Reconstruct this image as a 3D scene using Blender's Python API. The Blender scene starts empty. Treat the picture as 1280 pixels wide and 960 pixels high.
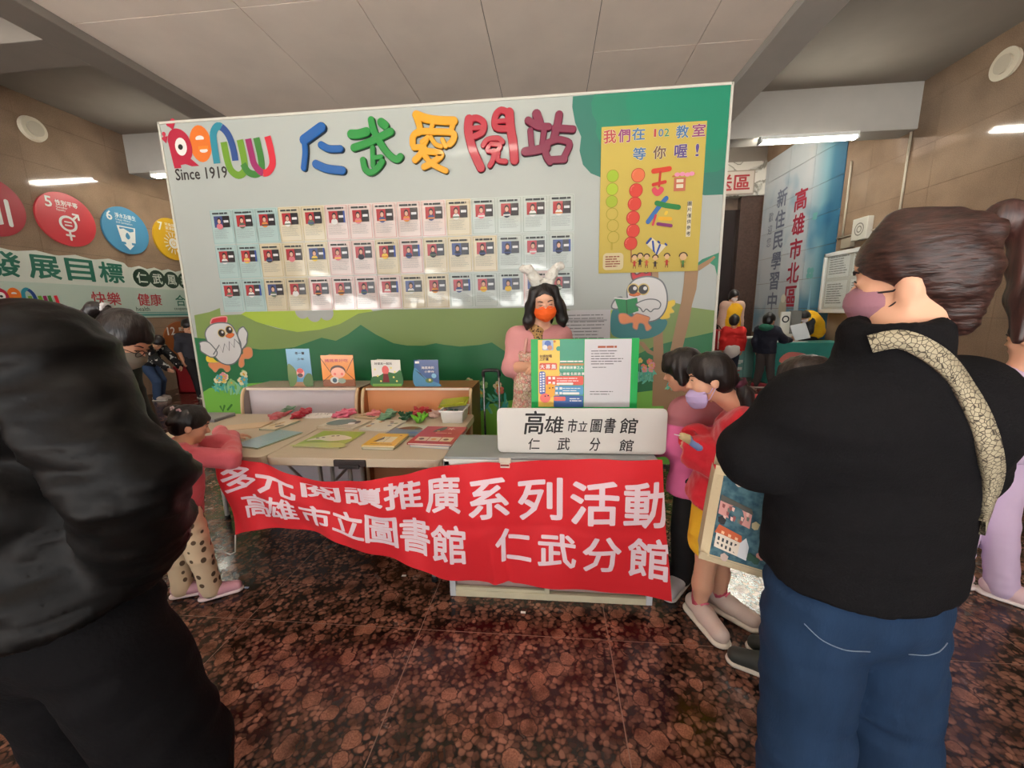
import bpy, bmesh, math, random
import numpy as np
from mathutils import Vector, Matrix
random.seed(7)
SC = bpy.context.scene
COL = SC.collection
# ---------------- camera, sky, exposure ----------------
cam_d = bpy.data.cameras.new('camera'); cam_d.sensor_width = 36.0; cam_d.lens = 500.3247 / 1280 * 36
cam_d.clip_start = 0.05
cam = bpy.data.objects.new('camera', cam_d); COL.objects.link(cam); SC.camera = cam
_y, _p, _r = -9.69442506e-02, 1.82657534e-01, -1.88911091e-02
_f0 = Vector((math.sin(_y), math.cos(_y), 0)); _r0 = Vector((math.cos(_y), -math.sin(_y), 0)); _u0 = Vector((0, 0, 1))
_f = _f0 * math.cos(_p) - _u0 * math.sin(_p); _u = _u0 * math.cos(_p) + _f0 * math.sin(_p)
_rr = _r0 * math.cos(_r) + _u * math.sin(_r); _uu = _u * math.cos(_r) - _r0 * math.sin(_r)
cam.matrix_world = Matrix(((_rr.x, _uu.x, -_f.x, 0), (_rr.y, _uu.y, -_f.y, 0), (_rr.z, _uu.z, -_f.z, 1.45), (0, 0, 0, 1)))
w = bpy.data.worlds.new('sky'); SC.world = w; w.use_nodes = True
bg = w.node_tree.nodes['Background']; bg.inputs[0].default_value = (0.93, 0.95, 1.0, 1); bg.inputs[1].default_value = 1.35
SC.view_settings.view_transform = 'Standard'; SC.view_settings.look = 'None'
SC.view_settings.gamma = 1; SC.view_settings.use_curve_mapping = False
SC.view_settings.exposure = 0.42
sun_d = bpy.data.lights.new('sun', 'SUN'); sun_d.energy = 46.0; sun_d.angle = .02; sun_d.color = (1, .99, .97)
sun = bpy.data.objects.new('sun', sun_d); COL.objects.link(sun); sun.rotation_euler = (math.radians(16), math.radians(10), 0)

# ---------------- materials ----------------
def lin(c):
    c = c / 255.0
    return c / 12.92 if c <= 0.04045 else ((c + 0.055) / 1.055) ** 2.4
def rgb(*c): return (lin(c[0]), lin(c[1]), lin(c[2]), 1)
MATS = {}
def M(c, rough=0.6, metal=0.0, var=0.0, vs=8.0, bump=0.0, bs=40.0, coat=0.0, emit=0.0, sheen=0.0, spec=0.5, alpha=1.0, stretch=None):
    key = (c, rough, metal, var, vs, bump, bs, coat, emit, sheen, spec, alpha, stretch)
    if key in MATS: return MATS[key]
    m = bpy.data.materials.new('surface'); m.use_nodes = True
    nt = m.node_tree; b = nt.nodes['Principled BSDF']
    b.inputs['Base Color'].default_value = rgb(*c); b.inputs['Roughness'].default_value = rough
    b.inputs['Metallic'].default_value = metal; b.inputs['Coat Weight'].default_value = coat
    b.inputs['Specular IOR Level'].default_value = spec
    b.inputs['Coat Roughness'].default_value = 0.06
    b.inputs['Sheen Weight'].default_value = sheen
    b.inputs['Alpha'].default_value = alpha
    if emit: b.inputs['Emission Color'].default_value = rgb(*c); b.inputs['Emission Strength'].default_value = emit
    if var or bump:
        tc = nt.nodes.new('ShaderNodeTexCoord'); mp = nt.nodes.new('ShaderNodeMapping'); nt.links.new(tc.outputs['Object'], mp.inputs[0])
        if stretch: mp.inputs['Scale'].default_value = stretch
        if var:
            n = nt.nodes.new('ShaderNodeTexNoise'); n.inputs['Scale'].default_value = vs; n.inputs['Detail'].default_value = 5
            nt.links.new(mp.outputs[0], n.inputs[0])
            r = nt.nodes.new('ShaderNodeValToRGB'); nt.links.new(n.outputs[0], r.inputs[0])
            a = [min(1, x * (1 - var)) for x in rgb(*c)[:3]]; d = [min(1, x * (1 + var)) for x in rgb(*c)[:3]]
            r.color_ramp.elements[0].color = (*a, 1); r.color_ramp.elements[1].color = (*d, 1)
            r.color_ramp.elements[0].position = .3; r.color_ramp.elements[1].position = .7
            nt.links.new(r.outputs[0], b.inputs['Base Color'])
        if bump:
            n2 = nt.nodes.new('ShaderNodeTexNoise'); n2.inputs['Scale'].default_value = bs; n2.inputs['Detail'].default_value = 4
            nt.links.new(mp.outputs[0], n2.inputs[0])
            bp = nt.nodes.new('ShaderNodeBump'); bp.inputs['Strength'].default_value = bump; bp.inputs['Distance'].default_value = 0.01
            nt.links.new(n2.outputs[0], bp.inputs['Height']); nt.links.new(bp.outputs[0], b.inputs['Normal'])
    MATS[key] = m
    return m
def ramp(nt, src, stops):
    r = nt.nodes.new('ShaderNodeValToRGB'); nt.links.new(src, r.inputs[0])
    el = r.color_ramp.elements
    while len(el) < len(stops): el.new(0.5)
    for e, (p, c) in zip(el, stops): e.position = p; e.color = c if len(c) == 4 else rgb(*c)
    return r.outputs[0]
def mixc(nt, fac, a, b, mode='MIX'):
    m = nt.nodes.new('ShaderNodeMix'); m.data_type = 'RGBA'; m.blend_type = mode
    for s, i in ((fac, 0), (a, 6), (b, 7)):
        if isinstance(s, (int, float)): m.inputs[i].default_value = s
        elif isinstance(s, tuple): m.inputs[i].default_value = s
        else: nt.links.new(s, m.inputs[i])
    return m.outputs[2]
def newmat(name, rough=.5):
    m = bpy.data.materials.new(name); m.use_nodes = True
    b = m.node_tree.nodes['Principled BSDF']; b.inputs['Roughness'].default_value = rough
    return m, m.node_tree, b
def wcoord(nt, scale=(1, 1, 1), kind='geo'):
    if kind == 'geo': g = nt.nodes.new('ShaderNodeNewGeometry').outputs['Position']
    else: g = nt.nodes.new('ShaderNodeTexCoord').outputs['Object']
    mp = nt.nodes.new('ShaderNodeMapping'); mp.inputs['Scale'].default_value = scale
    nt.links.new(g, mp.inputs[0]); return mp.outputs[0]
def granite_floor():
    m, nt, b = newmat('floor_granite', .2)
    v = wcoord(nt)
    nz = nt.nodes.new('ShaderNodeTexNoise'); nz.inputs['Scale'].default_value = 25; nt.links.new(v, nz.inputs[0])
    ad = nt.nodes.new('ShaderNodeVectorMath'); ad.operation = 'MULTIPLY_ADD'; nt.links.new(nz.outputs['Color'], ad.inputs[0]); ad.inputs[1].default_value = (.025,) * 3
    nt.links.new(v, ad.inputs[2]); vv = ad.outputs[0]
    def vor(scale, feat='F1', rnd=1):
        n = nt.nodes.new('ShaderNodeTexVoronoi'); n.inputs['Scale'].default_value = scale; n.feature = feat; n.inputs['Randomness'].default_value = rnd
        nt.links.new(vv, n.inputs[0]); return n
    s = vor(46); col = ramp(nt, s.outputs['Color'], [(.1, (48, 34, 30)), (.3, (98, 66, 54)), (.55, (130, 90, 74)), (.8, (158, 112, 92)), (1, (78, 54, 46))])
    ed = ramp(nt, s.outputs['Distance'], [(.44, (255, 255, 255)), (.76, (40, 32, 30))])
    c1 = mixc(nt, 1.0, col, ed, 'MULTIPLY')
    L = vor(10.5); mask = ramp(nt, L.outputs['Distance'], [(.33, (255, 255, 255)), (.37, (0, 0, 0))])
    pick = ramp(nt, L.outputs['Color'], [(.34, (0, 0, 0)), (.36, (255, 255, 255))])
    mk = mixc(nt, 1.0, mask, pick, 'MULTIPLY')
    fine = nt.nodes.new('ShaderNodeTexNoise'); fine.inputs['Scale'].default_value = 160; nt.links.new(v, fine.inputs[0])
    big = ramp(nt, fine.outputs[0], [(.35, (124, 82, 66)), (.65, (160, 110, 88))])
    ring = mixc(nt, 1.0, ramp(nt, L.outputs['Distance'], [(.33, (255, 255, 255)), (.36, (70, 56, 50)), (.40, (255, 255, 255))]), c1, 'MULTIPLY')
    c2 = mixc(nt, mk, ring, big)
    dk = nt.nodes.new('ShaderNodeTexNoise'); dk.inputs['Scale'].default_value = 9; dk.inputs['Detail'].default_value = 6; nt.links.new(v, dk.inputs[0])
    c3 = mixc(nt, 1.0, c2, ramp(nt, dk.outputs[0], [(.35, (120, 108, 100)), (.6, (255, 255, 255))]), 'MULTIPLY')
    nt.links.new(c3, b.inputs['Base Color'])
    rr = ramp(nt, dk.outputs[0], [(.3, (.16, .16, .16, 1)), (.7, (.28, .28, .28, 1))]); nt.links.new(rr, b.inputs['Roughness'])
    return m
def granite_wall(name, base, dark, rough=.1):
    m, nt, b = newmat(name, rough); v = wcoord(nt)
    n = nt.nodes.new('ShaderNodeTexNoise'); n.inputs['Scale'].default_value = 90; n.inputs['Detail'].default_value = 5; nt.links.new(v, n.inputs[0])
    n2 = nt.nodes.new('ShaderNodeTexNoise'); n2.inputs['Scale'].default_value = 2.2; nt.links.new(v, n2.inputs[0])
    c = ramp(nt, n.outputs[0], [(.35, dark), (.62, base)])
    c = mixc(nt, .5, c, ramp(nt, n2.outputs[0], [(.35, dark), (.65, base)]))
    nt.links.new(c, b.inputs['Base Color']); return m

# ---------------- objects ----------------
def tag(o, label=None, cat=None, group=None, kind=None):
    if label: o['label'] = label
    if cat: o['category'] = cat
    if group: o['group'] = group
    if kind: o['kind'] = kind
    return o
def empty(name, loc=(0, 0, 0), label=None, cat=None, group=None, rz=0):
    o = bpy.data.objects.new(name, None); COL.objects.link(o); o.location = loc; o.rotation_euler = (0, 0, rz); o.empty_display_size = .1
    return tag(o, label, cat, group)
def link(name, me, mats=None, parent=None, loc=None):
    o = bpy.data.objects.new(name, me); COL.objects.link(o)
    if mats is not None and not len(me.materials):
        for m in (mats if isinstance(mats, (list, tuple)) else [mats]): me.materials.append(m)
    if parent:
        o.parent = parent
        if loc is None: o.location = (-parent.location.x, -parent.location.y, -parent.location.z) if not parent.parent and WORLDCHILD[0] else (0, 0, 0)
        else: o.location = loc
    elif loc is not None: o.location = loc
    return o
WORLDCHILD = [True]   # meshes are modelled in world coordinates; a child of a moved Empty is shifted back
def wchild(o, parent):
    o.parent = parent
    p, off = parent, Vector((0, 0, 0))
    while p: off += p.location; p = p.parent
    o.location = -off
    return o
class G:
    """collects geometry for one mesh, several materials"""
    def __init__(s): s.v = []; s.f = []; s.mi = []; s.m = []; s.sm = []
    def mat(s, m):
        if m not in s.m: s.m.append(m)
        return s.m.index(m)
    def add(s, vs, fs, m, smooth=False):
        n = len(s.v); s.v += [tuple(a) for a in vs]; k = s.mat(m)
        for f in fs: s.f.append([i + n for i in f]); s.mi.append(k); s.sm.append(smooth)
        return s
    def box(s, lo, hi, m, bev=0.0, mtx=None):
        bm = bmesh.new(); bmesh.ops.create_cube(bm, size=1)
        for v in bm.verts: v.co = Vector([lo[i] + (hi[i] - lo[i]) * (v.co[i] + .5) for i in range(3)])
        if bev: bmesh.ops.bevel(bm, geom=list(bm.edges), offset=bev, segments=2, affect='EDGES', profile=.5)
        if mtx is not None: bmesh.ops.transform(bm, matrix=mtx, verts=bm.verts)
        return s.bm(bm, m)
    def bm(s, bm, m, smooth=False):
        bm.verts.index_update(); s.add([v.co.copy() for v in bm.verts], [[v.index for v in f.verts] for f in bm.faces], m, smooth); bm.free(); return s
    def tube(s, pts, r, m, n=10, cap=True, smooth=True):
        pts = [Vector(p) for p in pts]; N = len(pts); rs = r if isinstance(r, (list, tuple)) else [r] * N
        vs = []; fs = []
        t0 = (pts[1] - pts[0]).normalized(); a = t0.orthogonal().normalized()
        for i, p in enumerate(pts):
            t = (pts[min(i + 1, N - 1)] - pts[max(i - 1, 0)]).normalized()
            a = (a - t * a.dot(t)).normalized(); b = t.cross(a)
            for k in range(n):
                th = 2 * math.pi * k / n; vs.append(p + (a * math.cos(th) + b * math.sin(th)) * rs[i])
        for i in range(N - 1):
            for k in range(n): fs.append([i * n + k, i * n + (k + 1) % n, (i + 1) * n + (k + 1) % n, (i + 1) * n + k])
        if cap: fs.append(list(range(n))[::-1]); fs.append([(N - 1) * n + k for k in range(n)])
        return s.add(vs, fs, m, smooth)
    def prism(s, poly, h0, h1, m, plane='xy'):
        n = len(poly)
        f = {'xy': lambda u, v, h: (u, v, h), 'xz': lambda u, v, h: (u, h, v), 'yz': lambda u, v, h: (h, u, v)}[plane]
        vs = [f(u, v, h0) for u, v in poly] + [f(u, v, h1) for u, v in poly]
        fs = [list(range(n))[::-1], [n + i for i in range(n)]] + [[i, (i + 1) % n, n + (i + 1) % n, n + i] for i in range(n)]
        bm = bmesh.new(); bv = [bm.verts.new(v) for v in vs]
        for q in fs: bm.faces.new([bv[i] for i in q])
        bmesh.ops.recalc_face_normals(bm, faces=bm.faces); return s.bm(bm, m)
    def ell(s, c, r, m, seg=16, rings=10, mtx=None):
        bm = bmesh.new(); bmesh.ops.create_uvsphere(bm, u_segments=seg, v_segments=rings, radius=1)
        T = Matrix.Translation(c) @ (mtx if mtx is not None else Matrix.Identity(4)) @ Matrix.Diagonal((r[0], r[1], r[2], 1))
        bmesh.ops.transform(bm, matrix=T, verts=bm.verts); return s.bm(bm, m, True)
    def mesh(s, name='mesh'):
        me = bpy.data.meshes.new(name); me.from_pydata(s.v, [], s.f)
        for m in s.m: me.materials.append(m)
        me.polygons.foreach_set('material_index', s.mi); me.polygons.foreach_set('use_smooth', s.sm); me.update(); return me
    def obj(s, name, parent=None, label=None, cat=None, group=None, kind=None):
        o = bpy.data.objects.new(name, s.mesh(name)); COL.objects.link(o)
        if parent: wchild(o, parent)
        return tag(o, label, cat, group, kind)
def struct(o): o['kind'] = 'structure'; return o

# ---------------- text and flat print ----------------
_TX = {}
def text_polys(body, bold=0.0, res=2):
    k = (body, bold, res)
    if k in _TX: return _TX[k]
    c = bpy.data.curves.new('lettering', 'FONT'); c.body = body; c.resolution_u = res; c.offset = bold; c.size = 1
    o = bpy.data.objects.new('lettering', c)
    me = o.to_mesh(); vs = [tuple(v.co) for v in me.vertices]; fs = [list(p.vertices) for p in me.polygons]; o.to_mesh_clear()
    bpy.data.objects.remove(o); bpy.data.curves.remove(c)
    if vs:
        x0 = min(v[0] for v in vs); x1 = max(v[0] for v in vs); y0 = min(v[1] for v in vs); y1 = max(v[1] for v in vs)
    else: x0 = y0 = 0; x1 = y1 = 1
    _TX[k] = (vs, fs, (x0, y0, x1, y1)); return _TX[k]
def spl(pts, closed=True, n=5):
    """Catmull-Rom through the points"""
    N = len(pts); out = []
    R_ = range(N if closed else N - 1)
    for i in R_:
        p = [pts[(i + k) % N] if closed else pts[min(max(i + k, 0), N - 1)] for k in (-1, 0, 1, 2)]
        for j in range(n):
            t = j / n
            out.append(tuple(.5 * (2 * p[1][a] + (p[2][a] - p[0][a]) * t + (2 * p[0][a] - 5 * p[1][a] + 4 * p[2][a] - p[3][a]) * t * t + (-p[0][a] + 3 * p[1][a] - 3 * p[2][a] + p[3][a]) * t ** 3) for a in range(len(pts[0]))))
    if not closed: out.append(tuple(pts[-1]))
    return out
class Art(G):
    """flat print: shapes in a plane given by origin o, axes U and V; layer lifts by 0.5 mm towards N"""
    def __init__(s, o, U, V, lift=0.0006):
        super().__init__(); s.o = Vector(o); s.U = Vector(U); s.V = Vector(V); s.N = s.U.cross(s.V).normalized(); s.lift = lift; s.step = 0
    def P(s, u, v, l): return s.o + s.U * u + s.V * v + s.N * (l * s.lift + s.step)
    def poly(s, pts, m, l=1):
        s.step += 1.2e-5
        a = sum(pts[i][0] * pts[(i + 1) % len(pts)][1] - pts[(i + 1) % len(pts)][0] * pts[i][1] for i in range(len(pts)))
        if a < 0: pts = pts[::-1]
        s.add([s.P(u, v, l) for u, v in pts], [list(range(len(pts)))], m); return s
    def rect(s, u0, v0, u1, v1, m, l=1): return s.poly([(u0, v0), (u1, v0), (u1, v1), (u0, v1)], m, l)
    def rrect(s, u0, v0, u1, v1, r, m, l=1):
        p = []
        for cx, cy, a0 in ((u1 - r, v0 + r, -90), (u1 - r, v1 - r, 0), (u0 + r, v1 - r, 90), (u0 + r, v0 + r, 180)):
            for k in range(5): a = math.radians(a0 + k * 22.5); p.append((cx + r * math.cos(a), cy + r * math.sin(a)))
        return s.poly(p, m, l)
    def circ(s, u, v, r, m, l=1, r2=None, rot=0, n=20):
        r2 = r2 or r; ca, sa = math.cos(rot), math.sin(rot)
        return s.poly([(u + r * math.cos(t) * ca - r2 * math.sin(t) * sa, v + r * math.cos(t) * sa + r2 * math.sin(t) * ca) for t in [2 * math.pi * k / n for k in range(n)]], m, l)
    def ring(s, u, v, r, w, m, l=1, n=24, a0=0, a1=360):
        A = [math.radians(a0 + (a1 - a0) * k / n) for k in range(n + 1)]
        return s.poly([(u + (r + w / 2) * math.cos(a), v + (r + w / 2) * math.sin(a)) for a in A] + [(u + (r - w / 2) * math.cos(a), v + (r - w / 2) * math.sin(a)) for a in A[::-1]], m, l)
    def line(s, pts, w, m, l=1, closed=False, cap=True):
        P = [Vector(p) for p in pts]; n = len(P); s.step += 1.2e-5
        ws = w if isinstance(w, (list, tuple)) else [w] * n
        L = []; R_ = []
        for i in range(n):
            a = P[i - 1] if (i or closed) else P[i]; b = P[(i + 1) % n] if (i < n - 1 or closed) else P[i]
            t = (b - a); t = t.normalized() if t.length > 1e-9 else Vector((1, 0)); q = Vector((-t.y, t.x)) * ws[i] / 2
            L.append(P[i] + q); R_.append(P[i] - q)
        k = n if closed else n - 1
        vs = [s.P(p.x, p.y, l) for p in L] + [s.P(p.x, p.y, l) for p in R_]
        s.add(vs, [[n + i, n + (i + 1) % n, (i + 1) % n, i] for i in range(k)], m)
        if cap and not closed:
            s.circ(P[0].x, P[0].y, ws[0] / 2, m, l, n=10); s.circ(P[-1].x, P[-1].y, ws[-1] / 2, m, l, n=10)
        return s
    def outline(s, pts, w, fill, edge, l=1):
        s.poly(pts, fill, l); return s.line(pts, w, edge, l + .5, closed=True)
    def text(s, body, u, v, h, m, l=1, width=None, bold=0.0, center=False, shear=0, rot=0, res=2, full=True):
        """h = height of a full character cell; u,v = lower left corner (or centre)"""
        vs, fs, (x0, y0, x1, y1) = text_polys(body, 0, res)
        if not vs: return s
        y0_, y1_ = (y0, y1)
        sc = h / max(1e-6, (y1_ - y0_)); sx = sc if width is None else width / (x1 - x0)
        ou, ov = (-(x0 + x1) / 2 * sx, -(y0_ + y1_) / 2 * sc) if center else (-x0 * sx, -y0_ * sc)
        ca, sa = math.cos(rot), math.sin(rot); out = []
        for x, y, z in vs:
            a = x * sx + ou; b = y * sc + ov; a += shear * b
            out.append(s.P(u + a * ca - b * sa, v + a * sa + b * ca, l))
        b = bold * h * .8
        for k, (du, dv) in enumerate([(0, 0)] + ([(b, 0), (-b, 0), (0, b), (0, -b)] if bold else []) + ([(b * .7, b * .7), (-b * .7, b * .7), (b * .7, -b * .7), (-b * .7, -b * .7)] if h > .18 and bold else [])):
            s.step += 1.2e-5; d = s.U * du + s.V * dv + s.N * (k * 1.2e-5); s.add([p + d for p in out], fs, m)
        s.step += 1e-4
        return s
    def lines(s, u0, v0, u1, v1, n, m, l=1, fill=.45, rag=.3, seed=1):
        """unreadable small print: rows of short dashes"""
        r = random.Random(seed); dv = (v1 - v0) / n
        for i in range(n):
            v = v1 - (i + .5) * dv; e = u1 - (u1 - u0) * r.random() * rag; u = u0
            while u < e:
                w = dv * r.uniform(.8, 3.5); q = min(u + w, e); s.rect(u, v - dv * fill / 2, q, v + dv * fill / 2, m, l); u = q + dv * .25
        return s

# ---------------- implicit surfaces (people, cloth, soft things) ----------------
_rng = np.random.RandomState(3); _LAT = _rng.rand(32, 32, 32).astype(np.float32) * 2 - 1
def vnoise(p):
    i = np.floor(p).astype(int); f = p - i; f = f * f * (3 - 2 * f); i0 = i & 31; i1 = (i + 1) & 31
    def L(a, b, c): return _LAT[a, b, c]
    x0, y0, z0 = i0[..., 0], i0[..., 1], i0[..., 2]; x1, y1, z1 = i1[..., 0], i1[..., 1], i1[..., 2]
    fx, fy, fz = f[..., 0], f[..., 1], f[..., 2]
    a = L(x0, y0, z0) * (1 - fx) + L(x1, y0, z0) * fx; b = L(x0, y1, z0) * (1 - fx) + L(x1, y1, z0) * fx
    c = L(x0, y0, z1) * (1 - fx) + L(x1, y0, z1) * fx; d = L(x0, y1, z1) * (1 - fx) + L(x1, y1, z1) * fx
    return (a * (1 - fy) + b * fy) * (1 - fz) + (c * (1 - fy) + d * fy) * fz
A3 = lambda v: np.array(v, dtype=np.float64)
def unit(v): v = A3(v); return v / (np.linalg.norm(v) + 1e-12)
class SDF:
    def __init__(s, h): s.h = h; s.p = []
    def cap(s, a, b, ra, rb=None, k=.02, op='+', flat=None, fn=1.0):
        """tapered capsule; flat = direction in which the section is squashed by fn"""
        s.p.append(('c', A3(a), A3(b), ra, ra if rb is None else rb, k, op, None if flat is None else unit(flat), fn)); return s
    def ell(s, c, r, k=.02, op='+', axes=None):
        s.p.append(('e', A3(c), A3(r), np.eye(3) if axes is None else np.array([unit(a) for a in axes]), 0, k, op, None, 1)); return s
    def plane(s, q, n, k=.004):
        """keeps the side opposite to n"""
        s.p.append(('p', A3(q), unit(n), 0, 0, k, '&', None, 1)); return s
    def plane_local(s, q, n, r, hgt):
        """cut away a short cylinder-like block above q (collars)"""
        n = unit(n); a = unit(np.cross(n, (1, .3, 0))); b = np.cross(n, a); s.box(A3(q) + n * hgt, (r, r, hgt), .003, .004, '-', (a, b, n)); return s
    def box(s, c, r, rd=.005, k=.005, op='+', axes=None):
        s.p.append(('b', A3(c), A3(r), np.eye(3) if axes is None else np.array([unit(a) for a in axes]), rd, k, op, None, 1)); return s
    def build(s):
        h = s.h; lo = np.full(3, 1e9); hi = np.full(3, -1e9); bb = []
        for q in s.p:
            if q[0] == 'c': R_ = max(q[3], q[4]); l = np.minimum(q[1], q[2]) - R_; u = np.maximum(q[1], q[2]) + R_
            elif q[0] in 'eb': e = np.abs(q[3].T) @ q[2]; l = q[1] - e; u = q[1] + e
            else: l = u = None
            bb.append((l, u))
            if q[6] == '+': lo = np.minimum(lo, l); hi = np.maximum(hi, u)
        lo = lo - 3 * h; hi = hi + 3 * h; n = np.ceil((hi - lo) / h).astype(int) + 1
        F = np.full(n, .5, dtype=np.float32); ax = [lo[i] + np.arange(n[i]) * h for i in range(3)]
        for q, (l, u) in zip(s.p, bb):
            k = q[5]; mg = k + 3 * h
            if l is None: sl = (slice(0, n[0]), slice(0, n[1]), slice(0, n[2]))
            else:
                a = np.clip(np.floor((l - mg - lo) / h).astype(int), 0, n); b = np.clip(np.ceil((u + mg - lo) / h).astype(int) + 1, 0, n)
                if (b <= a).any(): continue
                sl = tuple(slice(a[i], b[i]) for i in range(3))
            X, Y, Z = np.meshgrid(ax[0][sl[0]], ax[1][sl[1]], ax[2][sl[2]], indexing='ij')
            P = np.stack([X, Y, Z], -1)
            if q[0] == 'c':
                d0 = P - q[1]; ba = q[2] - q[1]; L2 = max(ba @ ba, 1e-9); fl, fn = q[7], q[8]
                t = np.clip((d0 @ ba) / L2, 0, 1); d0 = d0 - t[..., None] * ba
                if fl is not None: d0 = d0 + (d0 @ fl)[..., None] * fl * (1 / fn - 1)
                d = np.sqrt((d0 ** 2).sum(-1)) - (q[3] + (q[4] - q[3]) * t)
                if fl is not None and fn < 1: d = d * (fn * .5 + .5)
            elif q[0] == 'e':
                pl = (P - q[1]) @ q[3].T; k0 = np.sqrt(((pl / q[2]) ** 2).sum(-1)); k1 = np.sqrt(((pl / q[2] ** 2) ** 2).sum(-1)) + 1e-9
                d = k0 * (k0 - 1) / k1
            elif q[0] == 'b':
                pl = np.abs((P - q[1]) @ q[3].T) - (q[2] - q[4]); d = np.sqrt((np.maximum(pl, 0) ** 2).sum(-1)) + np.minimum(pl.max(-1), 0) - q[4]
            else: d = (P - q[1]) @ q[2]
            f = F[sl]; op = q[6]
            if op == '+': hh = np.clip(.5 + .5 * (d - f) / k, 0, 1); F[sl] = d * (1 - hh) + f * hh - k * hh * (1 - hh)
            elif op == '-': d = -d; hh = np.clip(.5 - .5 * (d - f) / k, 0, 1); F[sl] = d * (1 - hh) + f * hh + k * hh * (1 - hh)
            else: hh = np.clip(.5 - .5 * (d - f) / k, 0, 1); F[sl] = d * (1 - hh) + f * hh + k * hh * (1 - hh)
        s.F = F; s.lo = lo; return s
    def net(s, disp=None):
        F = s.F; h = s.h; S = F < 0; n = F.shape
        cnt = np.zeros(tuple(k - 1 for k in n), np.int8)
        for i in (0, 1):
            for j in (0, 1):
                for k in (0, 1): cnt += S[i:n[0] - 1 + i, j:n[1] - 1 + j, k:n[2] - 1 + k]
        act = (cnt > 0) & (cnt < 8); idx = np.argwhere(act)
        if not len(idx): return np.zeros((0, 3)), np.zeros((0, 4), int)
        ids = np.full(act.shape, -1, np.int32); ids[act] = np.arange(len(idx))
        acc = np.zeros((len(idx), 3)); wt = np.zeros(len(idx))
        for a in range(3):
            o = [x for x in range(3) if x != a]
            for i in (0, 1):
                for j in (0, 1):
                    c0 = idx.copy(); c0[:, o[0]] += i; c0[:, o[1]] += j; c1 = c0.copy(); c1[:, a] += 1
                    f0 = F[c0[:, 0], c0[:, 1], c0[:, 2]]; f1 = F[c1[:, 0], c1[:, 1], c1[:, 2]]; m = (f0 < 0) != (f1 < 0)
                    t = f0 / np.where(m, f0 - f1, 1); p = c0.astype(float); p[:, a] += t
                    acc[m] += p[m]; wt[m] += 1
        V = acc / wt[:, None] * h + s.lo
        Q = []
        for a in range(3):
            b, c = (a + 1) % 3, (a + 2) % 3
            s0 = [slice(None)] * 3; s1 = [slice(None)] * 3; s0[a] = slice(0, n[a] - 1); s1[a] = slice(1, n[a])
            A, B = S[tuple(s0)], S[tuple(s1)]; e = np.argwhere(A != B)
            e = e[(e[:, b] > 0) & (e[:, c] > 0) & (e[:, b] < n[b] - 1) & (e[:, c] < n[c] - 1)]
            if not len(e): continue
            ins = A[e[:, 0], e[:, 1], e[:, 2]]
            def at(db, dc): q = e.copy(); q[:, b] += db; q[:, c] += dc; return ids[q[:, 0], q[:, 1], q[:, 2]]
            q = np.stack([at(-1, -1), at(0, -1), at(0, 0), at(-1, 0)], 1); q[~ins] = q[~ins][:, ::-1]; Q.append(q)
        Q = np.concatenate(Q)
        if disp is not None:
            g = np.stack(np.gradient(F, h), -1); ii = np.clip(np.round((V - s.lo) / h).astype(int), 0, np.array(n) - 1)
            N = g[ii[:, 0], ii[:, 1], ii[:, 2]]; N = N / (np.linalg.norm(N, axis=1, keepdims=True) + 1e-9)
            V = V + N * disp(V, N)[:, None]
        return V, Q
def mesh_np(name, parts, mats):
    """parts = list of (V, Q, material index)"""
    Vs = []; Qs = []; mi = []; n = 0
    for V, Q, k in parts:
        if len(V) == 0: continue
        Vs.append(V); Qs.append(Q + n); mi.append(np.full(len(Q), k)); n += len(V)
    V = np.concatenate(Vs); Q = np.concatenate(Qs); mi = np.concatenate(mi)
    me = bpy.data.meshes.new(name); me.vertices.add(len(V)); me.vertices.foreach_set('co', V.astype(np.float32).ravel())
    me.loops.add(Q.size); me.loops.foreach_set('vertex_index', Q.astype(np.int32).ravel())
    me.polygons.add(len(Q)); me.polygons.foreach_set('loop_start', np.arange(0, Q.size, 4, dtype=np.int32))
    me.update(calc_edges=True)
    for m in mats: me.materials.append(m)
    me.polygons.foreach_set('material_index', mi.astype(np.int32)); me.polygons.foreach_set('use_smooth', np.ones(len(Q), bool)); me.update()
    return me
def soft(name, S, mat, parent=None, disp=None, matfn=None, extra=None):
    """mesh the field S; matfn(face centres) -> material index"""
    V, Q = S.build().net(disp); mats = mat if isinstance(mat, list) else [mat]
    k = np.zeros(len(Q), int)
    if matfn is not None: k = matfn(V[Q].mean(1)).astype(int)
    parts = [(V, Q, 0)] + (extra or [])
    me = mesh_np(name, parts, mats)
    if matfn is not None:
        a = np.zeros(len(me.polygons), np.int32); me.polygons.foreach_get('material_index', a); a[:len(k)] = k; me.polygons.foreach_set('material_index', a)
    o = bpy.data.objects.new(name, me); COL.objects.link(o)
    if parent: wchild(o, parent)
    return o
def folds(amp, sx=6, sy=6, sz=14, seed=0, ridge=True):
    def f(V, N):
        p = V * A3((sx, sy, sz)) + seed * 7.3; q = vnoise(p + .6 * vnoise(p * .7 + 9)[:, None])
        r = (1 - np.abs(q) * 2.2) if ridge else q
        return amp * (r * .75 + .35 * vnoise(p * 2.1))
    return f
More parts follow.
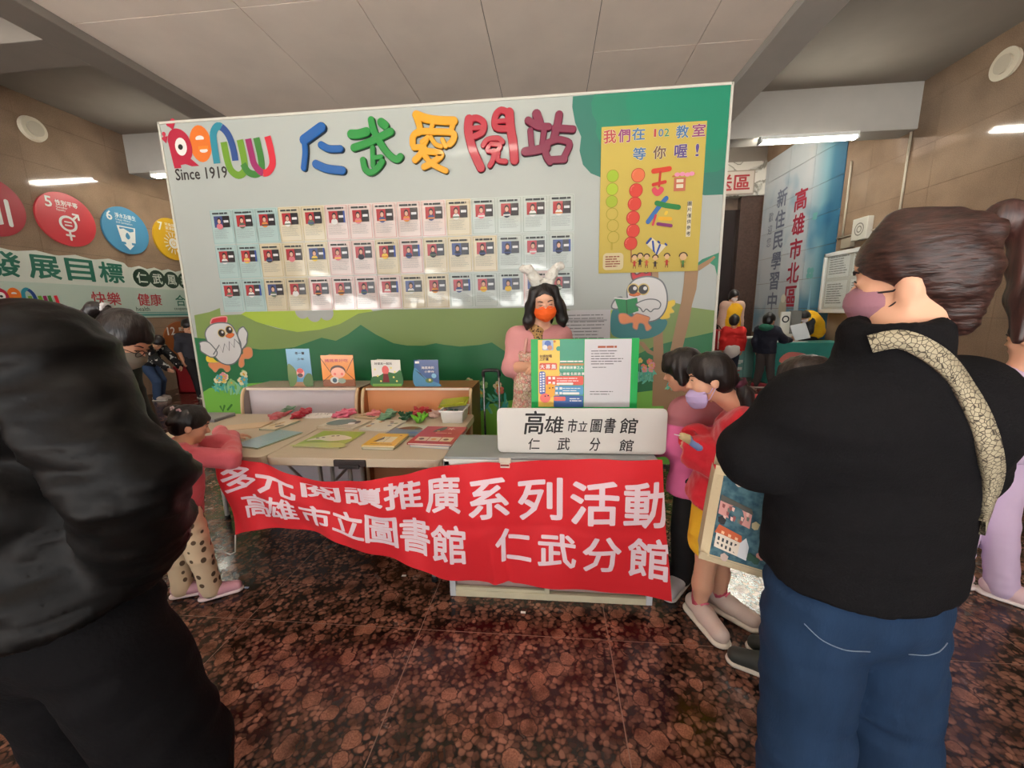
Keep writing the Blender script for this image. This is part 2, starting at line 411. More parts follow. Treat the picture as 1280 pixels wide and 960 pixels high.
# ================= setting =================
XL, XR, YB, YF, ZC = -7.6, 5.5, -4.0, 11.6, 4.65
m_floor = granite_floor(); m_grout = M((132, 100, 84), .7)
m_wallg = granite_wall('wall_granite', (156, 132, 110), (126, 105, 86), .075)
m_paint = M((132, 124, 115), .85, var=.04, vs=3, bump=.05, bs=60)
m_paint2 = M((172, 168, 160), .85, var=.04, vs=3)
m_panel = M((240, 228, 214), .85, var=.05, vs=2.0, bump=.04, bs=80)
m_dark = M((24, 20, 19), .5); m_black = M((14, 14, 15), .5); m_white = M((232, 232, 228), .5)
g = G(); g.box((XL - .3, YB - 2, -.2), (XR + .3, YF + 1.5, -.0012), m_grout); floor = struct(g.obj('floor'))
struct(G().box((-60, YB - 60, -.2), (60, YB - 2, -.01), M((192, 194, 192), .8)).obj('bounce_ground'))  # unseen pale ground, added outside to bounce sunlight up onto the ceiling
def piece(me, name, parent, loc):
    o = bpy.data.objects.new(name, me); COL.objects.link(o); o.parent = parent; o.location = loc; return o
T = .86
def tile_mesh(sx, sy):
    g = G(); g.box((0, 0, -.02), (sx - .004, sy - .004, 0), m_floor, .0008); return g.mesh('tile')
tm = tile_mesh(T, T)
for i in range(-9, 8):
    for j in range(-6, 13):
        x = -.6 + i * T; y = 1.575 + j * T
        if x + T < XL or x > XR - .05 or y > YF + .8: continue
        piece(tm, 'tile', floor, (x, y, 0))
# granite walls of slabs
def slab_wall(name, x, side, y0, y1, sw=1.2, sh=.62):
    g = G(); g.box((x, y0, 0) if side > 0 else (x - .3, y0, 0), (x + .3, y1, ZC + 1.6) if side > 0 else (x, y1, ZC + 1.6), M((70, 56, 48), .6))
    w_ = struct(g.obj(name)); cache = {}
    y = y0
    while y < y1 - .01:
        wy = min(sw, y1 - y); z = 0
        while z < ZC + .9:
            wz = sh
            if (round(wy, 3), wz) not in cache:
                q = G(); q.box((-.012 if side > 0 else 0, .0015, .0015), (0 if side > 0 else .012, wy - .0015, wz - .0015), m_wallg); cache[(round(wy, 3), wz)] = q.mesh('slab')
            piece(cache[(round(wy, 3), wz)], 'slab', w_, (x, y, z)); z += sh
        y += sw
    return w_
wall_left = slab_wall('wall_left', XL, -1, YB, YF)
wall_right = slab_wall('wall_right', XR, 1, YB, YF)
# back wall: marble lintel, dark doorway in the right bay
m_marble = newmat('marble', .25)
mm, nt, b_ = m_marble; v = wcoord(nt); n_ = nt.nodes.new('ShaderNodeTexNoise'); n_.inputs['Scale'].default_value = 1.6; n_.inputs['Detail'].default_value = 8; n_.inputs['Distortion'].default_value = 1.2
nt.links.new(v, n_.inputs[0]); nt.links.new(ramp(nt, n_.outputs[0], [(.44, (205, 200, 190)), (.5, (120, 116, 106)), (.53, (212, 207, 198))]), b_.inputs['Base Color']); m_marble = mm
g = G()
g.box((XL - .3, YF, 0), (3.2, YF + .25, 5.9), M((150, 132, 116), .6)); g.box((XL, YF - .001, 3.98), (3.2, YF, 4.62), m_marble)
wall_back = struct(g.obj('wall_back'))
g = G(); g.box((3.2, YF - .05, 4.24), (5.5, YF + .25, 5.05), m_marble); g.box((3.2, YF, 5.05), (XR, YF + .25, 5.9), m_paint); struct(g.obj('trim_1'))
g = G(); g.box((3.2, YF + .2, 3.93), (5.5, YF + .3, 4.3), M((92, 74, 62), .3, var=.3, vs=6)); g.box((3.2, YF + 1.2, 0), (5.5, YF + 1.3, 5), M((60, 42, 36), .4)); struct(g.obj('wall_recess'))
dr = struct(G().box((3.25, YF + .16, 0), (4.95, YF + .2, 3.95), M((34, 20, 17), .25), .004).obj('door_1'))
G().box((4.08, YF + .14, 0), (4.12, YF + .165, 3.95), M((60, 38, 32), .35)).obj('door_stile', dr)
G().box((4.95, YF + .02, 0), (5.5, YF + .2, 4.24), M((74, 54, 46), .2, var=.2, vs=20)).obj('door_jamb', dr)
# ceiling: middle field of boards, side bays higher, beams
ZB = 4.01; ZM = 4.09; X1, X0, X2, X3 = -4.71, -4.35, 2.17, 2.57
g = G(); g.box((X0 - .01, YB, ZM + .012), (X2 + .01, YF, ZM + .2), M((90, 82, 76), .9)); ceiling = struct(g.obj('ceiling'))
q = {}
for i in range(-3, 4):
    x0 = max(-.597 + (i) * 1.05, X0); x1 = min(-.597 + (i + 1) * 1.05, X2)
    if i == -3: x0 = X0
    if x1 - x0 < .1: continue
    ys = [YB, -1.0, .9, 3.8, 5.7, 7.6, 9.5, YF] if i < 1 else [YB, -1.0, 1.0, 2.9, 4.82, 6.7, 8.6, YF]
    for a, b2 in zip(ys, ys[1:]):
        qq = G(); qq.box((x0 + .003, a + .003, ZM), (x1 - .003, b2 - .003, ZM + .012), m_panel, .0015); o = qq.obj('ceiling_panel', ceiling)
g = G()
g.box((XL - .2, YB, ZC), (X1 + .05, YF, ZC + .15), m_paint); struct(g.obj('ceiling_left_bay'))
g = G(); g.box((X3 - .05, YB, ZC), (XR + .2, 7.5, ZC + .15), m_paint); g.box((X3 - .05, 7.5, 5.42), (XR + .2, YF, 5.6), m_paint2); g.box((X3 - .05, 7.48, ZC), (XR, 7.52, 5.6), m_paint2); struct(g.obj('ceiling_right_bay'))
k = 1
for nm, lo, hi, mt in (('beam', (X1, YB, ZB), (X0, YF, ZC + .1), m_paint), ('beam', (X2, YB, ZB), (X3, YF, ZC + .1), m_paint2),
                       ('beam', (XL, 3.83, ZB), (X1, 4.237, ZC + .05), m_paint), ('beam', (XL, 7.14, ZB), (X1, 7.5, ZC + .05), m_paint2), ('beam', (X3, 7.14, ZB), (XR, 7.5, ZC + .05), m_paint2),
                       ('beam', (X3, 1.2, ZB), (XR, 1.6, ZC + .05), m_paint)):
    k += 1; g = G(); g.box(lo, hi, mt, .008); struct(g.obj('trim_%d' % k))
# entrance side behind the viewer: piers and a header, open to daylight
g = G()
g.box((XL, YB - .4, 3.9), (XR, YB, 5.2), m_paint2)
for x in (XL, -4.6, 2.15, XR - .4): g.box((x, YB - .4, 0), (x + .45, YB, 4.0), m_paint2)
struct(g.obj('wall_entrance'))

# fluorescent battens
def lamp_fixture(x0, x1, y, z, label, power=1):
    t = empty('ceiling_lamp', ((x0 + x1) / 2, y, z), label, 'lamp', 'fluorescent battens under the beams')
    G().box((x0, y - .06, z - .045), (x1, y + .06, z + .015), M((225, 225, 220), .4), .006).obj('housing', t)
    for s in (-.045, .045):
        g = G(); g.tube([(x0 + .03, y + s, z - .062), (x1 - .03, y + s, z - .062)], .016, M((255, 250, 235), .3, emit=26 * power), 10); g.obj('fluorescent_tube', t)
    for x in (x0 + .015, x1 - .015): G().box((x - .015, y - .065, z - .085), (x + .015, y + .065, z - .04), M((230, 230, 226), .4)).obj('lamp_holder', t)
    return t
lamp_fixture(3.2, 4.6, 7.06, 3.97, 'twin fluorescent lamp lit under the far beam, right of the display board', 4)
lamp_fixture(-7.04, -5.7, 7.06, 3.97, 'twin fluorescent lamp under the far beam on the left, seen mirrored in the granite wall', 3)
lamp_fixture(-1.8, -.4, .2, 4.06, 'unseen twin fluorescent lamp added for light on the middle ceiling, above the viewer')  # added out of view, as extra light over the front of the hall
lamp_fixture(3.3, 4.7, 9.4, 5.38, 'unseen twin fluorescent lamp added for light on the high ceiling behind the far right beam', 4)  # hidden by the beam, added to brighten the right rear
lamp_fixture(-6.9, -5.5, 2.2, 4.62, 'twin fluorescent lamp lighting the left bay ceiling')
for (x, sgn, yy, zz, lb) in ((XL, 1, 5.79, 4.2, 'round cream smoke detector high on the left granite wall'), (XR, -1, 5.97, 4.25, 'round cream smoke detector high on the right granite wall')):
    t = empty('smoke_detector', (x + sgn * .012, yy, zz), lb, 'detector')
    g = G(); R90 = Matrix.Rotation(math.radians(90), 4, 'Y')
    bm = bmesh.new(); bmesh.ops.create_cone(bm, segments=32, radius1=.17, radius2=.155, depth=.05, cap_ends=True)
    bmesh.ops.transform(bm, matrix=Matrix.Translation((x + sgn * .037, yy, zz)) @ R90, verts=bm.verts); g.bm(bm, M((214, 204, 182), .5)); g.obj('base', t)
    g = G(); bm = bmesh.new(); bmesh.ops.create_cone(bm, segments=32, radius1=.1, radius2=.1, depth=.03, cap_ends=True)
    bmesh.ops.transform(bm, matrix=Matrix.Translation((x + sgn * .07, yy, zz)) @ R90, verts=bm.verts); g.bm(bm, M((190, 180, 160), .5)); g.obj('sensor', t)

# ---- wall signs on the left wall ----
WX = XL + .0125
def wart(y, z, lift=.001): return Art((WX + .008, y, z), (0, 1, 0), (0, 0, 1), lift)
W_ = M((228, 226, 220), .5)
def disc(y, col, label, fn):
    t = empty('round_sign', (WX, y, 2.975), label, 'sign', 'round goal signs on the left wall')
    bm = bmesh.new(); bmesh.ops.create_cone(bm, segments=48, radius1=.4, radius2=.4, depth=.03, cap_ends=True)
    bmesh.ops.transform(bm, matrix=Matrix.Translation((WX + .015, y, 2.975)) @ Matrix.Rotation(math.radians(90), 4, 'Y'), verts=bm.verts)
    G().bm(bm, M(col, .4)).obj('disc', t)
    a = Art((WX + .031, y, 2.975), (0, 1, 0), (0, 0, 1), .001); a.N = Vector((1, 0, 0)); fn(a); a.obj('print', t)
# left wall is looked at from +x: its right-hand direction is +y
def s4(a):
    a.text('4', -.3, .16, .12, W_, bold=.03); a.text('優質教育', -.2, .19, .085, W_, width=.3, bold=.02); a.text('Quality Education', -.2, .14, .03, W_, width=.25)
    a.poly([(-.3, -.2), (-.02, -.26), (-.02, .02), (-.3, .08)], W_); a.poly([(.02, -.26), (.12, -.22), (.12, .06), (.02, .02)], W_); a.line([(.2, .1), (.2, -.22)], .05, W_)
def s5(a):
    a.text('5', -.25, .15, .15, W_, bold=.03); a.text('性別平等', -.12, .2, .08, W_, width=.3, bold=.02); a.text('Gender', -.12, .155, .035, W_); a.text('Equality', -.12, .11, .035, W_)
    a.ring(0, -.06, .105, .035, W_); a.rect(-.05, -.045, .05, -.025, W_); a.rect(-.05, -.095, .05, -.075, W_)
    a.line([(.07, .01), (.15, .09)], .03, W_); a.line([(.09, .1), (.16, .1), (.16, .03)], .03, W_); a.line([(0, -.17), (0, -.3)], .03, W_); a.line([(-.05, -.235), (.05, -.235)], .03, W_)
def s6(a):
    a.text('6', -.3, .14, .15, W_, bold=.03); a.text('淨水及衛生', -.16, .2, .08, W_, width=.36, bold=.02); a.text('Clean Water', -.16, .155, .035, W_); a.text('and Sanitation', -.16, .11, .035, W_)
    a.poly([(-.16, .07), (.16, .07), (.12, -.2), (.05, -.2), (.05, -.24), (.09, -.24), (0, -.33), (-.09, -.24), (-.05, -.24), (-.05, -.2), (-.12, -.2)], W_)
    B_ = M((78, 142, 178), .4); a.poly([(-.125, .05), (.125, .05), (.12, 0), (.05, -.02), (-.05, .03), (-.12, .01)], B_, 2); a.poly(spl([(0, -.03), (.04, -.1), (0, -.15), (-.04, -.1)]), B_, 2)
def s7(a):
    a.text('7', -.28, .14, .15, W_, bold=.03); a.text('可負擔的', -.13, .24, .06, W_, width=.28, bold=.02); a.text('潔淨能源', -.13, .17, .06, W_, width=.28, bold=.02); a.text('Affordable and Clean', -.13, .12, .03, W_, width=.26)
    a.circ(0, -.08, .1, W_); Y_ = M((214, 168, 40), .4)
    for k in range(16): t = k * math.pi / 8; a.line([(.13 * math.cos(t), -.08 + .13 * math.sin(t)), (.2 * math.cos(t), -.08 + .2 * math.sin(t))], .018, W_)
    a.ring(0, -.08, .045, .012, Y_, 2, a0=120, a1=420); a.line([(0, -.02), (0, -.08)], .012, Y_, 2)
disc(5.07, (160, 40, 50), 'crimson round sign with white book and pencil, number 4', s4)
disc(5.98, (196, 52, 60), 'red round sign with white equality symbol, number 5', s5)
disc(6.88, (78, 142, 178), 'blue round sign with white water glass, number 6', s6)
disc(7.78, (214, 168, 40), 'yellow round sign with white sun, number 7', s7)
def s12(a):
    a.text('12', -.3, .14, .15, W_, bold=.03); a.text('責任消費', -.05, .2, .08, W_, width=.3, bold=.02); a.ring(0, -.06, .14, .04, W_, a0=30, a1=330)
    a.poly([(.08, .05), (.2, .05), (.14, -.06)], W_)
def s13(a): a.text('13', -.3, .14, .15, W_, bold=.03); a.circ(0, -.05, .17, W_, r2=.1); a.circ(0, -.05, .08, M((60, 92, 60), .4), 2)
def disc2(y, z, col, label, fn):
    t = empty('round_sign', (WX, y, z), label, 'sign', 'round goal signs on the left wall')
    bm = bmesh.new(); bmesh.ops.create_cone(bm, segments=48, radius1=.4, radius2=.4, depth=.03, cap_ends=True)
    bmesh.ops.transform(bm, matrix=Matrix.Translation((WX + .015, y, z)) @ Matrix.Rotation(math.radians(90), 4, 'Y'), verts=bm.verts)
    G().bm(bm, M(col, .4)).obj('disc', t); a = Art((WX + .031, y, z), (0, 1, 0), (0, 0, 1), .001); a.N = Vector((1, 0, 0)); fn(a); a.obj('print', t)
disc2(7.62, .95, (150, 84, 40), 'brown round sign numbered 12 low on the left wall', s12)
disc2(6.6, .9, (60, 92, 60), 'dark green round sign low on the left wall', s13)

# banner board with scalloped title above
t = empty('wall_banner', (WX, 6.2, 1.5), 'pale green school banner with green Chinese title on the left wall', 'banner')
y0, y1 = 3.6, 8.6
G().box((WX, y0, 1.44), (WX + .02, y1, 1.98), M((182, 198, 184), .5), .003).obj('banner_panel', t)
a = Art((WX + .021, y0, 1.44), (0, 1, 0), (0, 0, 1), .001)
gr = M((34, 104, 84), .5); dg = M((38, 62, 46), .5); rd = M((172, 44, 52), .5)
a.rect(0, .03, 5, .07, M((90, 150, 140), .5)); a.rect(0, .085, 5, .1, M((90, 150, 140), .5))
def renwu(a, u, v, s, l=1, soft_=1.0):
    c = lambda *q: M(q, .45)
    cr, og, tl, nv, gn, g2, rd2, mg = c(190, 24, 60), c(236, 120, 36), c(40, 140, 160), c(40, 76, 140), c(112, 160, 40), c(60, 130, 50), c(220, 40, 60), c(160, 36, 100)
    P = lambda x, y: (u + (x - 130) * s, v + (566 - y) * s)
    W = 62 * s
    # e first, R overlaps it, then n, u, u
    a.circ(*P(447, 370), 108 * s, og, l, r2=156 * s); a.circ(*P(447, 325), 42 * s, c(236, 232, 226), l + 1, r2=24 * s); a.rect(*P(395, 372), *P(520, 336), og, l + 2)
    a.circ(*P(470, 428), 40 * s, c(236, 232, 226), l + 1, r2=18 * s); a.rect(*P(420, 418), *P(520, 390), c(240, 140, 40), l + 2)
    a.poly([P(*q) for q in spl([(128, 330), (150, 265), (210, 230), (280, 245), (335, 300), (360, 390), (350, 460), (330, 490)], False, 4)] + [P(405, 556), P(330, 556), P(270, 535), P(220, 540), P(222, 565), P(152, 566)], cr, l + 3)
    a.circ(*P(252, 385), 58 * s, c(240, 238, 232), l + 4, r2=76 * s); a.circ(*P(247, 388), 24 * s, c(30, 30, 28), l + 5)
    n = [P(*q) for q in spl([(585, 545), (582, 400), (590, 290), (645, 235), (705, 270), (745, 340), (765, 440), (770, 530)], False, 4)]
    h = len(n) // 2
    a.line(n[:h + 1], 66 * s, tl, l + 4, cap=False); a.line(n[h:], 62 * s, nv, l + 4.2, cap=False)
    q = [P(*q) for q in spl([(678, 368), (690, 520), (715, 610), (780, 655), (845, 620), (855, 520), (838, 358)], False, 4)]
    a.line(q, 64 * s, gn, l + 3, cap=False)
    q = [P(*q) for q in spl([(920, 355), (935, 480), (950, 570), (1010, 640), (1075, 640), (1128, 570), (1125, 450), (1108, 345)], False, 4)]
    q2 = [P(*q) for q in spl([(840, 560), (880, 630), (950, 655), (1010, 620), (1020, 520), (1000, 350)], False, 4)]
    a.line(q2, 62 * s, g2, l + 4, cap=False); k = int(len(q) * .45); a.line(q[:k + 1], 60 * s, mg, l + 5, cap=False); a.line(q[k:], 62 * s, rd2, l + 5.2, cap=False)
    # comb hearts
    for cx, cy, r, ro in ((185, 190, 34, .35), (100, 300, 26, 1.6)):
        for d in (-.7, .7): a.circ(*P(cx + d * r * math.cos(ro) , cy - 12 - d * r * math.sin(ro)), r * .75 * s, cr, l + 3, n=12)
        a.poly([P(cx - r * 1.4, cy), P(cx + r * 1.4, cy - 12), P(cx + 10, cy + 52)], cr, l + 3)
renwu(a, 1.3, .2, .00072)
for i, (ch, en, cc) in enumerate((('快樂', 'happiness', rd), ('健康', 'health', rd), ('合作', 'cooperation', gr), ('創新', 'innovation', M((60, 60, 80), .5)))):
    yy = 2.5 + i * .76; a.text(ch, yy, .22, .22, cc, width=.46, bold=.015); a.text(en, yy - .06, .12, .075, dg, bold=.01)
a.obj('lettering', t)
# scalloped title plate
g = G(); tb = Art((WX + .012, y0, 1.98), (0, 1, 0), (0, 0, 1), .001)
lt = M((205, 208, 196), .5)
plate = [(0, 0)]; x = 0
tops = [(.55 + i * .56, .42) for i in range(0, 5)]
pl = [(5, 0), (5, .3)]
for i in range(6): c0 = 4.86 - i * .29; pl += [(c0 + .14, .36), (c0, .4), (c0 - .14, .36)]
pl += [(3.2, .36), (3.15, .42)]
for i in range(5): c0 = 2.9 - i * .5; pl += [(c0 + .22, .43), (c0, .47), (c0 - .22, .43)]
pl += [(0, .44), (0, 0)]
G().prism([(y0 + p, 1.98 + q_) for p, q_ in pl], WX, WX + .012, lt, 'yz').obj('title_plate', t)
for i, ch in enumerate('永續發展目標'): tb.text(ch, .36 + i * .47, .07, .33, gr, 1, width=.38, bold=.035)
for i in range(7): tb.circ(3.42 + i * .3, .19, .165, dg, 1)
for i, ch in enumerate('仁武風華綠世界'): tb.text(ch, 3.42 + i * .3, .19, .19, lt, 2, width=.19, bold=.025, center=True)
tb.obj('title_lettering', t)

# ---- right wall: long blue banner, notice case, conduits, sockets ----
RX = XR - .0125
t = empty('wall_mural_banner', (RX, 10, .8), 'tall blue and white printed banner with red vertical Chinese characters on the right wall', 'banner')
m_ban, nt, b_ = newmat('banner_print', .45); v = wcoord(nt, (1, 1, 1)); n_ = nt.nodes.new('ShaderNodeTexNoise'); n_.inputs['Scale'].default_value = .55; n_.inputs['Detail'].default_value = 3
nt.links.new(v, n_.inputs[0]); sep = nt.nodes.new('ShaderNodeSeparateXYZ'); nt.links.new(v, sep.inputs[0])
mr = nt.nodes.new('ShaderNodeMapRange'); mr.inputs[1].default_value = 11.4; mr.inputs[2].default_value = 8.6; nt.links.new(sep.outputs[1], mr.inputs[0])
c1 = ramp(nt, n_.outputs[0], [(.38, (128, 176, 200)), (.46, (214, 222, 224)), (.6, (226, 228, 228))])
c2 = ramp(nt, mr.outputs[0], [(.62, (225, 226, 228)), (.8, (150, 196, 210)), (.88, (76, 140, 168)), (1, (50, 110, 146))])
nt.links.new(mixc(nt, 1.0, c1, c2, 'MULTIPLY'), b_.inputs['Base Color'])
z0b, z1b = .75, 5.0
slabs = G(); yy = 8.62
while yy < 11.5:
    zz = z0b; wy = min(.93, 11.55 - yy)
    while zz < z1b: hz = min(.62, z1b - zz); slabs.box((RX - .012, yy + .004, zz + .004), (RX, yy + wy - .004, zz + hz - .004), m_ban); zz += .62
    yy += .93
slabs.obj('banner_panel', t)
a = Art((RX - .013, 11.5, 0), (0, -1, 0), (0, 0, 1), .001)
red = M((168, 40, 62), .5); gy = M((110, 116, 134), .5); ou = M((226, 226, 226), .5)
for i, ch in enumerate('高雄市北區'): a.text(ch, 1.58, 3.72 - i * .52, .44, red, 2, width=.44, bold=.03, center=True)
for i, ch in enumerate('新住民學習中心'): a.text(ch, .82, 3.95 - i * .48, .4, gy, 2, width=.4, bold=.03, center=True)
for i, ch in enumerate('歡迎您'): a.text(ch, .4, 3.6 - i * .3, .22, gy, 2, width=.2, bold=.0, center=True)
for (u, v_, r) in ((2.15, 3.25, .07), (2.2, 2.1, .11)):
    for k in range(4): th = k * math.pi / 2 + .7; a.circ(u + r * .7 * math.cos(th), v_ + r * .7 * math.sin(th), r * .55, M((110, 176, 170), .5), 1)
a.poly([(1.75, .8), (1.75, 1.7), (1.82, 2.0), (1.9, 1.7), (1.95, .8)], M((206, 222, 224), .5), 1); a.poly([(2.2, .8), (2.28, 1.9), (2.36, .8)], M((150, 196, 214), .5), 1)
a.circ(1.3, 1.35, .16, M((196, 192, 170), .5), 1, r2=.24); a.circ(1.3, 1.6, .1, M((226, 220, 200), .5), 2)
a.obj('lettering', t)
t = empty('notice_case', (RX, 8.2, 1.2), 'white framed glass notice case on the right wall behind the bending volunteer', 'notice case')
yA, yB_, zA, zB_ = 6.7, 8.78, 1.28, 2.42
G().box((RX - .06, yA, zA), (RX - .02, yB_, zB_), M((200, 196, 186), .7)).obj('back_panel', t)
g = G()
for lo, hi in (((yA, zA), (yB_, zA + .07)), ((yA, zB_ - .07), (yB_, zB_)), ((yA, zA), (yA + .06, zB_)), ((yB_ - .06, zA), (yB_, zB_))): g.box((RX - .1, lo[0], lo[1]), (RX - .0, hi[0], hi[1]), M((226, 226, 222), .35), .006)
g.obj('frame', t)
for k in range(6):
    a = Art((RX - .066, yB_ - .12 - (k % 3) * .65, zA + .12 + (k // 3) * .55), (0, -1, 0), (0, 0, 1)); a.rect(0, 0, .56, .48, M((222, 222, 216), .6), 0); a.lines(.03, .05, .53, .44, 9, M((120, 120, 116), .6), 1, seed=k); a.obj('notice_sheet', t)
m_glass = M((210, 220, 220), .03, alpha=.14)
G().box((RX - .09, yA + .05, zA + .06), (RX - .086, yB_ - .05, zB_ - .06), m_glass).obj('glass_pane', t)
for i, (yy, z0, z1) in enumerate(((8.45, 2.7, 4.0), (7.22, 2.7, 4.0))):
    t = G().tube([(RX - .02, yy, z0), (RX - .02, yy, z1)], .016, M((200, 190, 170), .4), 8).obj('conduit', None, ('cream conduit pipe running up the right wall beside the blue banner', 'cream conduit pipe on the right wall under the beam end')[i], 'pipe', 'conduit pipes on the right wall')
G().tube([(RX - .02, 8.6, 2.68), (RX - .02, 7.3, 2.68)], .012, M((200, 190, 170), .4), 8).obj('conduit', None, 'thin horizontal cream conduit above the notice case', 'pipe', 'conduit pipes on the right wall')
t = empty('wall_box', (RX, 8.0, 2.7), 'small white louvred electrical box above the notice case', 'electrical box')
G().box((RX - .1, 7.75, 2.55), (RX, 8.1, 2.92), M((200, 196, 184), .5), .01).obj('housing', t)
a = Art((RX - .101, 8.1, 2.55), (0, -1, 0), (0, 0, 1)); a.ring(.175, .18, .1, .02, M((120, 116, 108), .5)); a.ring(.175, .18, .05, .02, M((120, 116, 108), .5)); a.obj('louvre', t)
G().box((RX - .08, 8.13, 2.46), (RX, 8.38, 2.64), M((150, 140, 122), .5), .01).obj('junction_box', None, 'small beige junction box beside the conduit pipe', 'electrical box')
# sign over the doorway
t = empty('door_sign', (4.6, YF - .1, 4.5), 'pale rectangular sign with red brush characters above the dark doorway', 'sign')
G().box((3.6, YF - .1, 4.26), (5.19, YF - .06, 4.84), M((150, 138, 126), .5), .004).obj('frame', t)
G().box((3.63, YF - .105, 4.29), (5.16, YF - .1, 4.81), M((196, 184, 172), .5)).obj('panel', t)
a = Art((3.63, YF - .106, 4.29), (1, 0, 0), (0, 0, 1)); a.text('接送區', .14, .07, .38, M((160, 36, 44), .5), width=1.3, bold=.03); a.obj('lettering', t)
# ================= the display board =================
_M = M
def M(c, *a, **k): return _M(tuple(int(round(v * .89)) for v in c), *a, **k)
BY = 3.6; BX0, BX1, BZ0, BZ1 = -3.44, 1.39, .03, 3.13
board = empty('display_board', (-1, BY, 0), 'large white mural display board with colourful Chinese title behind the tables', 'board')
m_bw = _M((162, 168, 162), .42, var=.02, vs=1.5, coat=.15)
G().box((BX0, BY, BZ0), (BX1, BY + .035, BZ1), m_bw).obj('panel', board)
mfr = M((216, 214, 200), .4)
for nm, lo, hi in (('frame_strip', (BX0 - .015, BY - .008, BZ1 - .005), (BX1 + .015, BY + .045, BZ1 + .015)), ('frame_strip', (BX0 - .02, BY - .008, BZ0), (BX0, BY + .045, BZ1 + .015)), ('frame_strip', (BX1, BY - .008, BZ0), (BX1 + .02, BY + .045, BZ1 + .015))):
    G().box(lo, hi, mfr, .002).obj(nm, board)
for x in (-3.0, -1.0, .9): G().box((x - .03, BY + .04, 0), (x + .03, BY + .5, .05), M((120, 120, 118), .4)).obj('foot', board); G().box((x - .03, BY + .04, 0), (x + .03, BY + .08, 2.6), M((120, 120, 118), .4)).obj('upright', board)
A0 = lambda: Art((0, BY, 0), (1, 0, 0), (0, 0, 1), .0008)
def clampx(p): return [(min(max(x, BX0 + .001), BX1 - .001), min(max(z, BZ0 + .001), BZ1 - .006)) for x, z in p]
# hills and ground
lime = M((176, 204, 60), .45); olive = M((132, 158, 82), .45); dgreen = M((22, 120, 66), .45); grass = M((128, 204, 76), .45); cloud = M((180, 184, 178), .42)
def BPl(name, pts, m, l, smooth=False):
    a = A0(); a.poly(clampx(spl(pts, True, 4) if smooth else pts), m, l); return a.obj(name, board)
BPl('painted_lime_hill', [(-2.969,1.436),(-2.846,1.493),(-2.124,1.538),(-1.664,1.5),(-1.593,1.441),(-1.909,1.351),(-2.153,1.273),(-2.375,1.276),(-2.625,1.34)], lime, 1)
top = spl([(-3.406,1.443),(-3.243,1.47),(-3.12,1.513)], False, 3)
BPl('painted_olive_hill', [(-3.403,1.458),(-3.24,1.485),(-3.127,1.521),(-3.13,1.453),(-2.916,1.457),(-2.78,1.387),(-2.586,1.324),(-2.375,1.284),(-2.15,1.303),(-1.948,1.352),(-1.761,1.444),(-1.514,1.476),(-0.917,1.472),(-0.337,1.468),(0.086,1.467),(0.315,1.401),(0.433,1.364),(0.603,1.402),(0.77,1.481),(0.968,1.51),(1.102,1.474),(1.183,1.446),(1.433,1.414),(1.482,1.198),(1.534,0.491),(-3.622,0.117)], olive, 2)
BPl('painted_dark_hill', [(-3.466,1.245),(-3.284,1.227),(-3.056,1.193),(-2.882,1.138),(-2.769,1.121),(-2.572,1.127),(-2.424,1.141),(-2.282,1.185),(-2.142,1.228),(-2.003,1.197),(-1.88,1.255),(-1.747,1.342),(-1.609,1.251),(-1.446,1.168),(-1.31,1.144),(-1.158,1.143),(-1.044,1.164),(-0.962,1.148),(-0.821,1.132),(-0.636,1.145),(-0.525,1.165),(-0.345,1.04),(-0.201,0.93),(0.231,0.855),(0.513,0.926),(0.92,1.121),(1.119,1.175),(1.251,1.201),(1.479,1.232),(1.556,0.193),(-3.622,0.117)], dgreen, 3)
BPl('painted_grass', [(-3.562,0.705),(-3.365,0.745),(-3.035,0.785),(-2.781,0.801),(-2.661,0.769),(-2.389,0.626),(-1.997,0.467),(-0.657,0.515),(-0.563,0.592),(-0.353,0.631),(0.088,0.632),(0.66,0.693),(0.799,0.708),(1.075,0.744),(1.286,0.636),(1.521,0.672),(1.602,-0.428),(-3.748,-0.597)], grass, 4)
a = A0(); 
for p in ([(-3.203,0.525),(-3.153,0.575)], [(-3.276,0.558),(-3.258,0.509),(-3.231,0.566)], [(-0.965,0.474),(-0.916,0.537)]): a.line(p, .02, M((60, 130, 40), .5), 5)
a.obj('painted_grass_tuft', board)
a = A0()
for x, z, r in ([(-2.304,1.476),(-2.189,1.444),(-2.07,1.457),(-2.222,1.496),(-2.114,1.487)][i] + (.07,) for i in range(5)): a.circ(x, z, r, cloud, 3)
a.obj('painted_cloud', board)
# trees
trunk = M((168, 132, 90), .45)
BPl('painted_tree_canopy', [(0.183,3.121),(0.178,3.045),(0.202,2.929),(0.252,2.823),(0.24,2.719),(0.269,2.612),(0.334,2.543),(0.411,2.51),(0.856,2.438),(1.246,2.335),(1.389,2.335),(1.44,2.464),(1.4,3.142),(0.691,3.126)], M((44, 122, 104), .45), 3)
BPl('painted_tree_leaves', [(0.351,3.123),(0.328,3.062),(0.337,2.985),(0.376,2.919),(0.367,2.855),(0.406,2.75),(0.711,2.604),(1.235,2.506),(1.329,2.508),(1.387,2.538),(1.433,2.721),(1.4,3.142)], M((32, 136, 104), .45), 4)
BPl('painted_tree_crown', [(0.617,3.121),(0.596,3.07),(0.607,3.007),(0.636,2.955),(0.635,2.866),(0.733,2.732),(1.224,2.674),(1.318,2.666),(1.382,2.692),(1.43,2.846),(1.407,3.141)], M((6, 140, 104), .45), 5)
a = A0()
a.poly(clampx([(1.123,1.759),(1.236,1.783),(1.228,1.593),(1.201,1.469),(1.188,1.344),(1.162,1.202),(1.141,1.087),(1.138,0.881),(1.198,0.581),(1.025,0.58),(1.043,1.088),(1.079,1.317),(1.111,1.499),(1.122,1.65)]), trunk, 5)
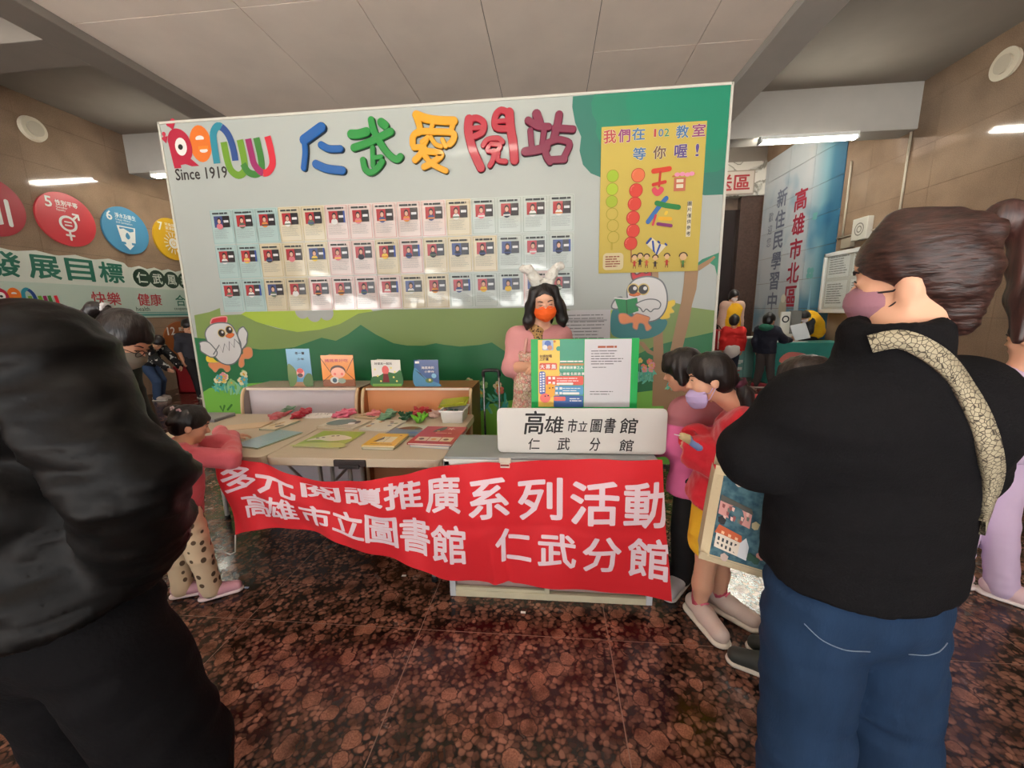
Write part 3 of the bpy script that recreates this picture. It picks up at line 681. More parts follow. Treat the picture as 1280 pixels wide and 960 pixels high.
a.poly(clampx([(0.848,1.821),(0.902,1.833),(0.917,1.656),(0.954,1.46),(0.973,1.204),(0.992,0.971),(1.015,0.792),(1.011,0.58),(0.909,0.579),(0.903,0.882),(0.898,1.089),(0.884,1.32),(0.862,1.602)]), trunk, 5)
a.poly(clampx([(0.756,1.163),(0.813,1.155),(0.866,1.089),(0.902,1.067),(0.904,1.03),(0.846,1.06)]), trunk, 5)
a.poly(clampx([(1.222,1.783),(1.313,1.834),(1.351,1.86),(1.365,1.849),(1.315,1.794),(1.238,1.743)]), trunk, 5.2)
a.poly(clampx([(0.989,0.882),(1.152,0.881),(1.2,0.792),(1.2,0.55),(1.012,0.549)]), trunk, 5.4)
a.obj('painted_tree_trunk', board)
BPl('painted_bush', [(1.183,1.771),(1.259,1.836),(1.389,1.885),(1.415,1.697),(1.363,1.779),(1.314,1.808)], M((44, 140, 104), .45), 5)
BPl('painted_bush', [(0.535,1.426),(0.591,1.446),(0.691,1.409),(0.79,1.379),(0.987,1.347),(0.991,1.276),(0.938,1.219),(0.84,1.184),(0.699,1.179),(0.555,1.209),(0.524,1.297)], M((42, 130, 134), .45), 6, True)
BPl('painted_bush', [(0.517,1.433),(0.577,1.439),(0.606,1.396),(0.579,1.346),(0.523,1.326)], lime, 5)
# flowers
def flowers(pts, seed, name='painted_flowers', sz=.045):
    a = A0(); r = random.Random(seed); x0, z0 = pts[0]; x1, z1 = pts[1]
    for i in range(26):
        x = r.uniform(x0, x1); z = z1 + (z0 - z1) * r.uniform(0, .45); a.circ(x, z, .05, M(r.choice([(110, 210, 180), (70, 190, 180), (150, 220, 170)]), .5), 6, r2=.012, rot=r.uniform(.3, 2.8), n=8)
    for i in range(11):
        x = r.uniform(x0, x1); z = z1 + (z0 - z1) * r.uniform(.5, 1); c = r.choice([(246, 214, 110), (240, 130, 110), (250, 240, 190), (150, 210, 130), (90, 190, 200), (240, 160, 170)])
        a.line([(x, z), (x + r.uniform(-.03, .03), z1)], .006, M((90, 180, 150), .5), 6)
        for k in range(5): th = k * 1.256 + r.random(); a.circ(x + sz * .5 * math.cos(th), z + sz * .5 * math.sin(th), sz * .42, M(c, .5), 7, n=8)
        a.circ(x, z, sz * .25, M((240, 190, 70), .5), 8, n=8)
    return a.obj(name, board)
flowers([(-3.305,0.898),(-2.964,0.697)], 3); flowers([(-0.827,0.813),(-0.385,0.54)], 5); flowers([(0.761,0.996),(0.899,0.816)], 9, sz=.03)
flowers([(1.042,0.852),(1.265,0.751)], 12, sz=.03)
# chickens
def wobble(pts): return spl(pts, True, 5)
ol = M((110, 116, 118), .5); hw = M((222, 222, 220), .4); cmb = M((206, 44, 54), .45); org = M((240, 150, 96), .45); ylw = M((248, 214, 60), .45); blk = M((40, 34, 30), .4)
def chicken1():
    a = A0(); C_ = lambda p: p; lw = .012
    a.outline(wobble([(-3.242,1.373),(-3.223,1.417),(-3.184,1.43),(-3.147,1.436),(-3.11,1.44),(-3.069,1.435),(-3.076,1.393),(-3.098,1.366),(-3.175,1.378)]), lw, cmb, M((232, 150, 150), .5), 6)
    a.outline(wobble([(-2.982,1.259),(-2.962,1.314),(-2.916,1.341),(-2.895,1.318),(-2.877,1.279),(-2.892,1.224),(-2.904,1.179),(-2.96,1.129),(-2.963,1.191)]), lw, hw, ol, 6)
    a.outline(wobble([(-3.338,1.059),(-3.29,1.053),(-3.247,1.012),(-3.218,1.001),(-3.273,1.003),(-3.34,1.013)]), lw * .6, ylw, ylw, 6)
    a.outline(wobble([(-3.184,1.023),(-3.17,0.995),(-3.118,0.977),(-3.112,0.931),(-3.153,0.908),(-3.184,0.943),(-3.228,0.943),(-3.271,0.906),(-3.298,0.932),(-3.329,0.967),(-3.324,0.996),(-3.275,0.995),(-3.206,1.001)]), lw * .7, org, M((210, 150, 120), .5), 6.5)
    a.outline(wobble([(-3.012,1.068),(-2.956,1.079),(-2.943,1.124),(-2.897,1.146),(-2.858,1.129),(-2.861,1.066),(-2.901,1.038),(-2.95,1.033),(-2.959,0.976),(-2.993,0.951),(-3.014,0.977),(-2.999,1.034)]), lw * .7, org, M((210, 150, 120), .5), 6.5)
    a.outline(wobble([(-3.318,1.263),(-3.293,1.324),(-3.231,1.368),(-3.15,1.383),(-3.066,1.376),(-3.023,1.348),(-2.991,1.281),(-2.973,1.203),(-2.963,1.124),(-2.989,1.056),(-3.054,0.994),(-3.13,0.977),(-3.2,1.001),(-3.247,1.052),(-3.26,1.081),(-3.294,1.172)]), lw, hw, ol, 7.5)
    a.outline(wobble([(-3.388,1.196),(-3.337,1.209),(-3.29,1.195),(-3.249,1.149),(-3.22,1.104),(-3.239,1.064),(-3.29,1.053),(-3.346,1.082),(-3.39,1.116),(-3.388,1.162)]), lw, hw, ol, 8.5)
    a.line([(-3.26,1.081),(-3.184,1.171),(-3.16,1.097),(-3.128,1.182),(-3.09,1.114),(-3.076,1.204),(-3.033,1.145),(-3.018,1.226),(-2.971,1.175),(-2.961,1.124)], lw, ol, 10)
    for x, z in [(-3.141,1.283),(-3.058,1.313)]: a.circ(x, z, .042, M((220, 196, 120), .5), 10); a.circ(x, z, .034, blk, 11); a.circ(x + .01, z + .01, .012, hw, 12)
    a.outline(wobble([(-3.104,1.255),(-3.063,1.282),(-3.016,1.276),(-3.025,1.254),(-3.065,1.235)]), .005, M((226, 116, 50), .45), M((180, 80, 40), .5), 10)
    return a.obj('painted_chicken', board)
def chicken2():
    a = A0(); lw = .012
    a.outline(wobble([(0.686,1.744),(0.707,1.746),(0.732,1.726),(0.776,1.748),(0.811,1.734),(0.844,1.751),(0.849,1.705),(0.778,1.68),(0.726,1.667),(0.695,1.695)]), lw, cmb, M((120, 60, 60), .5), 7)
    a.outline(wobble([(0.981,1.481),(1.048,1.507),(1.057,1.472),(1.031,1.445),(1.054,1.409),(1.02,1.396),(1.015,1.361),(0.945,1.355),(0.963,1.418)]), lw * .6, ylw, M((230, 200, 90), .5), 7)
    a.outline(wobble([(0.658,1.55),(0.663,1.62),(0.709,1.681),(0.791,1.707),(0.874,1.701),(0.944,1.662),(0.983,1.585),(0.994,1.487),(0.971,1.404),(0.918,1.348),(0.835,1.328),(0.749,1.351),(0.697,1.423)]), lw, hw, ol, 8)
    a.outline(wobble([(0.533,1.483),(0.567,1.531),(0.616,1.537),(0.618,1.467),(0.577,1.442),(0.534,1.451)]), lw, hw, ol, 7)
    a.poly([(0.553,1.532),(0.652,1.52),(0.742,1.537),(0.758,1.422),(0.663,1.392),(0.599,1.403)], M((18, 140, 74), .45), 10); a.line([(0.652,1.52),(0.663,1.392)], .01, M((10, 100, 50), .5), 11); a.line([(0.553,1.536),(0.652,1.525),(0.742,1.542)], .012, hw, 11)
    a.outline(wobble([(0.733,1.479),(0.813,1.516),(0.896,1.515),(0.939,1.482),(0.927,1.44),(0.886,1.436),(0.859,1.413),(0.823,1.437),(0.796,1.414),(0.774,1.443)]), lw * .8, hw, ol, 12)
    a.outline(wobble([(0.592,1.396),(0.649,1.402),(0.699,1.373),(0.74,1.401),(0.804,1.385),(0.854,1.363),(0.842,1.321),(0.872,1.277),(0.831,1.252),(0.807,1.307),(0.765,1.315),(0.752,1.265),(0.716,1.28),(0.708,1.323),(0.637,1.312),(0.601,1.332)]), lw * .6, org, M((170, 130, 120), .5), 13)
    for x, z in [(0.706,1.605),(0.791,1.603)]: a.circ(x, z, .05, M((220, 196, 120), .5), 10); a.circ(x, z, .04, blk, 11); a.circ(x + .014, z + .008, .016, hw, 12)
    a.outline(wobble([(0.674,1.561),(0.72,1.583),(0.769,1.562),(0.721,1.546)]), .005, M((226, 116, 50), .45), M((180, 80, 40), .5), 10)
    return a.obj('painted_chicken', board)
chicken1(); chicken2()
# school logo print
lg = A0(); P_ = [(-3.385,2.759),(-2.392,2.891)]; s_ = (P_[1][0] - P_[0][0]) / 1030
renwu(lg, P_[0][0] + .0, P_[0][1], s_, 2); lg.obj('logo_print', board)
q = [(-3.366,2.65),(-2.865,2.7)]; lg = A0(); lg.text('Since 1919', q[0][0], q[0][1] + .01, .095, blk, 2, width=q[1][0] - q[0][0], bold=.025); lg.obj('logo_caption', board)
# the five big foam letters
def letter(name, label, strokes, col, th=.035):
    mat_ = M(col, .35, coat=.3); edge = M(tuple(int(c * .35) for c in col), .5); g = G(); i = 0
    for pts, wd in strokes:
        sp = spl(pts, False, 4) if len(pts) > 2 else pts
        P = [Vector(p) for p in sp]; n = len(P); L = []; R_ = []
        for j in range(n):
            t = (P[min(j + 1, n - 1)] - P[max(j - 1, 0)]).normalized(); qv = Vector((-t.y, t.x)) * wd / 2; L.append(P[j] + qv); R_.append(P[j] - qv)
        t1 = (P[-1] - P[-2]).normalized(); t0 = (P[0] - P[1]).normalized()
        def capp(c, t): a0 = math.atan2(t.y, t.x); return [c + Vector((math.cos(a0 + k), math.sin(a0 + k))) * wd / 2 for k in (1.1, .55, 0, -.55, -1.1)]
        poly = L + capp(P[-1], t1) + R_[::-1] + capp(P[0], t0)
        h = BY - th - i * .0003; m_ = len(poly)
        vs = [(p.x, BY - .001, p.y) for p in poly] + [(p.x, h + .006, p.y) for p in poly]
        # strip faces for front to stay clean on bends
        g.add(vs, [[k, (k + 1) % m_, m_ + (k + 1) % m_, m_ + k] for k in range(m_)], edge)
        c = [sum((p.x for p in poly)) / m_, sum((p.y for p in poly)) / m_]
        nl = len(L)
        ins = [Vector((p.x, p.y)) for p in poly]
        shr = []
        for k in range(m_):
            tt = (ins[(k + 1) % m_] - ins[k - 1]); tt = tt.normalized() if tt.length > 1e-9 else Vector((1, 0)); shr.append(ins[k] + Vector((-tt.y, tt.x)) * -.005)
        if (shr[0] - P[0]).length > (ins[0] - P[0]).length: shr = [2 * ins[k] - shr[k] for k in range(m_)]
        vs = [(p.x, h + .006, p.y) for p in ins] + [(p.x, h, p.y) for p in shr]
        g.add(vs, [[k, (k + 1) % m_, m_ + (k + 1) % m_, m_ + k] for k in range(m_)], mat_, True)
        fr = [(p.x, h, p.y) for p in shr]; fs = []
        for k in range(nl - 1): fs.append([k, k + 1, m_ - 6 - k - 1, m_ - 6 - k])
        fs.append(list(range(nl - 1, nl + 6))); fs.append(list(range(m_ - 6, m_)) + [0])
        g.add(fr, fs, mat_); i += 1
    o = g.obj(name); bm = bmesh.new(); bm.from_mesh(o.data); bmesh.ops.recalc_face_normals(bm, faces=bm.faces); bm.to_mesh(o.data); bm.free()
    return tag(o, label, 'letter', 'foam title letters on the display board')
K = .0072 * 3.5556 * .3  # unused scale hint
letter('title_letter', 'blue foam character, first of the title on the display board', [([(-1.934,3.005),(-2.021,2.958),(-2.097,2.917)], .085), ([(-2.097,2.917),(-2.099,2.819),(-2.128,2.694)], .052), ([(-1.949,2.869),(-1.882,2.835),(-1.781,2.83)], .06), ([(-2.013,2.721),(-1.919,2.68),(-1.781,2.659)], .07)], (14, 96, 172))
letter('title_letter', 'green foam character, second of the title on the display board', [([(-1.673,2.938),(-1.61,2.935),(-1.539,2.948)], .075), ([(-1.405,3.014),(-1.372,2.988)], .07), ([(-1.659,2.832),(-1.516,2.868),(-1.328,2.937)], .065), ([(-1.49,3.036),(-1.47,2.945),(-1.401,2.818),(-1.337,2.745),(-1.289,2.721),(-1.258,2.741)], .06), ([(-1.496,2.823),(-1.502,2.682)], .045), ([(-1.588,2.731),(-1.574,2.658),(-1.526,2.629),(-1.463,2.662),(-1.419,2.71)], .055), ([(-1.487,2.743),(-1.426,2.749)], .04)], (28, 146, 60))
letter('title_letter', 'yellow foam character, middle of the title on the display board', [([(-1.1,3.052),(-1.016,3.018),(-0.902,2.998),(-0.788,2.988)], .07), ([(-1.101,3.04),(-1.077,2.957),(-1.09,2.915)], .055), ([(-0.788,2.983),(-0.81,2.925)], .045), ([(-0.96,2.993),(-0.983,2.926)], .04), ([(-1.144,2.831),(-1.136,2.892),(-1.079,2.923),(-0.964,2.917),(-0.802,2.899),(-0.798,2.847),(-0.831,2.815)], .055), ([(-1.136,2.805),(-1.067,2.81),(-1.025,2.86)], .05), ([(-0.986,2.875),(-0.95,2.821),(-0.903,2.801)], .04), ([(-0.89,2.852),(-0.864,2.799)], .04), ([(-1.045,2.791),(-1.101,2.733),(-1.132,2.708)], .055), ([(-1.069,2.775),(-0.934,2.756),(-0.906,2.732),(-0.977,2.683),(-1.057,2.651)], .055), ([(-1.042,2.73),(-0.978,2.665),(-0.873,2.612)], .05), ([(-1.014,2.876),(-1.065,2.844)], .04)], (240, 168, 20))
letter('title_letter', 'crimson foam character, fourth of the title on the display board', [([(-0.659,2.993),(-0.668,2.9),(-0.636,2.761),(-0.574,2.622)], .075), ([(-0.665,2.985),(-0.599,2.998),(-0.54,2.961),(-0.55,2.894),(-0.613,2.863)], .055), ([(-0.639,2.924),(-0.564,2.925)], .04), ([(-0.328,3.024),(-0.321,2.915),(-0.301,2.795),(-0.292,2.666)], .075), ([(-0.328,3.015),(-0.392,3.044),(-0.44,3.005),(-0.442,2.921),(-0.349,2.903)], .055), ([(-0.422,2.962),(-0.348,2.963)], .04), ([(-0.549,2.791),(-0.51,2.832),(-0.425,2.836),(-0.388,2.808)], .045), ([(-0.502,2.78),(-0.513,2.746),(-0.437,2.742),(-0.408,2.784),(-0.483,2.796)], .04), ([(-0.46,2.743),(-0.467,2.683),(-0.497,2.633)], .045), ([(-0.428,2.733),(-0.429,2.673),(-0.367,2.658)], .045)], (186, 26, 52))
letter('title_letter', 'maroon foam character, last of the title on the display board', [([(-0.108,2.999),(-0.085,2.935)], .075), ([(-0.176,2.956),(-0.099,2.91),(-0.012,2.9)], .06), ([(-0.159,2.88),(-0.147,2.744)], .05), ([(-0.045,2.891),(-0.064,2.757)], .05), ([(-0.203,2.725),(-0.119,2.731),(-0.027,2.746)], .07), ([(0.074,2.983),(0.056,2.893),(0.028,2.803)], .065), ([(0.038,2.886),(0.183,2.87)], .06), ([(-0.017,2.78),(-0.036,2.704),(0.001,2.639)], .06), ([(-0.017,2.78),(0.065,2.801),(0.156,2.771),(0.139,2.712),(0.106,2.655)], .055), ([(-0.008,2.652),(0.117,2.651)], .06)], (132, 28, 66))
# certificates
red_p = (176, 36, 44); hdr = M((60, 66, 66), .6)
Xc0, Xc1, Zt, Zb = -3.085, .203, 2.395, 1.477
cw = (Xc1 - Xc0) / 15; rh = (Zt - Zb) / 3
kinds = {'c': ((186, 214, 210), (150, 186, 182), 'pale cyan'), 'y': ((226, 216, 186), (190, 170, 120), 'cream'), 'p': ((232, 216, 208), (214, 140, 132), 'pink-bordered'), 'g': ((206, 216, 208), (150, 170, 150), 'pale grey')}
rows = ['cccyypppppygggg', 'ccyyyppypyyyggg', 'ccyyppppyygggpg']
ordn = ['first', 'second', 'third', 'fourth', 'fifth', 'sixth', 'seventh', 'eighth', 'ninth', 'tenth', 'eleventh', 'twelfth', 'thirteenth', 'fourteenth', 'last']
shirts = [(230, 230, 226), (40, 44, 60), (220, 140, 60), (220, 120, 130), (90, 110, 90), (60, 80, 130), (236, 200, 80)]
rnd = random.Random(11)
for r in range(3):
    for c in range(15):
        base, bord, nm = kinds[rows[r][c]]; x0 = Xc0 + c * cw; z1 = Zt - r * rh
        film = M(base, .16, coat=.9); bm_ = M(bord, .2, coat=.9)
        lb = '%s laminated pupil sheet, %s in the %s row on the board' % (nm, ordn[c], ('top', 'middle', 'bottom')[r])
        t = empty('laminated_sheet', (x0 + cw / 2, BY - .004, z1 - rh), lb, 'paper', 'laminated pupil sheets taped to the display board')
        # slightly curled plastic sheet
        nx, nz = 4, 6; vs = []; ph = rnd.uniform(0, 6)
        for j in range(nz + 1):
            for i in range(nx + 1):
                u, v_ = i / nx, j / nz; vs.append((x0 + .002 + u * (cw - .003), BY - .0035 - .0035 * (math.sin(ph + u * 3 + v_ * 4) + 1) * math.sin(math.pi * v_) - .001 * math.sin(ph * 2 + v_ * 9), z1 - rh + .004 + v_ * (rh - .006)))
        fs = [[j * (nx + 1) + i, j * (nx + 1) + i + 1, (j + 1) * (nx + 1) + i + 1, (j + 1) * (nx + 1) + i] for j in range(nz) for i in range(nx)]
        G().add(vs, fs, film, True).obj('sheet', t)
        a = Art((x0, BY - .0145, z1 - rh), (1, 0, 0), (0, 0, 1), .0004)
        a.line([(.012, .014), (cw - .012, .014), (cw - .012, rh - .014), (.012, rh - .014)], .004, bm_, 0, closed=True)
        a.lines(.03, rh - .046, cw - .03, rh - .024, 1, hdr, 1, fill=.7, rag=.1, seed=r * 15 + c)
        a.lines(.028, .05, cw - .028, .135, 7, M((140, 148, 146), .5), 1, fill=.22, seed=c + 50 * r)
        a.obj('print', t)
        a = Art((x0 + .04, BY - .0155, z1 - rh + .15), (1, 0, 0), (0, 0, 1), .0004); pw, ph_ = cw - .07, .098
        blue = rnd.random() < .2
        a.rect(0, 0, pw, ph_, M((28, 26, 32), .3, coat=.8), 0); a.rect(0, 0, pw * .55, ph_, M(red_p if rnd.random() < .85 else (50, 70, 130), .3, coat=.8), 1)
        a.rect(pw * .62, ph_ * .42, pw * .93, ph_ * .62, M((222, 224, 226), .4), 1)
        if blue: a.rect(pw * .9, 0, pw, ph_, M((40, 76, 160), .4), 1)
        cx = pw * .33; a.circ(cx, ph_ * .1, pw * .2, M(rnd.choice(shirts), .5), 2, r2=ph_ * .26, n=12); a.rect(cx - pw * .2, 0, cx + pw * .2, ph_ * .12, M(rnd.choice(shirts), .5), 2)
        a.circ(cx, ph_ * .58, pw * .135, M((26, 20, 20), .5), 2.5, r2=ph_ * .3, n=12); a.circ(cx, ph_ * .52, pw * .1, M((222, 176, 152), .5), 3, r2=ph_ * .2, n=12)
        a.obj('portrait_photo', t)
# yellow poster
PQ = [(0.408,2.879),(1.225,2.879),(1.229,1.754),(0.412,1.743)]
px0, px1, pz0, pz1 = PQ[3][0], PQ[1][0], PQ[3][1], PQ[0][1]
t = empty('yellow_poster', (px0, BY - .012, pz0), 'yellow hand-drawn poster with candied fruit skewers on the right of the board', 'poster')
G().box((px0, BY - .015, pz0), (px1, BY - .012, pz1), M((208, 184, 84), .7, var=.03, vs=4)).obj('sheet', t)
PW, PH = px1 - px0, pz1 - pz0
a = Art((px0, BY - .0155, pz0), (1, 0, 0), (0, 0, 1), .0006)
# helper: crop pixel -> poster unit (poster photo crop 50..665 x 70..910)
def pu(x, y): u = (x - 45 + (y - 70) * .012) / 615; return (u * PW, (1 - (y - 65 + (x - 45) * .045) / 860) * PH)
mc = [M(c, .6) for c in ((150, 60, 120), (70, 120, 170), (120, 90, 70), (190, 70, 70), (70, 140, 110), (90, 70, 140))]
def glyph(ch, x0, y0, x1, y1, m, l=2, bold=.02):
    p = pu((x0 + x1) / 2, (y0 + y1) / 2); k = PW / 615; a.text(ch, p[0], p[1], (y1 - y0) * k, m, l, width=(x1 - x0) * k, bold=bold, center=True)
whp = M((232, 222, 190), .6)
for ch, x0, y0, x1, y1, ci in (('我', 58, 82, 132, 155, 3), ('們', 145, 78, 215, 150, 0), ('在', 228, 72, 302, 138, 1), ('1', 356, 80, 368, 122, 3), ('0', 382, 80, 410, 122, 1), ('2', 416, 78, 444, 120, 4), ('教', 485, 62, 555, 130, 1), ('室', 578, 55, 652, 122, 0), ('等', 235, 182, 310, 250, 1), ('你', 355, 175, 428, 245, 2), ('喔', 480, 168, 552, 240, 5), ('!', 602, 165, 620, 232, 5)):
    glyph(ch, x0, y0, x1, y1, whp, 1, .07); glyph(ch, x0, y0, x1, y1, mc[ci], 2, .03)
def sk(x, y, r, m, l=2, f=True): p = pu(x, y); k = PW / 615; (a.circ(p[0], p[1], r * k, m, l) if f else None); a.ring(p[0], p[1], r * k, 3 * k, M((150, 60, 30) if m is not None and f and m.name else (140, 140, 40), .6), l + 1)
gy_ = [(168, 200, 40), (180, 204, 40), (170, 190, 40)]
for i, (x, y) in enumerate(((115, 342), (113, 418), (111, 490), (114, 563), (120, 632), (124, 702))):
    p = pu(x, y); k = PW / 615
    if i < 3: a.circ(p[0], p[1], 34 * k, M(gy_[i], .6), 2)
    a.ring(p[0], p[1], 35 * k, 3 * k, M((150, 150, 30), .6), 3)
a.line([pu(115, 738), pu(115, 775)], 12 * PW / 615, M((190, 170, 60), .6), 2)
for i, (x, y) in enumerate(((268, 338), (257, 425), (250, 503), (243, 585), (245, 662), (232, 738))):
    p = pu(x, y); k = PW / 615; a.circ(p[0], p[1], 40 * k, M(((236, 118, 70) if i == 0 else (222, 62, 44)), .6), 2); a.ring(p[0], p[1], 40 * k, 3 * k, M((170, 40, 30), .6), 3)
    a.ring(p[0] - 8 * k, p[1] + 6 * k, 22 * k, 3 * k, M((244, 140, 110), .6), 3, a0=100, a1=200)
a.line([pu(236, 775), pu(238, 850)], 8 * PW / 615, M((170, 110, 60), .6), 2)
kk = PW / 615
def st(pts, w, c, l=3): a.line([pu(*p) for p in pts], w * kk, M(c, .6), l)
st([(360, 315), (400, 310), (452, 302)], 30, (222, 62, 30)); st([(400, 320), (395, 400)], 14, (200, 50, 30)); st([(360, 392), (430, 376)], 20, (210, 50, 30))
a.poly([pu(*p) for p in spl([(352, 420), (370, 405), (388, 420), (405, 402), (425, 418), (410, 445), (385, 458), (362, 445)])], M((224, 70, 90), .6), 3)
a.rect(*pu(482, 430), *pu(552, 350), M((200, 110, 80), .6), 2); a.rect(*pu(497, 412), *pu(538, 388), whp, 3); a.rect(*pu(497, 380), *pu(538, 360), whp, 3); st([(475, 345), (600, 330)], 10, (200, 120, 60), 3)
for x, y in ((500, 335), (530, 332), (560, 335), (585, 330)): p = pu(x, y); a.circ(p[0], p[1], 16 * kk, M((240, 150, 180), .6), 4, r2=12 * kk)
st([(440, 470), (390, 530), (335, 608)], 28, (50, 110, 180)); st([(385, 498), (440, 512), (515, 522)], 30, (30, 130, 60), 4); st([(380, 570), (365, 625)], 14, (220, 60, 80), 4); st([(405, 588), (470, 590)], 22, (240, 180, 30), 4); st([(440, 560), (445, 552)], 18, (245, 205, 60), 4); st([(395, 620), (475, 630)], 20, (130, 40, 110), 4)
a.poly([pu(*p) for p in ((330, 745), (360, 700), (410, 740), (455, 745), (400, 808), (370, 780))], whp, 2)
st([(332, 735), (355, 708)], 14, (40, 70, 150)); st([(368, 725), (375, 780), (392, 802), (412, 745)], 12, (40, 80, 170), 3); st([(400, 725), (408, 732)], 12, (40, 70, 150)); st([(445, 738), (452, 745)], 12, (40, 70, 150))
p0, p1 = pu(60, 905), pu(190, 795); a.rrect(p0[0], p0[1], p1[0], p1[1], .03, M((222, 206, 160), .6), 1); a.lines(p0[0] + .02, p0[1] + .02, p1[0] - .02, p1[1] - .02, 5, M((150, 80, 60), .6), 2, fill=.5, seed=4)
p0, p1 = pu(566, 695), pu(596, 485); a.rect(p0[0], p0[1], p1[0], p1[1], whp, 1)
for i, ch in enumerate('圖片僅供參考'): p = pu(581, 500 + i * 35); a.text(ch, p[0], p[1], 24 * kk, blk, 2, width=24 * kk, bold=.02, center=True)
for i, (x, y, c) in enumerate(((258, 850, (200, 60, 40)), (292, 840, (30, 20, 20)), (333, 845, (210, 100, 60)), (386, 850, (30, 20, 20)), (457, 840, (200, 60, 40)), (556, 840, (60, 120, 50)))):
    s2 = 1.4 if i == 5 else 1; p = pu(x, y - 25); a.circ(p[0], p[1], 15 * kk * s2, M((232, 190, 140), .6), 3); a.ring(p[0], p[1] + 2 * kk, 17 * kk * s2, 7 * kk, M((50, 30, 20), .6), 3.5, a0=0, a1=180)
    st([(x, y), (x, y + 22 * s2)], 14, c, 2); st([(x - 14, y + 5), (x + 14, y + 5)], 4, c, 2); st([(x - 6, y + 22), (x - 7, y + 40)], 4, (120, 70, 40), 2); st([(x + 6, y + 22), (x + 7, y + 40)], 4, (120, 70, 40), 2)
a.obj('drawing', t)
# notice sheet behind the teacher
q = [(0.086,1.439),(0.521,1.431),(0.527,1.182),(0.122,1.172)]
t = empty('notice_sheet', (q[0][0], BY - .012, q[2][1]), 'grey-white printed form taped to the board behind the teacher', 'paper')
G().box((q[0][0], BY - .016, q[2][1] - .05), (q[1][0], BY - .013, q[0][1]), M((206, 206, 208), .5)).obj('sheet', t)
a = Art((q[0][0], BY - .0165, q[2][1]), (1, 0, 0), (0, 0, 1)); W2 = q[1][0] - q[0][0]; H2 = q[0][1] - q[2][1]; a.lines(.04, 0, W2 - .04, H2 - .03, 8, M((130, 130, 134), .6), 1, fill=.3, seed=8); a.rect(.03, H2 * .62, W2 - .03, H2 * .68, M((170, 170, 172), .6), 1.5); a.obj('print', t)
M = _M
# ================= furniture and things on it =================
def folding_table(x0, x1, y0, y1, z, label, handle=None, feet=()):
    t = empty('folding_table', ((x0 + x1) / 2, (y0 + y1) / 2, 0), label, 'table', 'pale folding tables in front of the board')
    g = G(); r = .04; p = []
    for cx, cy, a0 in ((x1 - r, y0 + r, -90), (x1 - r, y1 - r, 0), (x0 + r, y1 - r, 90), (x0 + r, y0 + r, 180)):
        for k in range(6): a = math.radians(a0 + k * 18); p.append((cx + r * math.cos(a), cy + r * math.sin(a)))
    g.prism(p, z - .045, z, M((198, 184, 160), .5, bump=.15, bs=120)); o = g.obj('table_top', t)
    md = o.modifiers.new('bevel', 'BEVEL'); md.width = .004; md.segments = 2; md.limit_method = 'ANGLE'
    if handle is not None:
        g = G(); hx = handle; g.box((hx - .085, y0 - .012, z - .042), (hx + .085, y0 + .01, z - .006), M((40, 28, 26), .4), .005); g.box((hx - .055, y0 - .02, z - .05), (hx + .055, y0 - .01, z - .028), M((26, 20, 20), .35), .004); g.obj('latch_handle', t)
    mt = M((196, 194, 184), .4)
    for x in (x0 + .12, x1 - .09):
        for y in (((y0 + .62), y1 - .1) if (x < x1 - .3 or handle is None) else (y0 + .06, y1 - .1)):
            G().tube([(x, y, 0.012), (x, y, z - .045)], .015, mt, 10).obj('leg', t)
            G().tube([(x, y, 0.0), (x, y, .03)], .019, M((20, 20, 20), .6), 10).obj('foot', t)
        G().tube([(x, y0 + .62, .12), (x, y1 - .1, .12)], .011, mt, 8).obj('brace', t)
        G().tube([(x, (y0 + y1) / 2, .4), (x + (.25 if x < (x0 + x1) / 2 else -.25), (y0 + y1) / 2, z - .06)], .009, mt, 8).obj('strut', t)
    G().box((x0 + .06, y0 + .06, z - .07), (x1 - .06, y0 + .085, z - .045), mt).obj('rail', t); G().box((x0 + .06, y1 - .085, z - .07), (x1 - .06, y1 - .06, z - .045), mt).obj('rail', t)
    return t
TZ = .72
folding_table(-1.488, -.54, 1.853, 2.745, TZ, 'beige folding table with black handle, between the counter and the left table', handle=-1.02)
folding_table(-2.45, -1.494, 1.853, 2.72, TZ, 'beige folding table at the left, where the little girl in pink leans')
# display counter
cx0, cx1, cy0, cy1, cz = -.517, .5, 1.80, 2.16, .757
t = empty('display_counter', (0, 1.98, 0), 'cream low display cabinet with grey top behind the red banner', 'cabinet')
crm = M((222, 216, 184), .5, var=.05, vs=12)
g = G(); g.box((cx0, cy0 + .02, .0), (cx1, cy1, .03), crm, .003); g.box((cx0, cy1 - .02, .03), (cx1, cy1, cz - .02), M((190, 190, 190), .5)); g.box((cx0, cy0 + .02, .03), (cx0 + .02, cy1 - .02, cz - .02), M((200, 204, 204), .4)); g.box((cx1 - .02, cy0 + .02, .03), (cx1, cy1 - .02, cz - .02), M((200, 204, 204), .4)); g.obj('body', t)
g = G(); g.box((cx0, cy0, 0), (cx0 + .03, cy0 + .02, cz - .02), M((212, 218, 222), .35), .002); g.box((cx1 - .03, cy0, 0), (cx1, cy0 + .02, cz - .02), M((212, 218, 222), .35), .002)
g.box((cx0 + .03, cy0, 0), (cx1 - .03, cy0 + .02, .035), crm, .002); g.box((cx0 + .03, cy0 + .004, .035), (-.02, cy0 + .022, .052), crm, .002); g.box((-.03, cy0 + .002, .035), (-.005, cy0 + .02, cz - .03), crm, .002); g.obj('front_frame', t)
G().box((cx0, cy0, cz - .045), (cx1, cy1, cz - .012), M((220, 222, 218), .4), .003).obj('top_rim', t)
G().box((cx0 + .004, cy0 + .006, cz - .012), (cx1 - .004, cy1 - .004, cz), M((150, 156, 158), .22, var=.05, vs=5), .003).obj('grey_top', t)
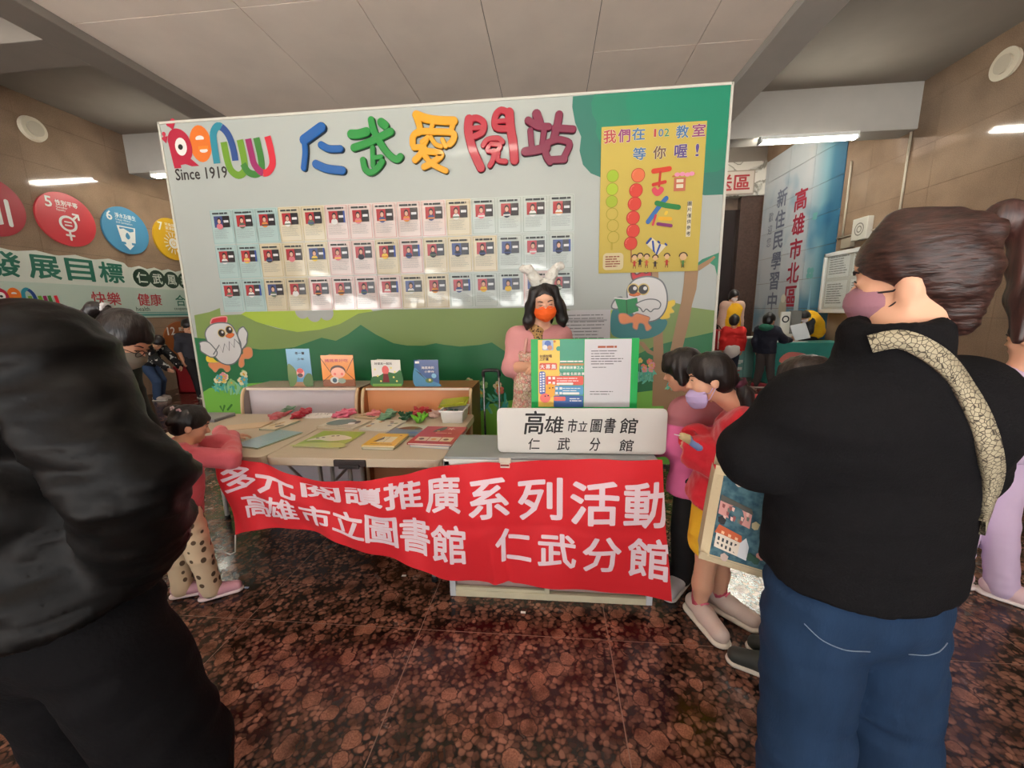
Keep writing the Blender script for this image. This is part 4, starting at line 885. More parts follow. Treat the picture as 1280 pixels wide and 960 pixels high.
for a_, b_ in ((cx0 + .03, -.03), (-.005, cx1 - .03)): G().box((a_, cy0 + .03, .035), (b_, cy0 + .034, cz - .045), M((186, 164, 156), .12, var=.1, vs=3)).obj('sliding_panel', t)
a = Art((-.2, 1.85, cz + .0002), (1, 0, 0), (0, 1, 0)); 
for i in range(2): a.lines(.02 + .05 * i, .02 + i * .035, .36, .04 + i * .035, 1, M((60, 64, 68), .6), 1, fill=.25, seed=i + 3)
a.obj('scuff_marks', t)
# lettered white sign
sx0, sx1, sz0, sz1, sy = -.258, .545, .7605, .985, 1.865
t = empty('library_sign', ((sx0 + sx1) / 2, sy, sz0), 'white rounded sign board with black brush calligraphy standing on the counter', 'sign')
t.rotation_euler = (0, 0, 0)
g = G(); r = .025; p = []
for cx, cz_, a0 in ((sx1 - r, sz0 + r, -90), (sx1 - r, sz1 - r, 0), (sx0 + r, sz1 - r, 90), (sx0 + r, sz0 + r, 180)):
    for k in range(6): an = math.radians(a0 + k * 18); p.append((cx + r * math.cos(an), cz_ + r * math.sin(an)))
g.prism(p, sy, sy + .012, M((214, 214, 208), .35), 'xz'); o = g.obj('sign_panel', t); md = o.modifiers.new('bevel', 'BEVEL'); md.width = .003; md.segments = 2; md.limit_method = 'ANGLE'
for x in (-.1, .38): G().box((x, sy + .012, sz0), (x + .04, sy + .1, sz0 + .01), M((200, 200, 196), .4)).obj('stand_foot', t); G().box((x + .015, sy + .012, sz0), (x + .025, sy + .03, sz0 + .15), M((200, 200, 196), .4)).obj('stand_back', t)
a = Art((sx0, sy - .0004, sz0), (1, 0, 0), (0, 0, 1), .0003); W3 = sx1 - sx0; H3 = sz1 - sz0
def sg(ch, x0, y0, x1, y1): # crop pixels 55..1210 x 80..383
    f = lambda x, y: ((x - 58) / 1152 * W3, (1 - (y - 84 + (x - 640) * .006) / 296) * H3)
    p = f((x0 + x1) / 2, (y0 + y1) / 2); a.text(ch, p[0], p[1], (y1 - y0) / 296 * H3, M((26, 24, 24), .5), 1, width=(x1 - x0) / 1152 * W3, bold=.018, center=True, shear=.12)
for q in (('高', 252, 103, 385, 255), ('雄', 390, 135, 518, 245), ('市', 548, 152, 610, 240), ('立', 620, 165, 680, 232), ('圖', 705, 152, 775, 236), ('書', 795, 142, 868, 240), ('館', 900, 142, 1012, 240), ('仁', 275, 283, 355, 358), ('武', 480, 275, 562, 358), ('分', 700, 272, 768, 358), ('館', 900, 280, 990, 356)): sg(*q)
a.obj('lettering', t)
# green panel with two sheets
gx0, gx1, gz0, gz1, gy = -.095, .425, .7605, 1.307, 1.97
t = empty('green_poster_board', (.16, gy, gz0), 'green board with a colourful leaflet and a white A4 sheet, standing behind the white sign', 'notice board')
G().box((gx0, gy, gz0), (gx1, gy + .008, gz1), M((22, 176, 84), .45), .001).obj('panel', t)
G().box((gx0 + .06, gy + .008, gz0), (gx0 + .09, gy + .12, gz0 + .01), M((30, 120, 70), .5)).obj('prop', t); G().box((gx1 - .12, gy + .008, gz0), (gx1 - .09, gy + .12, gz0 + .01), M((30, 120, 70), .5)).obj('prop', t)
# right A4: crop px (655..1110, 112..750) in panel px 120..1185
ps = (gx1 - gx0) / 1065; fx = lambda x: (x - 120) * ps; fz = lambda y: (gz1 - gz0) - (y - 105) * ps
a = Art((gx0, gy - .0012, gz0), (1, 0, 0), (0, 0, 1), .0003)
a.rect(fx(655), fz(800), fx(1112), fz(110), M((208, 208, 212), .45), 0)
tg = M((90, 90, 96), .6); a.lines(fx(785), fz(200), fx(970), fz(175), 1, M((170, 90, 60), .6), 1, fill=.8, rag=0)
a.lines(fx(720), fz(370), fx(1035), fz(215), 6, tg, 1, fill=.3, seed=5); a.lines(fx(735), fz(400), fx(880), fz(383), 1, tg, 1, fill=.4); a.lines(fx(715), fz(680), fx(980), fz(625), 2, tg, 1, fill=.25, seed=9)
a.obj('information_sheet', t)
a = Art((gx0, gy - .0012, gz0), (1, 0, 0), (0, 0, 1), .0003); ow = M((238, 238, 234), .45)
a.rect(fx(192), fz(800), fx(648), fz(112), M((90, 170, 140), .45), 0); a.rect(fx(192), fz(800), fx(405), fz(112), M((248, 208, 96), .45), 1); a.rect(fx(405), fz(475), fx(648), fz(115), M((74, 162, 132), .45), 1.5)
a.rect(fx(375), fz(475), fx(410), fz(115), M((248, 208, 96), .45), 2); a.circ(fx(398), fz(200), .012, M((74, 162, 132), .45), 2.5)
a.rect(fx(405), fz(370), fx(648), fz(350), M((196, 140, 90), .45), 2)
a.rrect(fx(205), fz(415), fx(383), fz(345), .008, M((222, 98, 76), .45), 2)
for i, ch in enumerate('大募集'): a.text(ch, fx(235 + i * 57), fz(382), .022, ow, 3, center=True, bold=.03)
for i, ch in enumerate('台語說唱之計畫'): a.text(ch, fx(222 + (i % 4) * 31), fz(275 if i < 4 else 305), .014, M((90, 60, 40), .5), 3, center=True, bold=.03)
a.rect(fx(405), fz(430), fx(648), fz(375), M((90, 176, 150), .45), 2.2)
for i, ch in enumerate('熱愛說故事之人'): a.text(ch, fx(425 + i * 34), fz(392), .014, ow, 3, center=True, bold=.03)
for i, ch in enumerate('上網報名說故事'): a.text(ch, fx(420 + i * 37), fz(455), .014, ow, 3, center=True, bold=.03)
a.lines(fx(412), fz(340), fx(640), fz(318), 1, ow, 3, fill=.6, rag=0)
a.rrect(fx(270), fz(570), fx(648), fz(478), .008, M((232, 98, 84), .45), 2.4); a.rrect(fx(358), fz(670), fx(648), fz(578), .008, M((86, 160, 206), .45), 2.4); a.rrect(fx(350), fz(800), fx(648), fz(680), .006, M((62, 104, 170), .45), 2.4)
a.rrect(fx(350), fz(735), fx(470), fz(690), .006, M((236, 110, 100), .45), 3)
a.rrect(fx(202), fz(665), fx(265), fz(430), .01, M((86, 112, 190), .45), 2.4)
for i in range(8):
    a.rect(fx(210), fz(462 + i * 26), fx(226), fz(446 + i * 26), ow, 3); a.rect(fx(236), fz(458 + i * 26), fx(256), fz(442 + i * 26), ow, 3)
for j in range(2):
    for i in range(2): a.rect(fx(295 + i * 42), fz(512 + j * 50), fx(322 + i * 42), fz(486 + j * 50), ow, 3); a.rect(fx(366 + i * 42), fz(616 + j * 50), fx(392 + i * 42), fz(592 + j * 50), ow, 3)
a.lines(fx(380), fz(540), fx(600), fz(488), 2, ow, 3, fill=.3, seed=3); a.rrect(fx(378), fz(568), fx(545), fz(545), .004, ow, 3); a.lines(fx(440), fz(640), fx(630), fz(592), 2, ow, 3, fill=.3, seed=4); a.rrect(fx(440), fz(668), fx(608), fz(645), .004, ow, 3); a.lines(fx(510), fz(745), fx(640), fz(700), 2, ow, 3, fill=.4, seed=6)
a.circ(fx(315), fz(625), .024, M((246, 176, 60), .45), 3, r2=.036); a.circ(fx(262), fz(705), .026, M((240, 120, 110), .45), 3.5, r2=.024)
for x, y in ((307, 602), (340, 598), (263, 685), (293, 680)): a.circ(fx(x), fz(y), .0035, blk, 4.5)
a.rrect(fx(235), fz(215), fx(345), fz(115), .006, M((170, 190, 220), .45), 3); a.circ(fx(290), fz(150), .016, M((90, 120, 190), .45), 3.5); a.circ(fx(262), fz(185), .012, ow, 4); a.circ(fx(310), fz(190), .012, M((200, 150, 120), .45), 4); a.circ(fx(358), fz(128), .006, M((210, 130, 60), .45), 4)
a.obj('leaflet', t)
# shelf units with curved sides
def shelf_unit(x0, x1, panel, side, topc, label, left_side=None):
    yb, yf, zt = 3.13, 2.83, .9
    t = empty('book_display_unit', ((x0 + x1) / 2, yb, 0), label, 'cabinet')
    G().box((x0, yf, zt - .022), (x1, yb + .0, zt), topc, .003).obj('top_board', t)
    G().box((x0 + .02, yf - .004, zt - .02), (x1 - .02, yf + .0, zt - .004), M((226, 214, 196), .4)).obj('edge_strip', t)
    G().box((x0 + .02, yf + .02, .08), (x1 - .02, yf + .035, zt - .022), panel).obj('sloping_panel', t)
    G().box((x0 + .02, yb - .015, 0), (x1 - .02, yb, zt - .022), side).obj('back', t)
    G().box((x0 + .02, yf - .05, .0), (x1 - .02, yb, .08), side).obj('plinth', t)
    G().box((x0 + .02, yf - .04, .42), (x1 - .02, yf + .02, .44), side).obj('shelf', t)
    for x, mt in ((x0, side), (x1 - .022, left_side or side)):
        pts = [(yb, 0), (yb, zt - .001), (yf, zt - .001)] + [(yf - .3 + .3 * math.cos(a_), zt - .4 + .4 * math.sin(a_) * 1.0) for a_ in [math.radians(90 - 90 * k / 10 * .0) for k in ()]]
        pts += [(yf - .055 * math.sin(b2), zt - .24 + .24 * math.cos(b2) ** .8 - .001) for b2 in [math.radians(9 * k) for k in range(1, 11)]] + [(yf - .055, 0)]
        o = G().prism(pts, x, x + .022, mt, 'yz').obj('side_panel', t); md = o.modifiers.new('bevel', 'BEVEL'); md.width = .003; md.limit_method = 'ANGLE'
        g = G(); pp = [(x + .011, p_[0] - .004, p_[1] - .012) for p_ in pts[2:]]; g.tube(pp, .0125, M((216, 190, 150), .4), 6); g.obj('edge_banding', t)
    return t
lav = M((204, 196, 200), .4, var=.02, vs=3); gbr = M((150, 138, 132), .4); brt = M((168, 152, 138), .35)
shelf_unit(-2.36, -1.425, lav, gbr, brt, 'lavender-fronted display shelf with a curved grey side, behind the left table', M((176, 112, 56), .4))
shelf_unit(-1.4, -.565, M((226, 156, 106), .4, var=.03, vs=3), M((170, 104, 52), .4, var=.1, vs=5, stretch=(1, 6, 1)), M((150, 92, 44), .3, var=.12, vs=6, stretch=(1, 6, 1)), 'orange-fronted wooden display shelf with curved brown sides, behind the middle table', M((120, 88, 44), .4))
# ---- books ----
def cover_art(a, w, h, kind):
    c = lambda *q: M(q, .35, coat=.4)
    if kind == 'sky':
        a.rect(0, 0, w, h, c(92, 160, 200), 0); a.rect(0, 0, w, h * .12, c(170, 130, 90), 1); a.poly(spl([(0, .0), (0, h * .55), (w * .15, h * .58), (w * .35, h * .4), (w * .3, h * .1)]), c(90, 130, 60), 1.5); a.poly(spl([(w, 0), (w, h * .3), (w * .8, h * .34), (w * .6, h * .15), (w * .7, 0)]), c(80, 120, 60), 1.5)
        a.circ(w * .52, h * .36, w * .17, c(230, 170, 160), 2, r2=w * .2); a.circ(w * .52, h * .42, w * .14, c(200, 60, 60), 3, r2=w * .1); a.circ(w * .5, h * .3, w * .12, c(90, 60, 60), 3, r2=w * .08)
        a.text('老一輩', w * .38, h * .85, h * .07, blk, 3, width=w * .4, bold=.03); a.text('少年', w * .45, h * .7, h * .06, blk, 3, width=w * .3, bold=.03)
    elif kind == 'orange':
        a.rect(0, 0, w, h, c(240, 150, 56), 0); a.rect(0, 0, w, h * .22, c(150, 90, 56), 1); a.line([(0, h * .9), (w * .3, h * .4), (0, h * .15)], w * .02, c(90, 40, 20), 1.5); a.line([(w, h * .9), (w * .75, h * .45), (w, h * .2)], w * .02, c(90, 40, 20), 1.5)
        a.circ(w * .5, h * .5, w * .24, c(60, 30, 20), 2, r2=w * .17); a.circ(w * .5, h * .44, w * .22, c(250, 186, 160), 3, r2=w * .16); a.circ(w * .4, h * .4, w * .04, c(240, 120, 110), 4); a.circ(w * .62, h * .4, w * .04, c(240, 120, 110), 4)
        a.circ(w * .38, h * .2, w * .14, c(220, 222, 216), 5, r2=w * .1); a.circ(w * .38, h * .2, w * .07, c(60, 90, 110), 6); a.circ(w * .6, h * .18, w * .12, c(160, 180, 160), 5, r2=w * .08); a.text('媽媽煮好吃', w * .12, h * .78, h * .1, c(190, 40, 40), 3, width=w * .72, bold=.03)
    elif kind == 'white':
        a.rect(0, 0, w, h, c(236, 236, 230), 0); a.poly(spl([(0, 0), (0, h * .35), (w * .25, h * .4), (w * .5, h * .55), (w * .8, h * .5), (w, h * .6), (w, 0)], True, 4), c(60, 120, 70), 1); a.rect(0, 0, w, h * .1, c(120, 170, 80), 2)
        a.circ(w * .48, h * .62, w * .12, c(230, 110, 110), 3, r2=w * .15); a.poly([(w * .36, h * .15), (w * .6, h * .15), (w * .56, h * .48), (w * .4, h * .48)], c(120, 40, 44), 3)
        for x, y in ((.2, .4), (.75, .35), (.8, .55), (.68, .7), (.85, .2), (.12, .65), (.3, .2)): a.circ(w * x, h * y, w * .035, c(250, 236, 140), 4, n=8)
        a.text('好朋友一起玩', w * .12, h * .82, h * .09, blk, 3, width=w * .6, bold=.02)
    elif kind == 'blue':
        a.rect(0, 0, w, h, c(44, 90, 150), 0); a.poly(spl([(0, h * .7), (w * .3, h * .45), (w * .6, h * .25), (w, h * .1), (w, 0), (0, 0)]), c(70, 140, 180), 1); a.poly([(0, h * .65), (w * .25, h * .5), (w * .5, h * .2), (w * .35, h * .35)], c(16, 28, 50), 2)
        a.circ(w * .6, h * .22, w * .16, c(80, 120, 60), 3, r2=w * .1); a.circ(w * .62, h * .24, w * .05, c(230, 210, 120), 4); a.circ(w * .8, h * .4, w * .1, c(130, 190, 220), 2); a.text('海底來的', w * .3, h * .66, h * .1, ow, 3, width=w * .52, bold=.03); a.text('小夥伴', w * .42, h * .52, h * .08, ow, 3, width=w * .4, bold=.02); a.rect(w * .05, h * .87, w * .22, h * .95, ow, 3)
    elif kind == 'map':
        a.rect(0, 0, w, h, c(150, 180, 192), 0); r = random.Random(4)
        for k in range(40): a.circ(w * r.uniform(.08, .92), h * r.uniform(.08, .92), w * r.uniform(.01, .035), c(*r.choice([(100, 130, 160), (120, 150, 180), (196, 200, 170), (180, 140, 120)])), 1, r2=w * .012, rot=r.uniform(0, 3), n=8)
        a.line([(w * .1, h * .2), (w * .4, h * .4), (w * .6, h * .35), (w * .9, h * .7)], w * .012, c(100, 130, 160), 2)
    elif kind == 'cream':
        a.rect(0, 0, w, h, c(224, 206, 170), 0); a.poly(spl([(w * .1, h * .3), (w * .3, h * .75), (w * .5, h * .6), (w * .35, h * .3)]), c(200, 170, 110), 1); a.poly(spl([(w * .5, h * .3), (w * .8, h * .45), (w * .9, h * .3), (w * .7, h * .2)]), c(90, 90, 60), 1); a.ring(w * .3, h * .5, w * .12, .006, c(60, 70, 50), 2)
    elif kind == 'teal':
        a.rect(0, 0, w, h, c(220, 214, 192), 0); a.poly(spl([(w * .05, h * .35), (w * .1, h * .75), (w * .45, h * .95), (w * .7, h * .7), (w * .5, h * .3), (w * .3, h * .2)]), c(60, 110, 104), 1); a.circ(w * .72, h * .62, w * .12, c(50, 60, 60), 2, r2=h * .2); a.circ(w * .68, h * .5, w * .09, ow, 3, r2=h * .1)
        for k in range(4): a.line([(w * .15, h * (.1 + .06 * k)), (w * .9, h * (.08 + .07 * k))], .004, c(110, 110, 90), 3)
    elif kind == 'green':
        a.rect(0, 0, w, h, c(150, 180, 40), 0); a.poly(spl([(w * .05, h * .35), (w * .3, h * .7), (w * .6, h * .75), (w * .95, h * .55), (w * .6, h * .35), (w * .3, h * .4)]), c(226, 222, 200), 1); a.poly(spl([(0, h * .08), (w * .3, h * .22), (w * .7, h * .3), (w, h * .2), (w, 0), (0, 0)]), c(190, 200, 110), 1); a.line([(w * .05, h * .3), (w * .4, h * .28), (w * .8, h * .3)], .01, c(110, 130, 40), 2)
        for x, y in ((.2, .5), (.3, .55), (.45, .66), (.55, .68)): a.circ(w * x, h * y, w * .04, c(70, 60, 40), 3, r2=h * .03, n=8)
    elif kind == 'yellow':
        a.rect(0, 0, w, h, c(232, 178, 46), 0); a.rect(w * .3, h * .25, w * .78, h * .72, c(226, 214, 180), 1); a.rect(w * .52, h * .25, w * .54, h * .72, c(160, 140, 100), 2); a.poly([(w * .18, h * .3), (w * .36, h * .7), (w * .42, h * .5), (w * .3, h * .3)], c(90, 60, 30), 2); a.circ(w * .82, h * .82, w * .05, c(180, 120, 40), 2); a.lines(w * .2, h * .08, w * .9, h * .16, 1, c(150, 100, 30), 2, fill=.4)
    elif kind == 'red':
        a.rect(0, 0, w, h, c(186, 40, 48), 0); a.poly(spl([(w * .28, h * .68), (w * .4, h * .92), (w * .52, h * .95), (w * .5, h * .75), (w * .36, h * .66)]), c(60, 60, 36), 1); a.circ(w * .4, h * .7, w * .04, c(200, 180, 70), 2)
        for k in range(5): th = k * 1.256; a.line([(w * .66, h * .85), (w * .66 + .02 * math.cos(th), h * .85 + .02 * math.sin(th))], .008, c(236, 190, 180), 2)
        a.lines(w * .38, h * .55, w * .76, h * .62, 1, c(236, 180, 160), 2, fill=.5, rag=0)
        for k in range(3): a.rect(w * (.1 + .28 * k), h * .12, w * (.36 + .28 * k), h * .34, c(228, 206, 170), 1.5); a.circ(w * (.22 + .28 * k), h * .22, w * .06, c(*((90, 60, 40), (220, 150, 60), (130, 70, 60))[k]), 2.5, r2=h * .05)
    elif kind == 'garden':
        a.rect(0, 0, w, h, c(216, 216, 200), 0); r = random.Random(8)
        for k in range(9): a.circ(w * r.uniform(.1, .9), h * r.uniform(.15, .85), w * .07, c(*r.choice([(200, 150, 60), (120, 80, 60), (90, 130, 80), (110, 130, 140)])), 1 + k * .1, r2=h * .06, rot=r.random() * 3, n=10)
    elif kind == 'forest':
        a.rect(0, 0, w, h, c(110, 130, 160), 0); a.rect(0, h * .55, w, h, c(206, 208, 190), 1); a.poly(spl([(w * .1, h * .5), (w * .3, h * .75), (w * .6, h * .8), (w * .85, h * .6), (w * .5, h * .5)]), c(140, 80, 60), 2); a.circ(w * .7, h * .6, w * .1, c(70, 60, 50), 3, r2=h * .07); a.circ(w * .75, h * .25, w * .15, c(70, 110, 180), 2, r2=h * .1)
def book_at(name, label, pts, th, kind, spine, z0, pages=(226, 220, 204), group='picture books laid on the folding tables'):
    """lying book: pts = front-left, front-right, back-left corner (x, y) on the table"""
    p0, p1, p2 = (Vector((p[0], p[1], 0)) for p in pts); U = (p1 - p0); w = U.length; U.normalize(); V = Vector((-U.y, U.x, 0)); h = (p2 - p0).dot(V)
    mt = Matrix(((U.x, V.x, 0, p0.x), (U.y, V.y, 0, p0.y), (0, 0, 1, z0), (0, 0, 0, 1)))
    t = empty(name, (p0.x, p0.y, z0), label, 'book', group)
    G().box((.003, .003, .002), (w - .004, h - .003, th - .002), M(pages, .7), 0, mt).obj('pages', t)
    g = G(); c = M(spine, .4, coat=.3); g.box((0, 0, 0), (w, h, .002), c, 0, mt); g.box((0, 0, th - .002), (w, h, th), c, 0, mt); g.box((-.001, 0, 0), (.003, h, th), c, 0, mt); g.obj('cover', t)
    a = Art((p0.x, p0.y, z0 + th + .0003), U, V, .0003); cover_art(a, w, h, kind); a.obj('cover_print', t)
    return t
def tq(*s): return [(p[0], p[1]) for p in s]
BZ = TZ + .001
book_at('picture_book', 'large pale blue board book open flat under the girl in pink, at the front left', tq((-1.788,2.006,0.73), (-1.603,1.96,0.73), (-1.899,2.347,0.73)), .008, 'map', (150, 170, 130), BZ)
book_at('picture_book', 'cream picture book lying behind the pale blue book at the left', tq((-1.862,2.313,0.73), (-1.743,2.299,0.73), (-1.99,2.56,0.73)), .01, 'cream', (150, 180, 160), BZ)
book_at('picture_book', 'cream picture book with a teal animal on its cover, top of the middle pile', tq((-1.501,2.361,0.735), (-1.235,2.317,0.735), (-1.517,2.575,0.735)), .014, 'teal', (214, 206, 170), BZ)
book_at('picture_book', 'lime green picture book with a white shape on the cover, front middle', tq((-1.429,2.006,0.73), (-1.15,1.991,0.73), (-1.449,2.292,0.73)), .007, 'green', (206, 206, 150), BZ)
book_at('picture_book', 'grey-green picture book underneath the yellow picture book', tq((-1.018,1.986,0.72), (-0.839,1.981,0.72), (-1.043,2.209,0.72)), .011, 'garden', (150, 160, 130), BZ)
book_at('picture_book', 'yellow picture book with a pale square, stacked on a grey-green one', tq((-1.022,1.994,0.74), (-0.836,1.989,0.74), (-1.041,2.208,0.74)), .009, 'yellow', (230, 200, 110), BZ + .0125)
book_at('picture_book', 'white picture book with small brown drawings, in the middle row', tq((-1.203,2.334,0.73), (-0.993,2.307,0.73), (-1.204,2.56,0.73)), .01, 'garden', (222, 222, 218), BZ)
book_at('picture_book', 'open blue and grey picture book with a brown animal, left of the red book', tq((-0.999,2.249,0.73), (-0.789,2.202,0.73), (-0.987,2.468,0.73)), .008, 'forest', (110, 130, 160), BZ)
book_at('picture_book', 'pale blue picture book underneath the big red one', tq((-0.765,2.036,0.72), (-0.538,2.007,0.72), (-0.721,2.299,0.72)), .014, 'map', (190, 206, 222), BZ)
book_at('picture_book', 'large red picture book with three small pictures, front right of the table', tq((-0.78,2.03,0.74), (-0.526,2.014,0.74), (-0.771,2.349,0.74)), .011, 'red', (176, 36, 44), BZ + .0155, group='picture books laid on the folding tables')
book_at('picture_book', 'cream picture book with pink edge among the craft pieces at the back', tq((-1.376,2.619,0.73), (-1.224,2.58,0.73), (-1.364,2.754,0.73)), .008, 'cream', (206, 190, 140), BZ)
def stand_book(label, x0, x1, y, z1, kind, spine, th=.03, open_=.35, skew=0):
    """book standing slightly open on the shelf top"""
    z0 = .901; t = empty('standing_book', ((x0 + x1) / 2, y, z0), label, 'book', 'picture books stood up on the shelf units')
    w = x1 - x0; h = z1 - z0
    for i, (sgn, yy) in enumerate(((1, 0),)):
        G().box((x0, y, z0), (x1, y + .003, z1), M(spine, .4)).obj('front_cover', t)
    a = Art((x0, y - .0006, z0), (1, 0, 0), (0, 0, 1), .0004); cover_art(a, w, h, kind); a.obj('cover_print', t)
    ang = open_; R_ = Matrix.Translation((x1, y, 0)) @ Matrix.Rotation(math.pi - ang, 4, 'Z')
    g = G(); g.box((0, -.003, z0), (w, 0, z1 - .002), M(spine, .4), 0, R_); g.obj('back_cover', t)
    g = G()
    for k in range(5):
        R2 = Matrix.Translation((x1 + .0, y + .003, 0)) @ Matrix.Rotation(math.pi - ang * (.15 + .17 * k), 4, 'Z'); g.box((.004, -.0012, z0 + .004), (w - .004, -.0002, z1 - .005), M((222, 216, 196), .7), 0, R2)
    g.obj('pages', t)
    return t
stand_book('tall blue picture book with a figure in a bush, leftmost on the lavender shelf', (-2.006,2.87,0.932)[0], (-1.817,2.87,0.932)[0], 2.87, (-1.921,2.87,1.191)[2], 'sky', (92, 130, 150))
stand_book('orange picture book with a child face, right of the tall blue book', (-1.733,2.87,0.932)[0], (-1.477,2.87,0.931)[0], 2.87, (-1.608,2.87,1.14)[2], 'orange', (226, 130, 60))
stand_book('white and green picture book with a pink figure, on the orange shelf', (-1.339,2.87,0.919)[0], (-1.114,2.87,0.918)[0], 2.87, (-1.236,2.87,1.101)[2], 'white', (200, 210, 180))
stand_book('dark blue picture book with white lettering, rightmost on the orange shelf', (-1.008,2.87,0.918)[0], (-0.824,2.87,0.918)[0], 2.87, (-0.93,2.87,1.099)[2], 'blue', (40, 80, 130))
# storage box with lime lid
bx = (-0.73,2.491,0.72)
t = empty('storage_box', (bx[0] + .09, bx[1] + .08, BZ), 'small white plastic box with lime lid at the right back of the table', 'box')
bm = bmesh.new(); bmesh.ops.create_cube(bm, size=1)
for v in bm.verts:
    k = 1.0 if v.co.z > 0 else .88; v.co = Vector((bx[0] + .085 + v.co.x * .15 * k, bx[1] + .1 + v.co.y * .19 * k, BZ + (v.co.z + .5) * .085))
top = [f for f in bm.faces if f.normal.z > .9]; r_ = bmesh.ops.inset_region(bm, faces=top, thickness=.006); bmesh.ops.translate(bm, vec=(0, 0, -.06), verts=top[0].verts)
bmesh.ops.bevel(bm, geom=list(bm.edges), offset=.0025, segments=2, affect='EDGES'); G().bm(bm, M((228, 228, 224), .4)).obj('tub', t)
g = G(); x_, y_ = bx[0] + .085, bx[1] + .1
for s in (-1, 1): g.box((x_ - .083, y_ + s * .1 - .006, BZ + .078), (x_ + .083, y_ + s * .1 + .006, BZ + .088), M((236, 236, 232), .4), .002)
for s in (-1, 1): g.box((x_ + s * .08 - .005, y_ - .1, BZ + .078), (x_ + s * .08 + .005, y_ + .1, BZ + .088), M((236, 236, 232), .4), .002)
g.obj('rim', t)
g = G(); R_ = Matrix.Translation((x_ - .02, y_ + .06, BZ + .108)) @ Matrix.Rotation(.22, 4, 'X') @ Matrix.Rotation(-.12, 4, 'Y'); g.box((-.1, -.06, -.008), (.1, .07, .004), M((150, 156, 20), .3), .006, R_); g.box((-.085, -.045, .004), (.085, .055, .012), M((164, 168, 30), .3), .004, R_); g.obj('lid', t)
rr = random.Random(5)
g = G()
for i in range(16): g.ell((x_ + rr.uniform(-.055, .055), y_ + rr.uniform(-.08, .0), BZ + .06 + rr.uniform(0, .018)), (.016, .012, .008), M(rr.choice([(110, 60, 60), (60, 110, 104), (70, 60, 50), (120, 40, 50), (60, 90, 80)]), .6), 8, 6)
tag(g.obj('filling', t), kind='stuff')
# craft pieces
def felt(label, pts, col, seed, h=.02, n=9, spiky=False, dots=None, nm='felt_craft'):
    S = SDF(.005); r = random.Random(seed); (x0, y0), (x1, y1) = pts
    for i in range(n if spiky else n * 3):
        u, v_ = r.random(), r.random(); c = (x0 + (x1 - x0) * u, y0 + (y1 - y0) * v_, BZ + h * (.5 if spiky else r.uniform(.2, .9))); th = r.uniform(0, 3.14)
        if spiky: S.cap(c, (c[0] + .04 * math.cos(th * 2), c[1] + .04 * math.sin(th * 2), BZ + h * r.uniform(.9, 2.0)), .009, .005, .005)
        else:
            t1 = r.uniform(-.5, .5); S.ell(c, (r.uniform(.03, .055), r.uniform(.016, .03), .0065), .005, axes=((math.cos(th) * math.cos(t1), math.sin(th) * math.cos(t1), math.sin(t1)), (-math.sin(th), math.cos(th), 0), (-math.cos(th) * math.sin(t1), -math.sin(th) * math.sin(t1), math.cos(t1))))
    S.plane((0, 0, BZ + .0008), (0, 0, -1), .002)
    t = soft(nm, S, M(col, .9, var=.15, vs=40, bump=.4, bs=180, sheen=.3), None, folds(.003, 30, 30, 60, seed)); tag(t, label, 'craft', 'felt craft pieces along the back of the tables')
    if dots:
        g = G()
        for i in range(8): g.ell((x0 + (x1 - x0) * r.random(), y0 + (y1 - y0) * r.random(), BZ + h * .95), (.008, .008, .004), M(dots, .7), 8, 6)
        tag(wchild(g.obj('beads', None), t) or bpy.data.objects[-1] if False else g.obj('beads', t), kind='stuff')
    return t
def zz(x0, y0, x1, y1): return ((x0, y0), (x1, y1))
f2 = lambda p, q: ((p[0], p[1]), (q[0], q[1]))
felt('flattened pink and olive felt piece at the left end of the row', f2((-1.966,2.561,0.73), (-1.938,2.694,0.73)), (190, 90, 96), 1, .018, dots=(110, 100, 60))
felt('sage green felt piece behind the pink one at the left end', f2((-1.972,2.717,0.73), (-1.977,2.789,0.73)), (110, 150, 116), 2, .028, 5)
felt('crumpled crimson felt piece beside the oval card', f2((-1.792,2.587,0.73), (-1.794,2.744,0.73)), (186, 24, 52), 3, .034)
felt('bright pink felt piece in the middle of the row', f2((-1.522,2.615,0.73), (-1.455,2.752,0.73)), (226, 110, 140), 4, .026, 12, dots=(190, 40, 80))
felt('small rose pink felt piece right of the bright pink one', f2((-1.286,2.664,0.73), (-1.242,2.756,0.73)), (214, 120, 126), 5, .02, 6)
felt('grey-green crumpled felt leaf left of the dark green pompom', f2((-1.161,2.541,0.73), (-1.128,2.713,0.73)), (104, 154, 116), 6, .03, 10)
felt('dark green fringed felt pompom', f2((-1,2.545,0.73), (-0.973,2.629,0.73)), (18, 84, 44), 7, .03, 34, True)
felt('red star-shaped felt piece behind the green pompoms', f2((-0.957,2.65,0.73), (-0.89,2.787,0.73)), (186, 40, 44), 8, .034, 9)
felt('bright lime felt pompom beside the dark green one', f2((-0.88,2.49,0.73), (-0.846,2.57,0.73)), (112, 190, 40), 9, .03, 34, True)
felt('pale pink and cream felt scrap next to the white box', f2((-0.837,2.653,0.73), (-0.805,2.766,0.73)), (206, 170, 160), 10, .016, 6)
# oval card
t = empty('oval_card', (-1.684,2.685,0.722), 'white oval card with dark doodles on the table', 'card')
cc_ = (-1.677,2.663,0.722); g = G(); g.prism([(cc_[0] + .12 * math.cos(a_) , cc_[1] + .07 * math.sin(a_)) for a_ in [2 * math.pi * k / 24 for k in range(24)]], BZ, BZ + .008, M((232, 230, 224), .5)); g.obj('card', t)
a = Art((cc_[0], cc_[1], BZ + .0085), (1, 0, 0), (0, 1, 0)); r = random.Random(2)
for k in range(11): x = r.uniform(-.08, .08); y = r.uniform(-.04, .04); a.line([(x, y), (x + r.uniform(-.02, .02), y + r.uniform(.005, .02))], .005, M((60, 60, 60), .6), 1)
a.obj('doodles', t)
